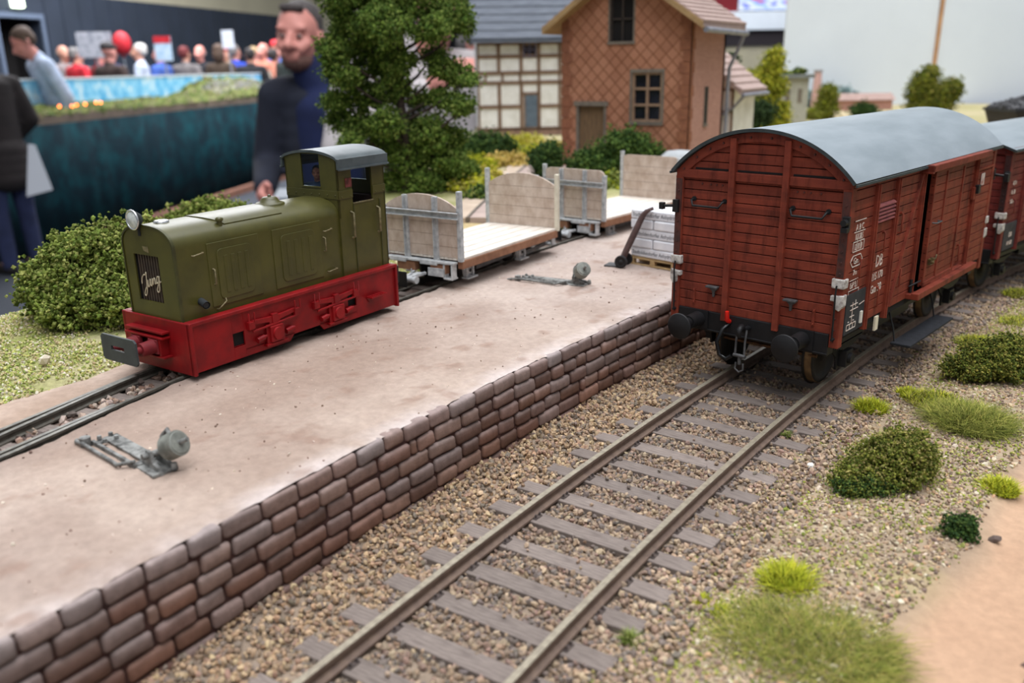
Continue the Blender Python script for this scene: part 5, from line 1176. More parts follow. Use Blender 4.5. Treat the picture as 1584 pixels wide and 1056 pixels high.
# low straw and yellow cushions along the path
n_ = 0
for x, y, r, cols, what in ((-16.5, 20.8, .9, G_YELLOW, 'yellow green ground cushion beside the blue door'), (-17.6, 23.6, .8, [(176, 164, 84), (190, 176, 96)], 'straw coloured ground cushion at the foot of the half-timbered house'), (-15.6, 17.2, .75, [(196, 172, 92), (206, 180, 110), (180, 160, 80)], 'straw yellow ground cushion beside the path'),
                        (-16.4, 15.6, .8, G_YELLOW, 'yellow green ground cushion right of the big tree'), (-14.0, 12.6, .8, [(186, 168, 84), (166, 160, 62)], 'dull yellow ground cushion at the foot of the big tree'), (-12.6, 10.7, .6, G_YELLOW[:2] + [(176, 168, 90)], 'pale yellow ground cushion near the arched wagon'), (-20.6, 26.2, .8, [(170, 166, 60), (186, 178, 70)], 'yellow ground cushion left of the blue door'), (-11.2, 9.2, .35, G_DARK + G_LIME, 'tiny green ground cushion at the edge of the earth path'), (-8.9, 12.8, .7, G_YELLOW[2:] + G_LIME, 'green yellow ground cushion seen between the two flat wagons'), (-19.6, 21.4, 1.0, G_YELLOW, 'olive yellow ground cushion behind the dark green bush')):
    plant('ground_cushion', what, 'ground cover plant', (x, y, .97), [(0, 0, .12, r, r * .8, r * .45), (r * .7, .1, .08, r * .6, r * .6, r * .3), (-r * .7, 0, .08, r * .6, r * .6, r * .3)], 2600, .06, cols, rz=math.radians(33))
# far side, beyond the wagons
b = [(0, 0, .9, 1.15, .8, .8), (.45, 0, 2.0, .75, .6, .8), (-.5, .1, 1.6, .7, .6, .6), (.55, 0, 2.9, .6, .5, .7), (.75, 0, 3.7, .45, .4, .5), (-.15, 0, 3.1, .55, .4, .3), (.95, 0, 2.6, .4, .4, .5), (.8, 0, 4.2, .25, .25, .3), (-.9, 0, .6, .6, .5, .5), (1.1, 0, 1.2, .5, .5, .6)]
plant('conifer', 'yellow green conifer in front of the grey flat roofed building', 'tree', (-10.7, 33.5, 1.0), b, 15000, .075, G_PINE, [([(.3, 0, 0), (.4, 0, 2), (.75, 0, 4.2)], [.1, .07, .03])], rz=math.radians(33))
b = [(-.45, 0, 1.7, .8, .7, .75), (.3, 0, 1.5, .7, .6, .6), (-.3, 0, 2.5, .65, .6, .6), (.05, .1, 2.9, .45, .4, .4), (1.25, 0, 1.6, .8, .7, .7), (1.5, 0, 2.0, .6, .5, .45), (.8, 0, .9, .8, .6, .5), (-.5, 0, .8, .7, .6, .5)]
plant('broadleaf_tree', 'olive green round tree in front of the white backdrop, right of its wooden seam', 'tree', (-5.6, 54.5, 1.0), b, 13000, .085, G_PINE[2:4] + G_OLIVE, [([(.1, 0, 0), (.1, 0, 1.5), (0, 0, 2.6)], [.14, .1, .05])], rz=math.radians(33))
b = [(0, 0, .8, .55, .5, .7), (.1, 0, 1.5, .45, .4, .5), (-.7, 0, .3, .6, .5, .4), (-.1, 0, 1.9, .3, .3, .3)]
plant('broadleaf_tree', 'small olive tree at the foot of the white backdrop, beside the brick chimney', 'tree', (-11.4, 51.0, 1.0), b, 5000, .085, G_PINE[2:4] + G_OLIVE[:3], [([(0, 0, 0), (0, 0, 1.4)], [.08, .04])], rz=math.radians(33))
b = [(0, 0, .5, .6, .5, .4), (.5, 0, .4, .5, .4, .35)]
plant('bush', 'small dark bush low in front of the white backdrop', 'bush', (-9.4, 53.0, 1.0), b, 2500, .08, G_DARK, (), rz=math.radians(33))
for k, (x, y, z, r, what) in enumerate(((-17.6, 66, 1.2, 1.0, 'blue green hazy bush at the foot of the backdrop, left of the chimney'), (-14.9, 67.5, 1.1, 1.2, 'blue green hazy bush at the foot of the backdrop, right of the chimney'))):
    plant('bush', what, 'bush', (x, y, z), [(0, 0, .7, r * 1.3, .5, r * .9), (r, 0, .5, r * .8, .5, r * .6)], 3500, .1, [(136, 160, 160), (120, 146, 148), (150, 170, 168)], (), rz=math.radians(33))
b = [(0, 0, 3.6, .5, .5, .55), (.25, 0, 2.9, .4, .4, .4), (-.2, 0, 2.8, .5, .5, .5), (.7, 0, 2.0, .6, .5, .5), (1.3, 0, 1.2, .7, .6, .55), (1.9, 0, 1.5, .6, .5, .5), (0, 0, 1.6, .8, .6, .7)]
plant('bush', 'very dark green bushy tree between the brown house and the conifer', 'tree', (-11.2, 29.8, 1.0), b, 8000, .085, [(44, 62, 34), (36, 52, 30), (58, 76, 44)], [([(0, 0, 0), (0, 0, 2), (0, 0, 3.5)], [.1, .08, .04])], rz=math.radians(33))

# ---------------- verge on the right
def tuft(name, label, loc, r, h, n, cols, lean=.5, wdt=.012, group=None, elong=1.0):
    """grass blades, each a bent tapering solid strip"""
    V = []; Fc = []; Cc = []; a = RNG.uniform(0, 2 * PI, n); rr = r * np.sqrt(RNG.random(n)); x = rr * np.cos(a) * elong; y = rr * np.sin(a)
    hh = h * RNG.uniform(.45, 1.1, n) * (1 - .5 * (rr / r) ** 2); az = RNG.uniform(0, 2 * PI, n); ln = lean * RNG.uniform(.3, 1.2, n) * h
    col = pick(cols, n, .18); k = 4
    t = np.linspace(0, 1, k)[None, :, None]; c = np.stack([x, y, 0 * x], -1)[:, None, :]
    dirv = np.stack([np.cos(az), np.sin(az), 0 * az], -1)[:, None, :]; side = np.stack([-np.sin(az), np.cos(az), 0 * az], -1)[:, None, :]
    curv = c + dirv * ln[:, None, None] * t ** 2 + np.array([0, 0, 1]) * hh[:, None, None] * (t - .25 * t ** 2 * (ln / h)[:, None, None])
    w_ = wdt * (1 - .85 * t) * RNG.uniform(.7, 1.3, (n, 1, 1))
    A, B_, D_ = curv - side * w_, curv + side * w_, curv + dirv * w_ * .6 + np.array([0, 0, .3]) * w_
    V = np.stack([A, B_, D_], 2).reshape(-1, 3); i = np.arange(n)[:, None] * k * 3 + np.arange(k - 1)[None, :] * 3; i = i.reshape(-1)
    F = np.concatenate([np.stack([i + p, i + q, i + q + 3, i + p + 3], -1) for p, q in ((0, 1), (1, 2), (2, 0))])
    me = np_mesh(name, V, F, M['leaf'], np.repeat(col, k * 3, axis=0)); o = put(bpy.data.objects.new(name, me)); o.location = loc
    return tag(o, label, 'grass', group)
GG = [(118, 124, 50), (100, 108, 42), (138, 138, 62), (82, 92, 38), (150, 142, 72), (164, 152, 86)]
tuft('grass_tuft', 'broad tuft of olive grass in the near corner beside the sandy road', (2.72, -5.9, -.2), .72, .3, 7500, GG, 1.3, .006, elong=1.0)
tuft('grass_tuft', 'tuft of fine green grass behind the broken olive bush, right of the track', (3.3, .35, -.12), .55, .34, 4200, GG[:4] + [(176, 172, 90)], 1.1, .006)
tuft('grass_tuft', 'thin yellow green grass beside the wagon, below the dark bush', (2.75, 1.0, -.12), .4, .2, 900, GG + G_YELLOW, .7, .008)
b = [(0, 0, .2, .5, .42, .3), (.4, .1, .25, .42, .4, .32), (-.38, 0, .14, .34, .32, .22), (.15, .1, .4, .34, .3, .22)]
plant('bush', 'dense olive bush at the right edge of the verge beside the first wagon', 'bush', (3.35, 2.65, -.1), b, 22000, .024, G_OLIVE, (), rz=math.radians(33))
b = [(0, 0, .2, .4, .36, .3), (.28, .15, .36, .3, .3, .28), (.42, .2, .25, .28, .28, .26), (-.3, -.05, .14, .28, .26, .2), (-.02, .05, .42, .22, .2, .18), (.2, .1, .5, .2, .2, .14)]
plant('bush', 'shaggy olive bush in the middle of the pebbly verge', 'bush', (2.62, -2.2, -.15), b, 22000, .02, G_OLIVE[:4] + [(150, 140, 84)], (), rz=math.radians(33))
b = [(0, 0, .1, .22, .2, .16), (.22, .05, .1, .2, .18, .14), (-.2, .02, .09, .12, .12, .1)]
plant('bush', 'fresh green low bush at the front of the shaggy olive one', 'bush', (2.45, -2.55, -.15), b, 6000, .018, G_DARK + G_LIME[:3], (), rz=math.radians(33))
plant('bush', 'small round dark green bush by the sandy road', 'bush', (3.58, -3.1, -.14), [(0, 0, .1, .15, .14, .13), (.05, .02, .15, .1, .1, .08)], 2600, .018, G_DARK, ())
for x, y, r, h, n, wh in ((1.98, .3, .22, .22, 1000, 'bright yellow green tuft beside the rail in front of the wagon wheel'), (2.38, 1.25, .22, .14, 700, 'low yellow tuft beside the wagon, left of the fine green grass'), (3.86, -1.6, .2, .2, 1000, 'bright yellow tuft at the edge of the sandy road'), (2.26, -4.95, .26, .26, 1500, 'yellow green tuft behind the broad olive grass'),
                          (1.27, -6.55, .07, .16, 160, 'tiny bright green tuft beside the near rail'), (1.6, -5.6, .1, .08, 260, 'tiny yellow tuft left of the broad olive grass'), (1.84, -5.75, .16, .12, 420, 'low yellow tuft touching the broad olive grass'), (1.15, -1.2, .06, .1, 140, 'tiny green tuft at the sleeper ends near the wagon')):
    tuft('grass_tuft', wh, (x, y, -.2 if x < 1.9 else -.16), r, h, n, G_YELLOW if 'green tuft' not in wh or 'yellow green' in wh else G_LIME, .7, .0075)
for x, y, r, n, wh in ((3.0, 4.6, .4, 1400, 'low yellow green grass beside the step board of the first wagon'), (3.7, 6.4, .55, 1800, 'yellow green grass at the right edge beside the sliding door'), (3.5, 8.9, .5, 1500, 'yellow green grass near the far end of the first wagon')):
    tuft('grass_tuft', wh, (x, y, -.14), r, .14, n, GG + G_YELLOW, .9, .009)
for k, (x, y, s, wh) in enumerate(((3.92, -2.95, .06, 'dark brown stone beside the small round bush'), (1.72, -2.1, .05, 'white pebble among the gravel beside the right rail'), (-8.3, -6.4, .11, 'pale stone on the turf left of the locomotive buffer'))):
    V, F, C = scatter(np.array([(0, 0, 0)]), s, linv([[(96, 82, 76)], [(226, 222, 214)], [(216, 204, 184)]][k]), squash=(1.2, .9, .7), jit=.1)
    o = put(bpy.data.objects.new('stone', np_mesh('stone', V, F, M['stones'], C))); o.location = (x, y, [-.13, -.14, .86][k]); tag(o, wh, 'stone')

# ------------------------------------------------------------------ path, houses
def path_strip():
    pts = [(-9.3, 5.6), (-10.2, 7.4), (-12.9, 13.2), (-15.5, 19.0), (-17.6, 23.6), (-18.6, 27.0)]
    P = np.array(pts); t = np.linspace(0, len(pts) - 1, 60); x = np.interp(t, range(len(pts)), P[:, 0]); y = np.interp(t, range(len(pts)), P[:, 1])
    x = np.convolve(np.pad(x, 4, 'edge'), np.ones(9) / 9, 'valid'); y = np.convolve(np.pad(y, 4, 'edge'), np.ones(9) / 9, 'valid')
    tg = np.stack([np.gradient(x), np.gradient(y)], -1); tg /= np.linalg.norm(tg, axis=1, keepdims=True); path = [(a, b, d[1], -d[0]) for a, b, d in zip(x, y, tg)]
    m = MB(); m.sweep([(-.75, .9), (-.7, 1.04), (-.06, 1.05), (-.06, .9)], path); o = m.build('path', mat('path earth', (196, 178, 158), (176, 156, 138), rough=.95, scale=2), None); tag(o, 'pale earth footpath running back to the half-timbered house', 'path', kind='structure')
    m = MB(); m.sweep([(-.04, .9), (-.04, 1.07), (.04, 1.07), (.04, .9)], path); m.build('kerb', mat('kerb', (120, 108, 98), (98, 90, 82), rough=.9, scale=4), None)['kind'] = 'structure'
    m = MB(); m.sweep([(.06, .9), (.06, 1.06), (2.3, 1.05), (2.4, .9)], path); o = m.build('road', mat('road', (182, 162, 152), (160, 142, 134), rough=.95, scale=2), None); tag(o, 'grey pink road beside the footpath', 'road', kind='structure')
path_strip()
M['slateroof'] = mat('slate roof', (106, 112, 122), (86, 92, 102), rough=.75, scale=2, stretch=(.6, 3, 3))
M['plaster'] = mat('cream plaster', (232, 231, 228), (212, 210, 204), rough=.9, scale=1.6)
M['timber'] = mat('timber', (132, 106, 86), (110, 88, 72), rough=.85, scale=3)
M['pane'] = mat('dark pane', (34, 36, 48), (26, 26, 34), rough=.12, spec=.6)
M['bluedoor'] = mat('blue grey door', (96, 110, 124), (78, 92, 106), rough=.7, scale=3)
def tile_material():
    t = NT('diamond slates'); t.pr(.85, 0, .2)
    sx = t.n('ShaderNodeSeparateXYZ'); t.l(t.coord(), sx.inputs[0])
    def edge(sign):
        a = t.n('ShaderNodeMath', operation='MULTIPLY_ADD'); a.inputs[1].default_value = sign; t.l(sx.outputs['X'], a.inputs[0]); t.l(sx.outputs['Z'], a.inputs[2])
        b = t.n('ShaderNodeMath', operation='MULTIPLY'); b.inputs[1].default_value = 2.0; t.l(a.outputs[0], b.inputs[0])
        c = t.n('ShaderNodeMath', operation='FRACT'); t.l(b.outputs[0], c.inputs[0]); f = t.n('ShaderNodeMath', operation='FLOOR'); t.l(b.outputs[0], f.inputs[0])
        return c.outputs[0], f.outputs[0]
    c1, f1 = edge(1.0); c2, f2 = edge(-1.0)
    mn = t.n('ShaderNodeMath', operation='MINIMUM'); t.l(c1, mn.inputs[0]); t.l(c2, mn.inputs[1])
    cb = t.n('ShaderNodeCombineXYZ'); t.l(f1, cb.inputs[0]); t.l(f2, cb.inputs[1]); wn = t.n('ShaderNodeTexWhiteNoise', noise_dimensions='2D'); t.l(cb.outputs[0], wn.inputs['Vector'])
    base = t.ramp(wn.outputs['Value'], [(0, lin((158, 108, 84))), (.5, lin((170, 118, 92))), (1, lin((180, 128, 102)))])
    base = t.mix(.35, base, t.ramp(t.noise(.8, 4), [(.3, lin((150, 102, 80))), (.7, lin((186, 136, 112)))]))
    line = t.ramp(mn.outputs[0], [(.03, lin((196, 182, 172))), (.14, (1, 1, 1, 1))]); t.color(t.mix(1.0, base, line, 'MULTIPLY'))
    t.bump(t.ramp(mn.outputs[0], [(0, (0, 0, 0, 1)), (.15, (1, 1, 1, 1))]), .4, .05); return t.m
def brick_house():
    R = thing('brown_house', 'two storey brown house clad in diamond slates with a tiled roof', 'house', (-13.3, 17.7, .9))
    # local: x 0..5.2, y 0..3.5
    wall = tile_material(); w, ze, xr = 5.2, 5.5, 2.6; zr = ze + xr * .66
    m = MB()      # front wall with openings left free
    m.box(0, .6, 0, .2, 0, ze); m.box(.6, 1.9, 0, .2, 2.55, ze); m.box(1.9, 2.95, 0, .2, 0, ze); m.box(2.95, 4.15, 0, .2, 0, 1.9); m.box(2.95, 4.15, 0, .2, 3.65, 4.7); m.box(2.95, 4.15, 0, .2, 4.7, ze); m.box(4.15, w, 0, .2, 0, ze)
    f = MB(); f.box(0, .6, 0, .2, 0, ze); f.box(.6, 1.9, 0, .2, 2.5, 4.75); f.box(1.9, 2.95, 0, .2, 0, 4.75); f.box(2.95, 4.15, 0, .2, 0, 1.9); f.box(2.95, 4.15, 0, .2, 3.65, 4.75); f.box(4.15, w, 0, .2, 0, ze)
    f.box(.6, 2.0, 0, .2, 4.75, ze); f.box(2.95, 4.15, 0, .2, 4.75, ze); f.box(2.0, 2.95, 0, .2, 6.3, 6.32)
    f.prism([(0, ze), (2.0, ze), (2.0, ze + 2.0 * .66)], 'xz', 0, .2); f.prism([(2.95, ze), (w, ze), (2.95, ze + 2.25 * .66)], 'xz', 0, .2); f.prism([(2.0, 6.3), (2.95, 6.3), (2.95, zr - .35 * .66), (2.6, zr), (2.0, zr - .6 * .66)], 'xz', 0, .2)
    f.build('front_wall', wall, R)
    s = MB(); s.box(w - .2, w, .2, 3.5, 0, ze); s.build('side_wall', mat('pink brick', (182, 140, 126), (164, 122, 110), rough=.9, scale=3, stretch=(1, 1, 9), bump=.3, bscale=12), R)
    s = MB(); s.box(0, .2, .2, 3.5, 0, ze); s.build('side_wall', wall, R); s = MB(); s.box(0, w, 3.3, 3.5, 0, ze); s.prism([(0, ze), (w, ze), (xr, zr)], 'xz', 3.3, 3.5); s.build('back_wall', wall, R)
    s = MB(); s.box(.2, w - .2, .35, .4, 0.0, ze); s.build('inside', M['dark'], R)
    q = MB()
    for k in range(14):
        z = k * .4; d = .42 if k % 2 else .28
        q.box(w - d, w + .03, -.03, .0, z + .01, z + .39); q.box(w, w + .03, -.03, d * .8, z + .01, z + .39)
    q.build('corner_stones', mat('corner stone', (150, 98, 72), (128, 82, 62), rough=.9, scale=4), R)
    q = MB()
    for k in range(14): z = k * .4; q.box(-.03, .28 if k % 2 else .42, -.03, 0, z + .01, z + .39)
    q.build('corner_stones', mat('corner stone dark', (146, 94, 70), (128, 82, 62), rough=.9, scale=4), R)
    D = MB()
    for k in range(6): D.box(.7 + k * .183, .7 + k * .183 + .175, .1, .15, 0, 2.45)
    D = D.build('door', mat('house door', (124, 98, 70), (100, 80, 60), rough=.8, scale=3, stretch=(6, 1, 1)), R)
    q = MB(); q.box(.6, .7, -.02, .16, 0, 2.45); q.box(1.8, 1.9, -.02, .16, 0, 2.45); q.box(.52, 1.98, -.06, .16, 2.45, 2.62); q.build('door_frame', M['greywood'], R)
    q = MB(); q.tube([(1.66, .1, 1.2), (1.66, .02, 1.2), (1.55, .02, 1.22)], .025, 6); q.build('door_handle', M['iron'], D)
    Wn = MB(); Wn.box(2.95, 4.15, .12, .14, 1.9, 3.65); Wn = Wn.build('window', M['pane'], R)
    q = MB(); fr = (2.95, 4.15, 1.9, 3.65)
    for a in (2.95, 3.51, 4.07): q.box(a, a + .08, .02, .13, 1.9, 3.65)
    for z in (1.9, 2.46, 3.04, 3.57): q.box(2.95, 4.15, .03, .12, z, z + .08)
    q.build('window_frame', mat('window frame', (160, 130, 104), (136, 112, 94), rough=.8, scale=4), Wn)
    q = MB(); q.box(2.87, 4.23, -.05, .1, 1.78, 1.9); q.box(2.87, 4.23, -.03, .1, 3.65, 3.77); q.box(2.87, 2.95, -.03, .05, 1.9, 3.65); q.box(4.15, 4.23, -.03, .05, 1.9, 3.65); q.build('window_surround', M['greywood'], Wn)
    Wn = MB(); Wn.box(2.0, 2.95, .12, .14, 4.75, 6.3); Wn = Wn.build('window', M['dark'], R)
    q = MB()
    for a in (2.0, 2.45, 2.89): q.box(a, a + .06, .05, .12, 4.75, 6.3)
    q.box(2.0, 2.95, .05, .12, 5.5, 5.56); q.build('window_frame', mat('dark frame', (66, 56, 50), (50, 44, 42), rough=.8), Wn)
    q = MB(); q.box(1.94, 2.0, -.03, .12, 4.7, 6.3); q.box(2.95, 3.01, -.03, .12, 4.7, 6.3); q.box(1.92, 3.03, -.05, .1, 4.65, 4.75); q.build('window_surround', M['greywood'], Wn)
    Wn = MB(); Wn.box(w - .01, w + .012, 1.5, 1.78, 1.78, 3.1); Wn = Wn.build('window', M['dark'], R); q = MB(); q.box(w, w + .05, 1.44, 1.84, 1.66, 1.78); q.box(w, w + .03, 1.46, 1.5, 1.78, 3.12); q.box(w, w + .03, 1.78, 1.82, 1.78, 3.12); q.build('window_surround', M['greywood'], Wn)
    for s_ in (-1, 1):
        a = (xr - s_ * 0, zr); ov = .75; ex = xr + s_ * (xr + ov * .8); ez = zr - (xr + ov * .8) * .66
        q = MB(); q.prism([(xr, zr + .04), (xr, zr + .2), (ex, ez + .2), (ex, ez + .04)], 'xz', -.5, 3.9)
        n = 13
        for k in range(n):
            t0 = k / n; t1 = (k + 1) / n; xa, xb = xr + (ex - xr) * t0, xr + (ex - xr) * t1; za, zb = zr + (ez - zr) * t0, zr + (ez - zr) * t1
            q.prism([(xa, za + .2), (xb + s_ * .03, zb + .2), (xb + s_ * .03, zb + .27), (xa, za + .22)], 'xz', -.5, 3.9)
        Rf = q.build('roof', M['tiles'], R)
        q = MB(); q.prism([(xr, zr + .2), (xr, zr - .02), (ex, ez - .02), (ex, ez + .2)], 'xz', -.56, -.5); q.prism([(xr, zr + .04), (xr, zr - .02), (ex, ez - .02), (ex, ez + .04)], 'xz', -.5, 3.9); q.build('barge_board', M['ochre'], Rf)
    q = MB(); gx, gz = xr + xr + .66, zr - (xr + .6) * .66 - .06; q.tube([(gx, -.4, gz), (gx, 3.9, gz - .05)], .1, 10); q.build('gutter', M['zinc'], R)
    q = MB(); q.tube([(gx - .05, 3.75, gz - .08), (gx - .15, 3.72, gz - .4), (w + .14, 3.62, gz - 1.3), (w + .12, 3.6, 3.0), (w + .12, 3.6, 0)], .075, 8); q.build('down_pipe', M['zinc'], R)
M['greywood'] = mat('grey wood trim', (126, 116, 104), (104, 96, 88), rough=.85, scale=3)
M['zinc'] = mat('zinc', (150, 152, 160), (124, 126, 136), rough=.6, metal=.3, scale=3)
M['ochre'] = mat('ochre board', (170, 140, 98), (148, 120, 84), rough=.85, scale=3)
M['tiles'] = mat('pale roof tiles', (182, 160, 152), (156, 134, 126), rough=.85, scale=2.5, stretch=(1, 9, 1))
brick_house()
def timber_house():
    rz = math.atan2(2.89, 3.72); R = thing('half_timbered_house', 'white half-timbered house with a blue door and grey slate roof', 'house', (-25.71, 29.67, .95), rz)
    w, h, d = 6.4, 5.3, 4.0
    m = MB(); m.box(0, w, .06, d, .3, h); m.prism([(.06, h), (d, h), ((d + .06) / 2, h + 2.9)], 'yz', 0, .2); m.prism([(.06, h), (d, h), ((d + .06) / 2, h + 2.9)], 'yz', w - .2, w); m.build('plaster_wall', M['plaster'], R)
    m = MB(); m.box(-.02, w + .02, 0, d + .02, -.2, .42); m.build('plinth', mat('plinth', (150, 120, 104), (128, 102, 90), rough=.9, scale=4), R)
    m = MB(); b = lambda x0, x1, z0, z1: m.box(x0, x1, 0, .1, z0, z1)
    for z in (.38, 1.65, 2.98, 3.52, 4.42, 5.12): b(0, w, z - .1, z + .1) if z not in (1.65,) else (b(0, 2.45, z - .1, z + .1), b(3.5, w, z - .1, z + .1))
    for x in (1.2, 2.48, 3.5, 4.72, 6.0): b(x - .1, x + .1, .38, 2.98); b(x - .1, x + .1, 3.52, h)
    for x in (0, w): b(x - .05, x + .07, .38, h)
    for x in (.42, 1.4, 2.42, 3.5, 4.7, 5.7): b(x - .07, x + .07, 2.98, 3.52)
    b(2.48, 3.5, 2.3, 2.44); b(2.62, 2.7, .1, 2.3); b(3.42, 3.5, .1, 2.3); m.build('timber_frame', M['timber'], R)
    m = MB(); m.box(2.68, 3.42, .03, .09, .05, 2.3); m.build('door', M['bluedoor'], R)
    m = MB(); m.box(2.6, 3.36, .01, .07, 4.36, 5.2); Wn = m.build('window', M['pane'], R)
    m = MB(); 
    for x in (2.6, 2.95, 3.3): m.box(x, x + .06, -.01, .05, 4.36, 5.2)
    for z in (4.36, 4.74, 5.14): m.box(2.6, 3.36, -.01, .05, z, z + .06)
    m.build('window_frame', mat('blue frame', (92, 92, 120), (80, 80, 104), rough=.7), Wn)
    rid = h + 2.95
    for s in (0, 1):
        m = MB(); y0, y1 = (-.45, d / 2) if s == 0 else (d + .45, d / 2); z0 = h - .1
        m.prism([(y0, z0), (y1, rid), (y1, rid + .14), (y0, z0 + .14)], 'yz', -.35, w + .35)
        for k in range(7):
            t0, t1 = k / 7, (k + 1) / 7; m.prism([(lerp(y0, y1, t0) + (-.03 if s == 0 else .03), lerp(z0, rid, t0) + .14), (lerp(y0, y1, t1), lerp(z0, rid, t1) + .14), (lerp(y0, y1, t1), lerp(z0, rid, t1) + .17), (lerp(y0, y1, t0) + (-.03 if s == 0 else .03), lerp(z0, rid, t0) + .22)], 'yz', -.35, w + .35)
        m.build('roof', M['slateroof'], R)
    m = MB(); m.beam((-.35, -.5, h - .1), (w + .35, -.5, h - .1), .12, .1); m.build('gutter', M['slateroof'], R)
timber_house()
def annex():
    R = thing('annex', 'small white timbered annex with a tiled roof behind the brown house', 'house', (-9.4, 22.6, .9))
    m = MB(); m.box(0, 1.25, 0, 2.6, 0, 2.9); m.prism([(0, 2.9), (1.25, 2.9), (0, 3.9)], 'xz', 0, 2.6); m.build('plaster_wall', M['plaster'], R)
    m = MB()
    for x in (0, .6, 1.17): m.box(x, x + .08, -.04, .02, 0, 2.9)
    for z in (.9, 2.0, 2.85): m.box(0, 1.25, -.04, .02, z, z + .09)
    m.box(.15, .6, -.03, .0, 0, 2.2); m.build('timber_frame', M['timber'], R)
    m = MB(); m.prism([(-.3, 4.25), (1.65, 2.7), (1.65, 2.85), (-.3, 4.4)], 'xz', -.35, 2.9)
    for k in range(6):
        t0, t1 = k / 6, (k + 1) / 6; m.prism([(lerp(-.3, 1.65, t0), lerp(4.4, 2.85, t0)), (lerp(-.3, 1.68, t1), lerp(4.4, 2.85, t1)), (lerp(-.3, 1.68, t1), lerp(4.47, 2.92, t1)), (lerp(-.3, 1.65, t0), lerp(4.4, 2.85, t0) + .01)], 'xz', -.35, 2.9)
    m.build('roof', M['tiles'], R)
    m = MB(); m.tube([(1.72, -.35, 2.68), (1.72, 2.9, 2.68)], .08, 8); m.tube([(1.7, -.2, 2.62), (1.3, -.15, 2.2), (.3, -.12, 1.6)], .06, 8); m.build('gutter', M['zinc'], R)
annex()
def concrete():
    rz = math.radians(33); R = thing('flat_roofed_building', 'grey concrete flat roofed building behind the conifer', 'building', (-14.2, 38.0, .9), rz)
    m = MB(); m.box(0, 5.0, 0, 3.0, 0, 3.0); m.build('concrete_wall', mat('concrete', (174, 172, 160), (156, 154, 144), rough=.9, scale=1.2), R)
    m = MB(); m.box(-.2, 5.25, -.25, 3.2, 3.0, 3.2); m.build('roof_slab', mat('slab edge', (128, 132, 130), (112, 116, 114), rough=.9, scale=2), R)
    m = MB(); m.box(5.0, 5.02, .5, .8, 1.5, 2.3); m.build('window', M['greywood'], R); m = MB(); m.box(5.0, 5.02, 1.5, 1.8, 1.5, 2.3); m.build('window', M['greywood'], R)
    for q in (3.7, 4.4): m = MB(); m.box(q, q + .25, -.02, 0, 1.6, 2.4); m.build('window', M['greywood'], R)
    V, F, C = scatter(blob_points([(1.5, 1, 3.25, 1.4, .8, .12), (3.6, 1.4, 3.25, 1.3, .8, .12), (4.6, .6, 3.35, .35, .3, .22)], 2600), .06, pick(G_DARK + G_LIME, 2600)); put(bpy.data.objects.new('roof_planting', np_mesh('roof_planting', V, F, M['leaf'], C)), R)
concrete()
R = thing('factory_chimney', 'slim pink brick chimney in front of the white backdrop', 'chimney', (-15.6, 64.5, .9)); m = MB(); m.cyl((0, 0, 0), (0, 0, 3.0), .42, .3, 16); m.build('shaft', mat('pink brick shaft', (206, 168, 160), (190, 150, 144), rough=.9, scale=3), R); m = MB(); m.cyl((0, 0, 3.0), (0, 0, 3.2), .36, .36, 16); m.build('cap', mat('grey cap', (150, 146, 146), rough=.9), R)
R = thing('factory_shed', 'low reddish shed at the foot of the white backdrop', 'shed', (-13.4, 62.0, .9), math.radians(30)); m = MB(); m.box(0, 4.5, 0, 2, 0, .9); m.build('wall', mat('shed brick', (188, 140, 128), (170, 126, 116), rough=.9, scale=3), R); m = MB(); m.prism([(-.2, .85), (1, 1.35), (2.2, .85)], 'yz', -.2, 4.7); m.build('roof', mat('shed roof', (176, 150, 140), (160, 134, 126), rough=.9, scale=3), R)
R = thing('water_tub', 'grey round lidded tub standing behind the flat topped wagon', 'tub', (-6.7, 13.6, .95)); m = MB(); m.lathe((0, 0, 0), (0, 0, 1), [(0, .5), (1.0, .55), (1.02, .6), (1.1, .58), (1.25, .4), (1.3, 0)], 24); m.build('tub_body', mat('tub grey', (176, 180, 182), (154, 158, 160), rough=.6, scale=3), R)
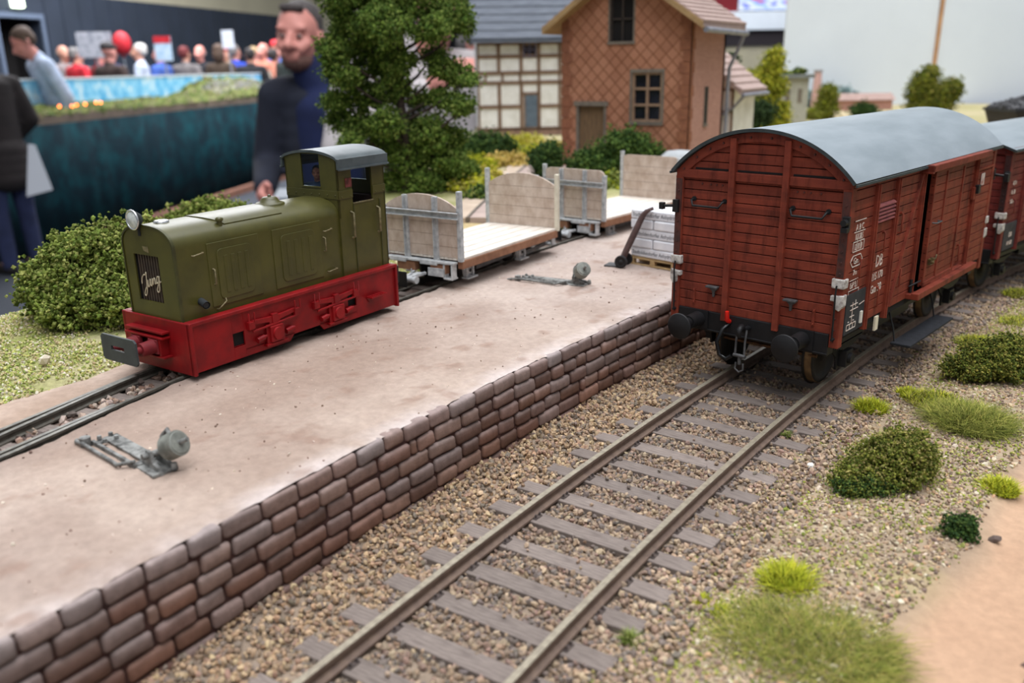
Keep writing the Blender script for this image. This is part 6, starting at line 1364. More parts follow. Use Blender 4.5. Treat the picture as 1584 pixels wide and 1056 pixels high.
# loaded coal wagon far behind
def coal_wagon():
    R = thing('coal_wagon', 'black hopper wagon heaped with coal, far behind the brown wagons', 'railway wagon', (1.75, 29.9, -.3), math.radians(33))
    m = MB(); V = [(-.35, 0, 3.0), (3.0, 0, 3.0), (3.0, 2.6, 3.0), (-.35, 2.6, 3.0), (.05, .3, 1.6), (2.6, .3, 1.6), (2.6, 2.3, 1.6), (.05, 2.3, 1.6)]
    m.add(V, [(0, 4, 5, 1), (1, 5, 6, 2), (2, 6, 7, 3), (3, 7, 4, 0), (4, 7, 6, 5), (0, 1, 2, 3)]); m.build('hopper', mat('hopper paint', (48, 40, 42), (36, 32, 34), rough=.7, scale=2), R)
    m = MB(); m.box(-.42, 3.06, -.06, .04, 2.95, 3.06); m.box(-.42, -.3, 0, 2.6, 2.95, 3.06); m.box(2.96, 3.06, 0, 2.6, 2.95, 3.06); m.build('rim', M['black'], R)
    P = np.stack([RNG.uniform(-.3, 2.9, 2200), RNG.uniform(.05, 2.5, 2200)], -1); z = 3.0 + .5 * np.clip(1 - ((P[:, 0] - 1.3) / 1.75) ** 2, 0, 1) * np.clip(1 - ((P[:, 1] - 1.3) / 1.4) ** 2, 0.1, 1) ** .6
    V, F, C = scatter(np.column_stack([P, z]), RNG.uniform(.06, .13, 2200), pick([(34, 34, 38), (48, 48, 52), (24, 24, 28)], 2200)); o = put(bpy.data.objects.new('coal', np_mesh('coal', V, F, vmat('coal', .4, .5), C)), R); o['kind'] = 'stuff'
    m = MB(); m.box(0, 2.7, .5, 2.1, 1.0, 1.6); m.build('underframe', M['black'], R)
    for x in (.5, 2.2):
        for y in (.6, 2.0): m = MB(); m.cyl((x, y - .06, .5), (x, y + .06, .5), .5, .5, 24); m.build('wheel', M['wheel'], R)
coal_wagon()
# white backdrop boards at the rear of the layout
M['board'] = mat('white board', (224, 232, 240), (216, 224, 232), rough=.8, scale=.08)
# ------------------------------------------------------------------ exhibition hall: u to the side, d away, both seen along the hall
HU = Vector((math.cos(math.radians(33.2478)), math.sin(math.radians(33.2478)), 0)); HD = Vector((-HU.y, HU.x, 0)); HRZ = math.radians(33.2478)
def hall(u, d, z=0): p = Vector((CAM[0], CAM[1], 0)) + HU * u + HD * d; return (p.x, p.y, z)
FL = -62.0
def hbox(mb, u0, u1, d0, d1, z0, z1):
    mb.add([hall(u, d, z) for z in (z0, z1) for d in (d0, d1) for u in (u0, u1)], [(0, 2, 3, 1), (4, 5, 7, 6), (0, 1, 5, 4), (2, 6, 7, 3), (0, 4, 6, 2), (1, 3, 7, 5)])
m = MB(); hbox(m, -900, 700, -250, 1500, FL - 4, FL); o = m.build('floor', mat('hall carpet', (62, 66, 74), (50, 54, 62), rough=.95, scale=.02), None); o['kind'] = 'structure'
# side wall of the hall
wd = Vector((73.7, 306.3)).normalized(); w0 = Vector((-361.9, 880.8))
def wl(t, off=0): q = w0 + wd * t + Vector((-wd.y, wd.x)) * off; return q
def wall_piece(mb, t0, t1, z0, z1, o0=0, o1=12):
    pts = [wl(t, o) for o in (o0, o1) for t in (t0, t1)]
    mb.add([hall(p.x, p.y, z) for z in (z0, z1) for p in pts], [(0, 2, 3, 1), (4, 5, 7, 6), (0, 1, 5, 4), (2, 6, 7, 3), (0, 4, 6, 2), (1, 3, 7, 5)])
m = MB(); wall_piece(m, -400, -161, FL, 70); wall_piece(m, -161, -112, 49, 70) ; wall_piece(m, -112, 500, FL, 70); 
for t in np.arange(-400, 500, 21):
    if not -163 < t < -110: wall_piece(m, t, t + 1.6, FL, 69, -1.0, 0)
o = m.build('wall_left', mat('dark blue panels', (46, 54, 68), (40, 48, 60), rough=.7, scale=.03), None); o['kind'] = 'structure'
m = MB(); wall_piece(m, -400, 500, 70, 200); o = m.build('wall_upper', mat('beige wall', (178, 172, 148), (168, 162, 140), rough=.9, scale=.02), None); o['kind'] = 'structure'
m = MB(); wall_piece(m, -230, -60, FL, 60, 30, 34); wall_piece(m, -161, -160, FL, 49, 11, 31); wall_piece(m, -112, -111, FL, 49, 11, 31); wall_piece(m, -161, -111, 48, 49, 11, 31); o = m.build('wall_recess', M['dark'], None); o['kind'] = 'structure'
m = MB(); wall_piece(m, -163, -110, 48, 52, -2, 0); wall_piece(m, -163, -160, FL, 48, -2, 0); wall_piece(m, -113, -110, FL, 48, -2, 0); o = m.build('door_1', mat('door frame blue', (96, 108, 128), rough=.6), None); o['kind'] = 'structure'
m = MB(); hbox(m, -330, 700, 1300, 1312, FL, 200); o = m.build('wall_back', mat('beige end wall', (172, 166, 146), (160, 154, 136), rough=.9, scale=.02), None); o['kind'] = 'structure'
L = thing('exit_light', 'bright lit exit lamp above the dark doorway', 'lamp', (0, 0, 0)); m = MB(); wall_piece(m, -143, -133, 56, 63, -5, -1.5); m.build('lamp_face', emis('lit exit lamp', (236, 255, 226), 7), L); m = MB(); wall_piece(m, -144, -132, 55, 64, -1.4, 0); m.build('lamp_housing', M['zinc'], L)

# the neighbouring layout on its long curtained table
TO = Vector((-182.4, 330.7)); TD = Vector((.1352, .9908)); TN = Vector((-.9908, .1352))
def tb(s, o, z): q = TO + TD * s + TN * o; return hall(q.x, q.y, z)
def tbox(mb, s0, s1, o0, o1, z0, z1): mb.add([tb(s, o, z) for z in (z0, z1) for o in (o0, o1) for s in (s0, s1)], [(0, 2, 3, 1), (4, 5, 7, 6), (0, 1, 5, 4), (2, 6, 7, 3), (0, 4, 6, 2), (1, 3, 7, 5)])
T = thing('exhibition_table', 'long exhibition table carrying another model landscape with a dark teal curtain', 'table', (0, 0, 0))
m = MB(); tbox(m, -40, 275, 0, 34, -14.5, -11); m.build('tabletop', mat('table fascia', (128, 112, 98), (104, 90, 80), rough=.8, scale=.1), T)
n = 1600; V = []; 
for k in range(n + 1):
    s = -38 + 310 * k / n; o = -.4 + .12 * math.sin(s * .45 + math.sin(s * .13)) + .3 * math.sin(s * .11 + 1); V += [tb(s, o, z) for z in (FL + 1.5, FL + 20, -14)]
F = [(3 * k + j, 3 * k + 3 + j, 3 * k + 4 + j, 3 * k + 1 + j) for k in range(n) for j in (0, 1)]
m = MB(); m.add(V, F, True); cu = m.build('curtain', mat('teal velvet', (4, 60, 68), (2, 31, 41), rough=.9, spec=.15, scale=.11, lo=.3, hi=.56, detail=7), T); sl = cu.modifiers.new('thickness', 'SOLIDIFY'); sl.thickness = .3
m = MB(); tbox(m, -38, 272, 2, 32, FL, -14.5); m.build('table_frame', M['dark'], T)
def sky():
    t = NT('printed sky'); t.pr(.8, 0, .2); c = t.ramp(t.noise(.16, 6, .65), [(.36, lin((84, 172, 226))), (.52, lin((140, 206, 240))), (.66, lin((222, 236, 244)))]); t.color(c); return t.m
m = MB(); tbox(m, -30, 300, 30, 31, -13, 2.6); m.build('sky_board', sky(), T); m = MB(); tbox(m, -30, 300, 29.6, 31.4, 2.2, 3.0); m.build('board_edge', M['board'], T)
P = []; C = []
pal_h = [(104, 118, 64), (86, 102, 56), (136, 142, 84), (120, 112, 84)]
for k in range(9000):
    s = random.uniform(-30, 270); o = random.uniform(.5, 29); hgt = (1.2 + 2.2 * float(vnoise(np.array([s]), np.array([o]), .06, 3)[0])) * (o / 29) + (9.5 * max(0, min(1, (s - 165) / 45)) * (o / 29) ** .6)
    P.append(tb(s, o, -11 + max(hgt, .3) * random.uniform(.75, 1)))
    rocky = s > 190 and 8 < o < 22 and random.random() < .7
    C.append(lin(random.choice([(118, 116, 112), (98, 98, 98), (140, 138, 134)] if rocky else pal_h))[:3])
V, F, Cc = scatter(np.array(P), RNG.uniform(.5, 1.5, len(P)), np.array(C), 'oct'); o = put(bpy.data.objects.new('model_scenery', np_mesh('model_scenery', V, F, M['leaf'], Cc)), T); o['kind'] = 'stuff'
m = MB(); V = []; ss = np.linspace(-30, 270, 120)
for s in ss: h = 9.5 * max(0, min(1, (s - 165) / 45)) + 1.5; V += [tb(s, 1, -11.2), tb(s, 10, -11 + h * .55), tb(s, 29, -11 + h)]
m.add(V, [(3 * k + j, 3 * k + 3 + j, 3 * k + 4 + j, 3 * k + 1 + j) for k in range(119) for j in (0, 1)], True); m.build('model_hills', mat('model hills', (112, 122, 70), (128, 116, 86), rough=.95, scale=.1), T)
for k, (s, z) in enumerate(((23, -8.6), (40, -8.0), (48.5, -8.3), (51.5, -8.0), (58, -7.9), (66, -7.6), (69.5, -7.7), (212, -7.9))):
    q = thing('street_lamp', f'tiny glowing orange street lamp on the neighbouring layout, number {k + 1} from its near end' if False else 'tiny glowing orange street lamp on the neighbouring layout', 'lamp', tb(s, 8, -11), 0, 'glowing lamps on the neighbouring layout')
    m = MB(); m.ball((0, 0, z + 11), .42, 10, 8); m.build('lamp_globe', M.setdefault('glow', emis('orange glow', (255, 120, 50), 14)), q); m = MB(); m.cyl((0, 0, 0), (0, 0, z + 10.8), .1, .08, 6); m.build('lamp_post', M['black'], q)
# plank lying on the floor along the table, and a grey case
m = MB(); tbox(m, 20, 235, -9, -5, FL, FL + 3.5); o = m.build('floor_plank', mat('brown plank', (150, 104, 84), (124, 88, 74), rough=.8, scale=.1), None); tag(o, 'long brown plank on the floor in front of the teal curtain', 'plank')
R = thing('flight_case', 'blue grey flight case on the floor beside the man in navy', 'case', hall(-38, 170, FL), HRZ); m = MB(); m.box(-9, 9, -7, 7, 0, 44); m.build('case_body', mat('case grey', (112, 122, 132), (98, 108, 118), rough=.6, scale=.1), R, .6); m = MB(); m.box(-9.3, 9.3, -7.3, 7.3, 41, 42.2); m.build('case_edge', M['zinc'], R)

# posters and signs among the crowd
def panel(name, label, cat, u, d, w, h, zc, mats, band=None):
    R = thing(name, label, cat, hall(u, d, FL), HRZ); m = MB(); m.box(-w / 2, w / 2, -.4, .4, zc - FL - h / 2, zc - FL + h / 2); m.build('board', mats[0], R)
    m = MB(); m.box(-.6, .6, .4, 1.4, 0, zc - FL - h / 2 + 2); m.build('post', M['zinc'], R)
    if band: m = MB(); m.box(-w / 2, w / 2, -.6, -.4, zc - FL + h / 2 - band[0], zc - FL + h / 2); m.build('band', band[1], R)
M['signred'] = mat('sign red', (206, 40, 52), (180, 34, 44), rough=.6, scale=.2)
panel('photo_poster', 'large pale grey picture poster above the crowd', 'poster', -287, 640, 24, 17, 23.5, [mat('poster print', (196, 196, 204), (140, 144, 156), rough=.7, scale=.25)])
panel('display_board', 'white and blue display board with a red top strip', 'sign', -236, 630, 11.5, 16, 20, [mat('white blue print', (206, 220, 232), (150, 186, 216), rough=.7, scale=.2)], (4.5, M['signred']))
panel('sign_board', 'small white sign raised above the crowd', 'sign', -194, 640, 8, 12, 25.5, [mat('white sign', (222, 226, 236), (200, 206, 220), rough=.7, scale=.3)])
R = thing('balloon', 'red balloon floating above the crowd', 'balloon', hall(-268, 640, 0), HRZ); m = MB(); m.ball((0, 0, 24), (6.0, 6, 8.0), 20, 14); m.lathe((0, 0, 14.5), (0, 0, 1), [(0, 0), (.3, 1.0), (1.4, .4), (2.5, 1.5)], 10); m.build('balloon_skin', M['signred'], R); m = MB(); m.tube([(0, 0, 14.5), (.6, 0, 6), (0, 0, -10)], .15, 5); m.build('string', M['board'], R)
# black drape and the trade stand beyond the layout
m = MB(); V = []
for k in range(121): u = -45 + 75 * k / 120; V += [hall(u, 450 + 1.5 * math.sin(u * .9), z) for z in (FL, 90)]
m.add(V, [(2 * k, 2 * k + 2, 2 * k + 3, 2 * k + 1) for k in range(120)], True); o = m.build('black_drape', mat('black drape', (24, 24, 30), (17, 17, 22), rough=.95, scale=.1), None); sl = o.modifiers.new('thickness', 'SOLIDIFY'); sl.thickness = .5; tag(o, 'black hanging drape behind the half-timbered house', 'drape')
S = thing('trade_stand', 'white trade stand with a lit video screen and dark band behind the conifer', 'exhibition stand', hall(150, 655, FL), HRZ)
def stb(name, u0, u1, d0, d1, z0, z1, mt): m = MB(); m.box(u0 - 150, u1 - 150, d0 - 655, d1 - 655, z0 - FL, z1 - FL); return m.build(name, mt, S)
stb('fascia', 120, 215, 650, 670, 26, 38.2, M['board']); stb('dark_band', 120, 215, 652, 670, 15.3, 26, mat('dark band', (40, 34, 38), rough=.8)); stb('lower_wall', 120, 215, 653, 672, FL, 15.3, mat('stand wall', (176, 168, 142), (164, 158, 136), rough=.9, scale=.05)); stb('red_panel', 120, 163, 652, 668, 38.2, 75, mat('dark red panel', (112, 14, 26), rough=.7)); 
t = NT('video picture'); sxp = t.n('ShaderNodeSeparateXYZ'); t.l(t.coord(), sxp.inputs[0]); c = t.ramp(t.noise(.09, 3, .5, (1, 1, 2.2)), [(.3, lin((60, 90, 220))), (.44, lin((230, 240, 255))), (.6, lin((120, 170, 245))), (.72, lin((240, 60, 80)))]); t.b.inputs['Base Color'].default_value = (0, 0, 0, 1); t.l(c, t.b.inputs['Emission Color']); t.b.inputs['Emission Strength'].default_value = 1.3
stb('screen_frame', 163, 216, 654, 668, 38.2, 76, M['black']); stb('screen', 164, 215, 653.4, 654, 39, 75, t.m)

# white backdrop of our own layout
def backdrop(name, label, u0, u1, d0, d1):
    m = MB(); m.add([hall(u, d, z) for z in (-.2, 17) for u, d in ((u0, d0), (u1, d1), (u1, d1 + .5), (u0, d0 + .5))], [(0, 3, 2, 1), (4, 5, 6, 7), (0, 1, 5, 4), (1, 2, 6, 5), (2, 3, 7, 6), (3, 0, 4, 7)]); o = m.build(name, M['board'], None); tag(o, label, 'backdrop board'); return o
backdrop('backdrop_board', 'white backdrop board left of the wooden seam', 24.3, 37.35, 79.8, 79.8)
backdrop('backdrop_board', 'white backdrop board right of the wooden seam', 37.45, 62, 79.8, 79.8)
m = MB(); m.add([hall(u + .28 * (z > 5), d, z) for z in (-.2, 17) for u, d in ((37.25, 79.6), (37.55, 79.6), (37.55, 79.8), (37.25, 79.8))], [(0, 3, 2, 1), (4, 5, 6, 7), (0, 1, 5, 4), (1, 2, 6, 5), (2, 3, 7, 6), (3, 0, 4, 7)]); o = m.build('seam_batten', mat('batten wood', (196, 150, 108), (176, 132, 94), rough=.7, scale=1), None); tag(o, 'thin wooden batten covering the seam of the white backdrop', 'batten')

# ------------------------------------------------------------------ people
M['skin'] = mat('skin', (206, 154, 132), (192, 138, 118), rough=.55, scale=6)
M['skin_pink'] = mat('pink skin', (212, 146, 134), (198, 130, 118), rough=.55, scale=6)
M['eyeball'] = mat('eyeball', (168, 146, 140), (150, 130, 124), rough=.4)  # eye whites darkened: the shade of the sockets is put into the colour
M['shoe'] = mat('shoe leather', (40, 36, 36), rough=.6)
CLOTH = {}
def cloth(rgb):
    if rgb not in CLOTH: CLOTH[rgb] = mat('cloth %d' % len(CLOTH), rgb, tuple(int(c * .82) for c in rgb), rough=.9, scale=8, bump=.2, bscale=30)
    return CLOTH[rgb]
HAIR = {k: mat('hair ' + k, a, b, rough=.7, scale=30, stretch=(3, 3, 1), bump=.5, bscale=60) for k, a, b in (('grey', (128, 124, 122), (92, 88, 88)), ('white', (206, 202, 198), (176, 172, 170)), ('brown', (86, 66, 52), (62, 48, 40)), ('dark', (48, 42, 42), (34, 30, 32)), ('red', (110, 40, 40), (84, 32, 34)), ('fair', (176, 150, 112), (150, 126, 92)), ('salt', (88, 80, 78), (56, 52, 52)), ('stubble', (128, 92, 82), (96, 70, 64)))}
class Fig:
    """rounded volumes that are welded into one continuous skin"""
    def __init__(s): s.m = MB()
    def cap(s, p0, p1, r0, r1=None):
        r1 = r0 if r1 is None else r1; p0, p1 = Vector(p0), Vector(p1); d = p1 - p0; L = d.length
        if L < 1e-5: return s.ell(p0, (r0,) * 3)
        d /= L; prof = [(-r0 * math.cos(t), r0 * math.sin(t)) for t in np.linspace(0, PI / 2, 5)] + [(L + r1 * math.sin(t), r1 * math.cos(t)) for t in np.linspace(0, PI / 2, 5)]
        prof[0] = (prof[0][0], 1e-5); prof[-1] = (prof[-1][0], 1e-5); s.m.lathe(p0, d, prof, 12); return s
    def ell(s, c, r, n=14, k=10): s.m.ball(tuple(c), r, n, k); return s
    def weld(s, name, voxel, it=4, fac=.5):
        me = s.m.mesh(name, []); o = bpy.data.objects.new('tmp', me); COL.objects.link(o)
        a = o.modifiers.new('r', 'REMESH'); a.mode = 'VOXEL'; a.voxel_size = voxel; a.use_smooth_shade = True
        b = o.modifiers.new('s', 'SMOOTH'); b.iterations = it; b.factor = fac
        dg = bpy.context.evaluated_depsgraph_get(); r = bpy.data.meshes.new_from_object(o.evaluated_get(dg)); r.name = name
        bpy.data.objects.remove(o); bpy.data.meshes.remove(me); r.polygons.foreach_set('use_smooth', np.ones(len(r.polygons), bool)); return r
def hand(F, w, dirv, palm_n, side):
    """palm, four bent fingers of unequal length and a thumb from the side of the palm; w = wrist"""
    d = Vector(dirv).normalized(); n = Vector(palm_n).normalized(); a = d.cross(n).normalized() * side; w = Vector(w)
    F.cap(w, w + d * .03, .027, .03)
    for k in range(4): F.cap(w + d * .03 + a * (-.026 + .0175 * k), w + d * .088 + a * (-.03 + .02 * k), .0145, .0125)
    for k, ln in enumerate((.058, .075, .08, .07)):
        b0 = w + d * .088 + a * (-.03 + .02 * k); b1 = b0 + (d * .8 + n * .45).normalized() * ln * .55; b2 = b1 + (d * .35 + n * .9).normalized() * ln * .5
        F.cap(b0, b1, .0098, .009); F.cap(b1, b2, .009, .0078)
    t0 = w + d * .025 + a * .03; t1 = t0 + (d * .6 + a * .55 + n * .35).normalized() * .042; t2 = t1 + (d * .85 + n * .4).normalized() * .032; F.cap(t0, t1, .014, .011); F.cap(t1, t2, .011, .009)
def tf(p, M_): return tuple(M_ @ Vector(p))
_cache = {}
def person_meshes(key, arms, lean=0.0, head=(0, 0, 0), hair='short', voxel=.013, coat=False, beard=False, fine=False, hoff=(0, 0, 0)):
    """standing figure 1.75 m tall looking along -y; arms = ((elbow, wrist) right, (elbow, wrist) left)"""
    if key in _cache: return _cache[key]
    Ln = Matrix.Translation((0, 0, .95)) @ Matrix.Rotation(lean, 4, 'X') @ Matrix.Translation((0, 0, -.95))
    Hm = Ln @ Matrix.Translation(Vector((0, 0, 1.5)) + Vector(hoff)) @ Euler(head).to_matrix().to_4x4() @ Matrix.Translation((0, 0, -1.5))
    def up(p): return tf(p, Ln)
    def hd(p): return tf(p, Hm)
    B, J, T, H, Bd = Fig(), Fig(), Fig(), Fig(), Fig()
    def ellm(Fg, c, r, Mx):
        k = len(Fg.m.v); Fg.ell((0, 0, 0), r, 18, 12); R3 = Mx.to_3x3(); cc = Mx @ Vector(c)
        for i in range(k, len(Fg.m.v)): Fg.m.v[i] = tuple(R3 @ Vector(Fg.m.v[i]) + cc)
    # head and face
    ellm(B, (0, .012, 1.665), (.074, .094, .085), Hm); ellm(B, (0, -.02, 1.605), (.06, .07, .08), Hm); ellm(B, (0, -.035, 1.555), (.042, .05, .035), Hm)
    B.cap(hd((0, -.09, 1.645)), hd((0, -.117, 1.612)), .011, .0165); B.cap(hd((-.016, -.098, 1.608)), hd((.016, -.098, 1.608)), .011)
    B.cap(hd((-.042, -.07, 1.668)), hd((.042, -.07, 1.668)), .0125); B.cap(hd((-.02, -.09, 1.578)), hd((.02, -.09, 1.578)), .0085); B.cap(hd((-.017, -.086, 1.566)), hd((.017, -.086, 1.566)), .009)
    for x in (-1, 1):
        ellm(B, (x * .076, .015, 1.63), (.011, .022, .033), Hm); B.cap(hd((x * .045, -.055, 1.615)), hd((x * .03, -.07, 1.6)), .022)
    B.cap(up((0, .015, 1.42)), hd((0, .005, 1.56)), .058, .055)
    # trunk, arms, legs under the clothes
    B.cap(up((0, 0, 1.0)), up((0, 0, 1.35)), .085, .085)
    for x, (el, wr) in zip((-1, 1), arms):
        sh = up((x * .185, .01, 1.415)); el = up(el); wr = up(wr)
        B.cap(up((x * .05, .01, 1.4)), sh, .07, .05); B.cap(sh, el, .046, .038); B.cap(el, wr, .038, .027)
        d = (Vector(wr) - Vector(el)).normalized(); inward = Vector((-x, 0, 0)) if abs(d.x) < .8 else Vector((0, -1, 0)); inward = (inward - d * inward.dot(d)).normalized()
        hand(B, Vector(wr) + d * .015, d, inward, 1 if x < 0 else -1)
        J.cap(up((x * .1, .01, 1.42)), sh, .075, .072); J.cap(sh, el, .069, .058); J.cap(el, Vector(wr) - d * .02, .058, .044)
        hip = (x * .09, 0, .93); kn = (x * .105, -.015, .5); an = (x * .11, .025, .09)
        B.cap(hip, kn, .07, .05); B.cap(kn, an, .045, .03); T.cap(hip, kn, .1, .072); T.cap(kn, (x * .11, .02, .07), .07, .058)
        B.cap(an, (x * .115, -.1, .045), .035, .03)
    ellm(T, (0, .01, .93), (.15, .1, .1), Matrix.Identity(4))
    for z in np.linspace(.93, 1.4, 10):
        k = (z - .93) / .47; ellm(J, (0, .004 + .008 * k, z), (.165 + .028 * k - .02 * max(0, k - .75) * 4 * .25, .122 - .012 * k, .075), Ln)
    J.cap(up((0, .02, 1.45)), up((0, .015, 1.49)), .075, .066)
    if coat:
        for z in (.72, .79, .86, .93): ellm(J, (0, .015, z), (.2, .145, .1), Ln)
    if hair == 'short': ellm(H, (0, .03, 1.69), (.081, .094, .074), Hm); ellm(H, (0, .06, 1.645), (.076, .06, .07), Hm); H.cap(hd((-.078, 0, 1.66)), hd((-.078, .02, 1.625)), .012, .008); H.cap(hd((.078, 0, 1.66)), hd((.078, .02, 1.625)), .012, .008)
    elif hair == 'crop': ellm(H, (0, .032, 1.69), (.0775, .085, .069), Hm); H.cap(hd((-.03, -.05, 1.735)), hd((.03, -.05, 1.735)), .016); ellm(H, (0, .062, 1.645), (.075, .056, .065), Hm); H.cap(hd((-.074, .008, 1.665)), hd((-.076, .02, 1.62)), .01, .007); H.cap(hd((.074, .008, 1.665)), hd((.076, .02, 1.62)), .01, .007)
    elif hair == 'long': ellm(H, (0, .03, 1.69), (.09, .1, .08), Hm); ellm(H, (0, .06, 1.6), (.095, .075, .13), Hm)
    elif hair == 'fringe': ellm(H, (0, .055, 1.625), (.084, .064, .05), Hm)
    elif hair == 'cap': ellm(H, (0, .015, 1.705), (.086, .1, .07), Hm); H.cap(hd((-.04, -.1, 1.7)), hd((.04, -.1, 1.7)), .02)
    if beard: ellm(Bd, (0, -.026, 1.56), (.0585, .066, .045), Hm); Bd.cap(hd((-.022, -.0885, 1.592)), hd((.022, -.0885, 1.592)), .006)
    r = {'body': B.weld('body', voxel * .62 if fine else voxel), 'jacket': J.weld('jacket', voxel, 12), 'trousers': T.weld('trousers', voxel, 6), 'hair': H.weld('hair', voxel * .8, 2) if H.m.v else None, 'beard': Bd.weld('beard', voxel * .7, 2) if beard else None, 'Hm': Hm}
    for x in (-1, 1): S_ = Fig(); S_.cap((x * .112, .04, .045), (x * .12, -.13, .035), .045, .042); r['shoe', x] = S_.weld('shoe', voxel, 2)
    _cache[key] = r; return r
DOWN = (((-.27, .03, 1.14), (-.27, -.06, .9)), ((.27, .03, 1.14), (.27, -.06, .9)))
FOLD = (((-.27, -.02, 1.15), (-.05, -.19, 1.17)), ((.27, -.02, 1.15), (.05, -.21, 1.13)))
FRONT = (((-.26, .0, 1.14), (-.1, -.25, 1.05)), ((.26, .0, 1.14), (.1, -.25, 1.05)))
def person(label, loc, rz, scale, key, arms, top, legs, hairc, skin=None, top_name='jacket', group=None, cat='person', **kw):
    me = person_meshes(key, arms, **kw); R = thing('person', label, cat, loc, rz, group); R.scale = (scale,) * 3
    def part(nm, mesh, mt, parent=R):
        o = put(bpy.data.objects.new(nm, mesh), parent)
        if not mesh.materials: mesh.materials.append(mt)
        o.material_slots[0].link = 'OBJECT'; o.material_slots[0].material = mt; return o
    part('body', me['body'], skin or M['skin']); part(top_name, me['jacket'], top); part('trousers', me['trousers'], legs); part('shoe', me['shoe', -1], M['shoe']); part('shoe', me['shoe', 1], M['shoe'])
    if me['hair'] is not None: part('cap' if kw.get('hair') == 'cap' else 'hair', me['hair'], hairc)
    if me['beard'] is not None: part('beard', me['beard'], HAIR['stubble'])
    if kw.get('fine'):
        for x in (-.03, .03):
            q = me['Hm'] @ Vector((x, -.077, 1.642)); m = MB(); m.ball(tuple(q), (.011, .0095, .007), 12, 8); m.cur = 1; qq = me['Hm'] @ Vector((x, -.0845, 1.642)); m.ball(tuple(qq), (.0058, .003, .0058), 10, 6); m.build('eye', [M['eyeball'], M['dark']], R)
    return R
def face(du, dd): v = HU * du + HD * dd; return math.atan2(v.x, -v.y)
JEANS, DARKT, NAVY = cloth((44, 58, 96)), cloth((44, 44, 50)), cloth((26, 37, 78))
# man in navy behind the locomotive
P = person('man in a navy sweater and dark jacket with greying hair, left of the tall tree', hall(-29.6, 147, FL), face(-.02, -1), 44.3, 'navy', (((-.245, .02, 1.17), (-.2, -.2, 1.1)), ((.28, .02, 1.15), (.28, -.08, .93))), cloth((36, 40, 54)), DARKT, HAIR['salt'], M['skin_pink'], 'jacket', hair='crop', head=(.08, .04, -.12), hoff=(-.075, -.03, -.015), voxel=.011, beard=True, fine=True)
sw = Fig()
for z in np.linspace(.93, 1.36, 10): sw.ell((.012, -.03, z), (.13, .1, .09), 18, 12)
sw.cap((-.01, .0, 1.43), (-.05, -.02, 1.515), .085, .069); o = put(bpy.data.objects.new('sweater', sw.weld('sweater', .012, 14)), P); o.data.materials.append(NAVY)
# person in a dark coat at the left edge, with a white sheet
P = person('person in a long dark coat and blue jeans holding a white sheet', hall(-173, 303, FL), face(-.75, .45), 45, 'coat', (((-.25, .06, 1.15), (-.2, -.16, 1.0)), ((.25, .12, 1.14), (.26, .12, .97))), cloth((44, 38, 38)), cloth((46, 54, 88)), HAIR['grey'], None, 'coat', coat=True, lean=.08, voxel=.013)
m = MB(); a = hall(-157.5, 291.5, -18.5); U = HU; n = 8
pts = [(0, 0, 1.5), (2.2, 0, 1.2), (5.4, .3, -13.5), (-3.6, 0, -15.6)]
m.prism([(p[0], p[2]) for p in pts], 'xz', -.08, .08); o = m.build('paper_sheet', mat('white paper', (226, 230, 238), rough=.8), None); o.location = a; o.rotation_euler = (0, 0, HRZ); tag(o, 'white paper sheet held by the person in the dark coat', 'paper')
# people behind the tree
person('person in a light grey coat standing behind the tall tree, hand at the chin', hall(-12.4, 126, FL), face(.25, -1), 46.5, 'greycoat', (((-.25, -.05, 1.2), (.0, -.2, 1.38)), ((.3, .04, 1.16), (.29, -.05, .95))), cloth((206, 198, 198)), DARKT, HAIR['grey'], M['skin_pink'], 'coat', coat=True, head=(.2, 0, .1), hoff=(.06, -.02, 0), beard=False, voxel=.013)
P = person('person in a dark sweater with clasped hands beside the half-timbered house', hall(-10, 243, FL), face(1, -.25), 44, 'clasp', (((-.25, .02, 1.15), (-.03, -.2, 1.13)), ((.25, .02, 1.15), (.04, -.22, 1.12))), cloth((40, 44, 54)), cloth((50, 78, 140)), HAIR['grey'], M['skin_pink'], 'sweater', head=(.3, 0, 0), voxel=.013)
sc = Fig(); sc.cap((0, .03, 1.46), (0, .06, 1.5), .085, .075); o = put(bpy.data.objects.new('collar', sc.weld('collar', .012, 3)), P); o.data.materials.append(M['signred'])
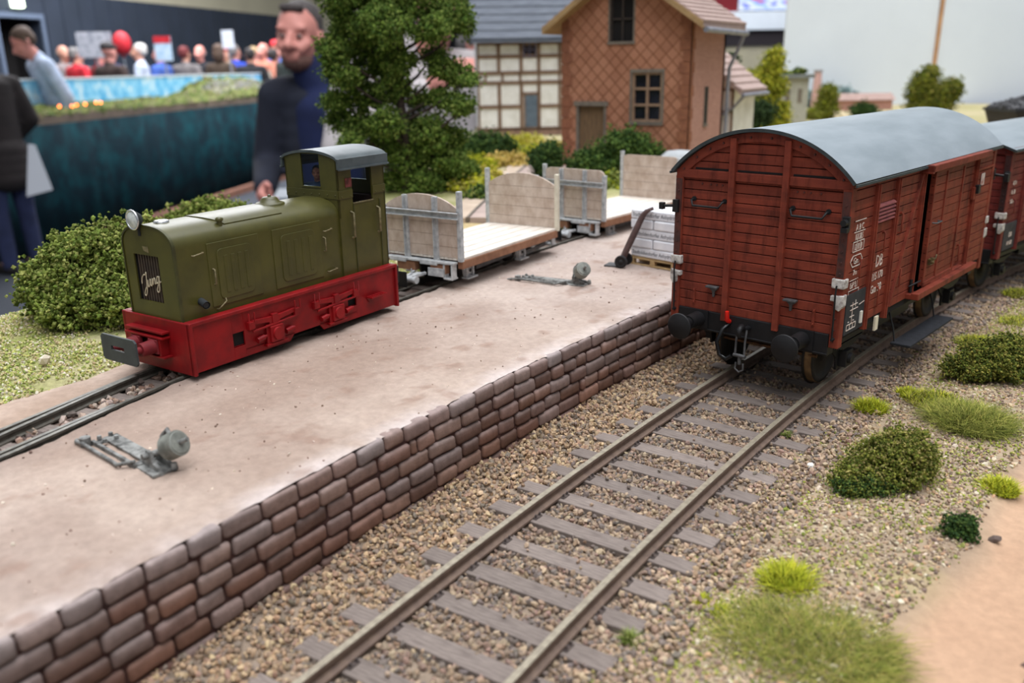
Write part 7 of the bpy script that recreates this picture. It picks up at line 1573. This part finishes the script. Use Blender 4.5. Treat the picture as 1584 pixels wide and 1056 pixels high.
# man in pale blue behind the neighbouring layout
person('man in a pale blue shirt with brown hair bending over the neighbouring layout', hall(-199, 402, FL), face(-.7, -.65), 50, 'bend', DOWN, cloth((186, 200, 224)), DARKT, HAIR['brown'], M['skin_pink'], 'shirt', lean=.28, head=(.3, 0, 0), voxel=.015)
CROWD = [  # u, d, height, look, top, hair, style, label
 (-283, 585, 45, (1, -.4), (150, 140, 140), None, 'fringe', 'bald person in grey just behind the man in pale blue'),
 (-281, 600, 44, (-1, .2), (120, 116, 120), 'white', 'short', 'white haired person in grey, left of the person in the red sweater'),
 (-272, 578, 44, (.6, 1), (206, 42, 56), 'grey', 'short', 'person in a bright red sweater seen from behind'),
 (-263, 590, 44, (.8, 1), (128, 32, 38), 'grey', 'short', 'person in a dark red jacket next to the red sweater'),
 (-252, 580, 44.5, (-.5, -1), (38, 56, 120), None, 'fringe', 'bald person in a navy shirt, left of the brown jacket'),
 (-243, 560, 48, (.4, 1), (66, 52, 48), 'dark', 'cap', 'tall person in a dark brown jacket and dark cap seen from behind'),
 (-231, 575, 45, (-1, -.2), (190, 200, 220), 'white', 'short', 'white haired person in a pale blue shirt looking left'),
 (-224, 590, 44, (-1, .2), (64, 96, 176), 'grey', 'short', 'grey haired person in a mid blue shirt'),
 (-211, 600, 44, (.2, 1), (112, 106, 106), 'red', 'short', 'person with dark red hair and a grey jacket'),
 (-203, 605, 44.5, (-.2, -1), (38, 38, 44), None, 'fringe', 'bald person in a black jacket facing the camera'),
 (-197, 640, 44.5, (0, -1), (190, 182, 150), None, 'capred', 'person in a cream jacket wearing a red cap'),
 (-188, 600, 44.5, (.2, 1), (72, 58, 46), 'brown', 'long', 'long haired person in a dark brown coat'),
 (-180, 606, 44.5, (.5, 1), (38, 70, 190), 'grey', 'short', 'grey haired person in a bright blue jacket'),
 (-176, 640, 44, (.5, .6), (206, 198, 180), 'fair', 'short', 'fair haired person in a cream top behind the bright blue jacket'),
 (-168.5, 600, 43, (-.3, 1), (34, 34, 38), 'dark', 'short', 'dark haired person in a black coat, right of the bright blue jacket'),
 (-163, 612, 45, (-.6, -1), (216, 140, 116), None, 'fringe', 'bald person in a salmon shirt'),
 (-158.5, 630, 46, (.2, 1), (70, 110, 190), None, 'capred2', 'person with a blue jacket and a tall red hat'),
 (-155, 610, 42.5, (.3, 1), (216, 212, 196), 'dark', 'short', 'dark haired person in a whitish jacket'),
 (-151.5, 645, 44, (-1, 0), (176, 200, 226), 'fair', 'short', 'fair haired person in a light blue shirt at the end of the table'),
 (-143.5, 590, 44.5, (-.6, -.6), (36, 44, 42), 'grey', 'short', 'grey haired person in a dark green coat next to the man in navy'),
 (-138, 640, 45, (0, 1), (60, 60, 66), None, 'capred', 'person with a red cap half hidden by the man in navy'),
]
for i, (u, d, s, lk, top, hr, st, lb) in enumerate(CROWD):
    kf = 1.0 if 'tall person in a dark brown' in lb else 1.17
    cap_ = st.startswith('cap'); pose = ('down', DOWN) if i % 3 else ('fold', FOLD)
    person(lb, hall(u * kf, d * kf, FL), face(*lk), s * (1.1 if kf > 1 else 1), 'crowd_%s_%s' % (pose[0], 'cap' if cap_ else st), pose[1], cloth(top), (JEANS, DARKT)[i % 2], M['signred'] if 'red' in st else HAIR[hr] if hr else HAIR['grey'], (M['skin'], M['skin_pink'])[i % 2], 'jacket', hair='cap' if cap_ else st, voxel=.018)
# the little driver in the cab
person('model train driver figure in blue standing in the locomotive cab', (-6.15 - .12, -5.96 + 3.36, NZ + .745), math.radians(30), .98, 'driver', FRONT, cloth((74, 90, 116)), cloth((50, 56, 72)), HAIR['dark'], mat('painted face', (240, 158, 122), (226, 138, 106), rough=.6, scale=9), 'jacket', cat='figurine', voxel=.013, fine=True, hair='short', head=(.0, 0, .1))
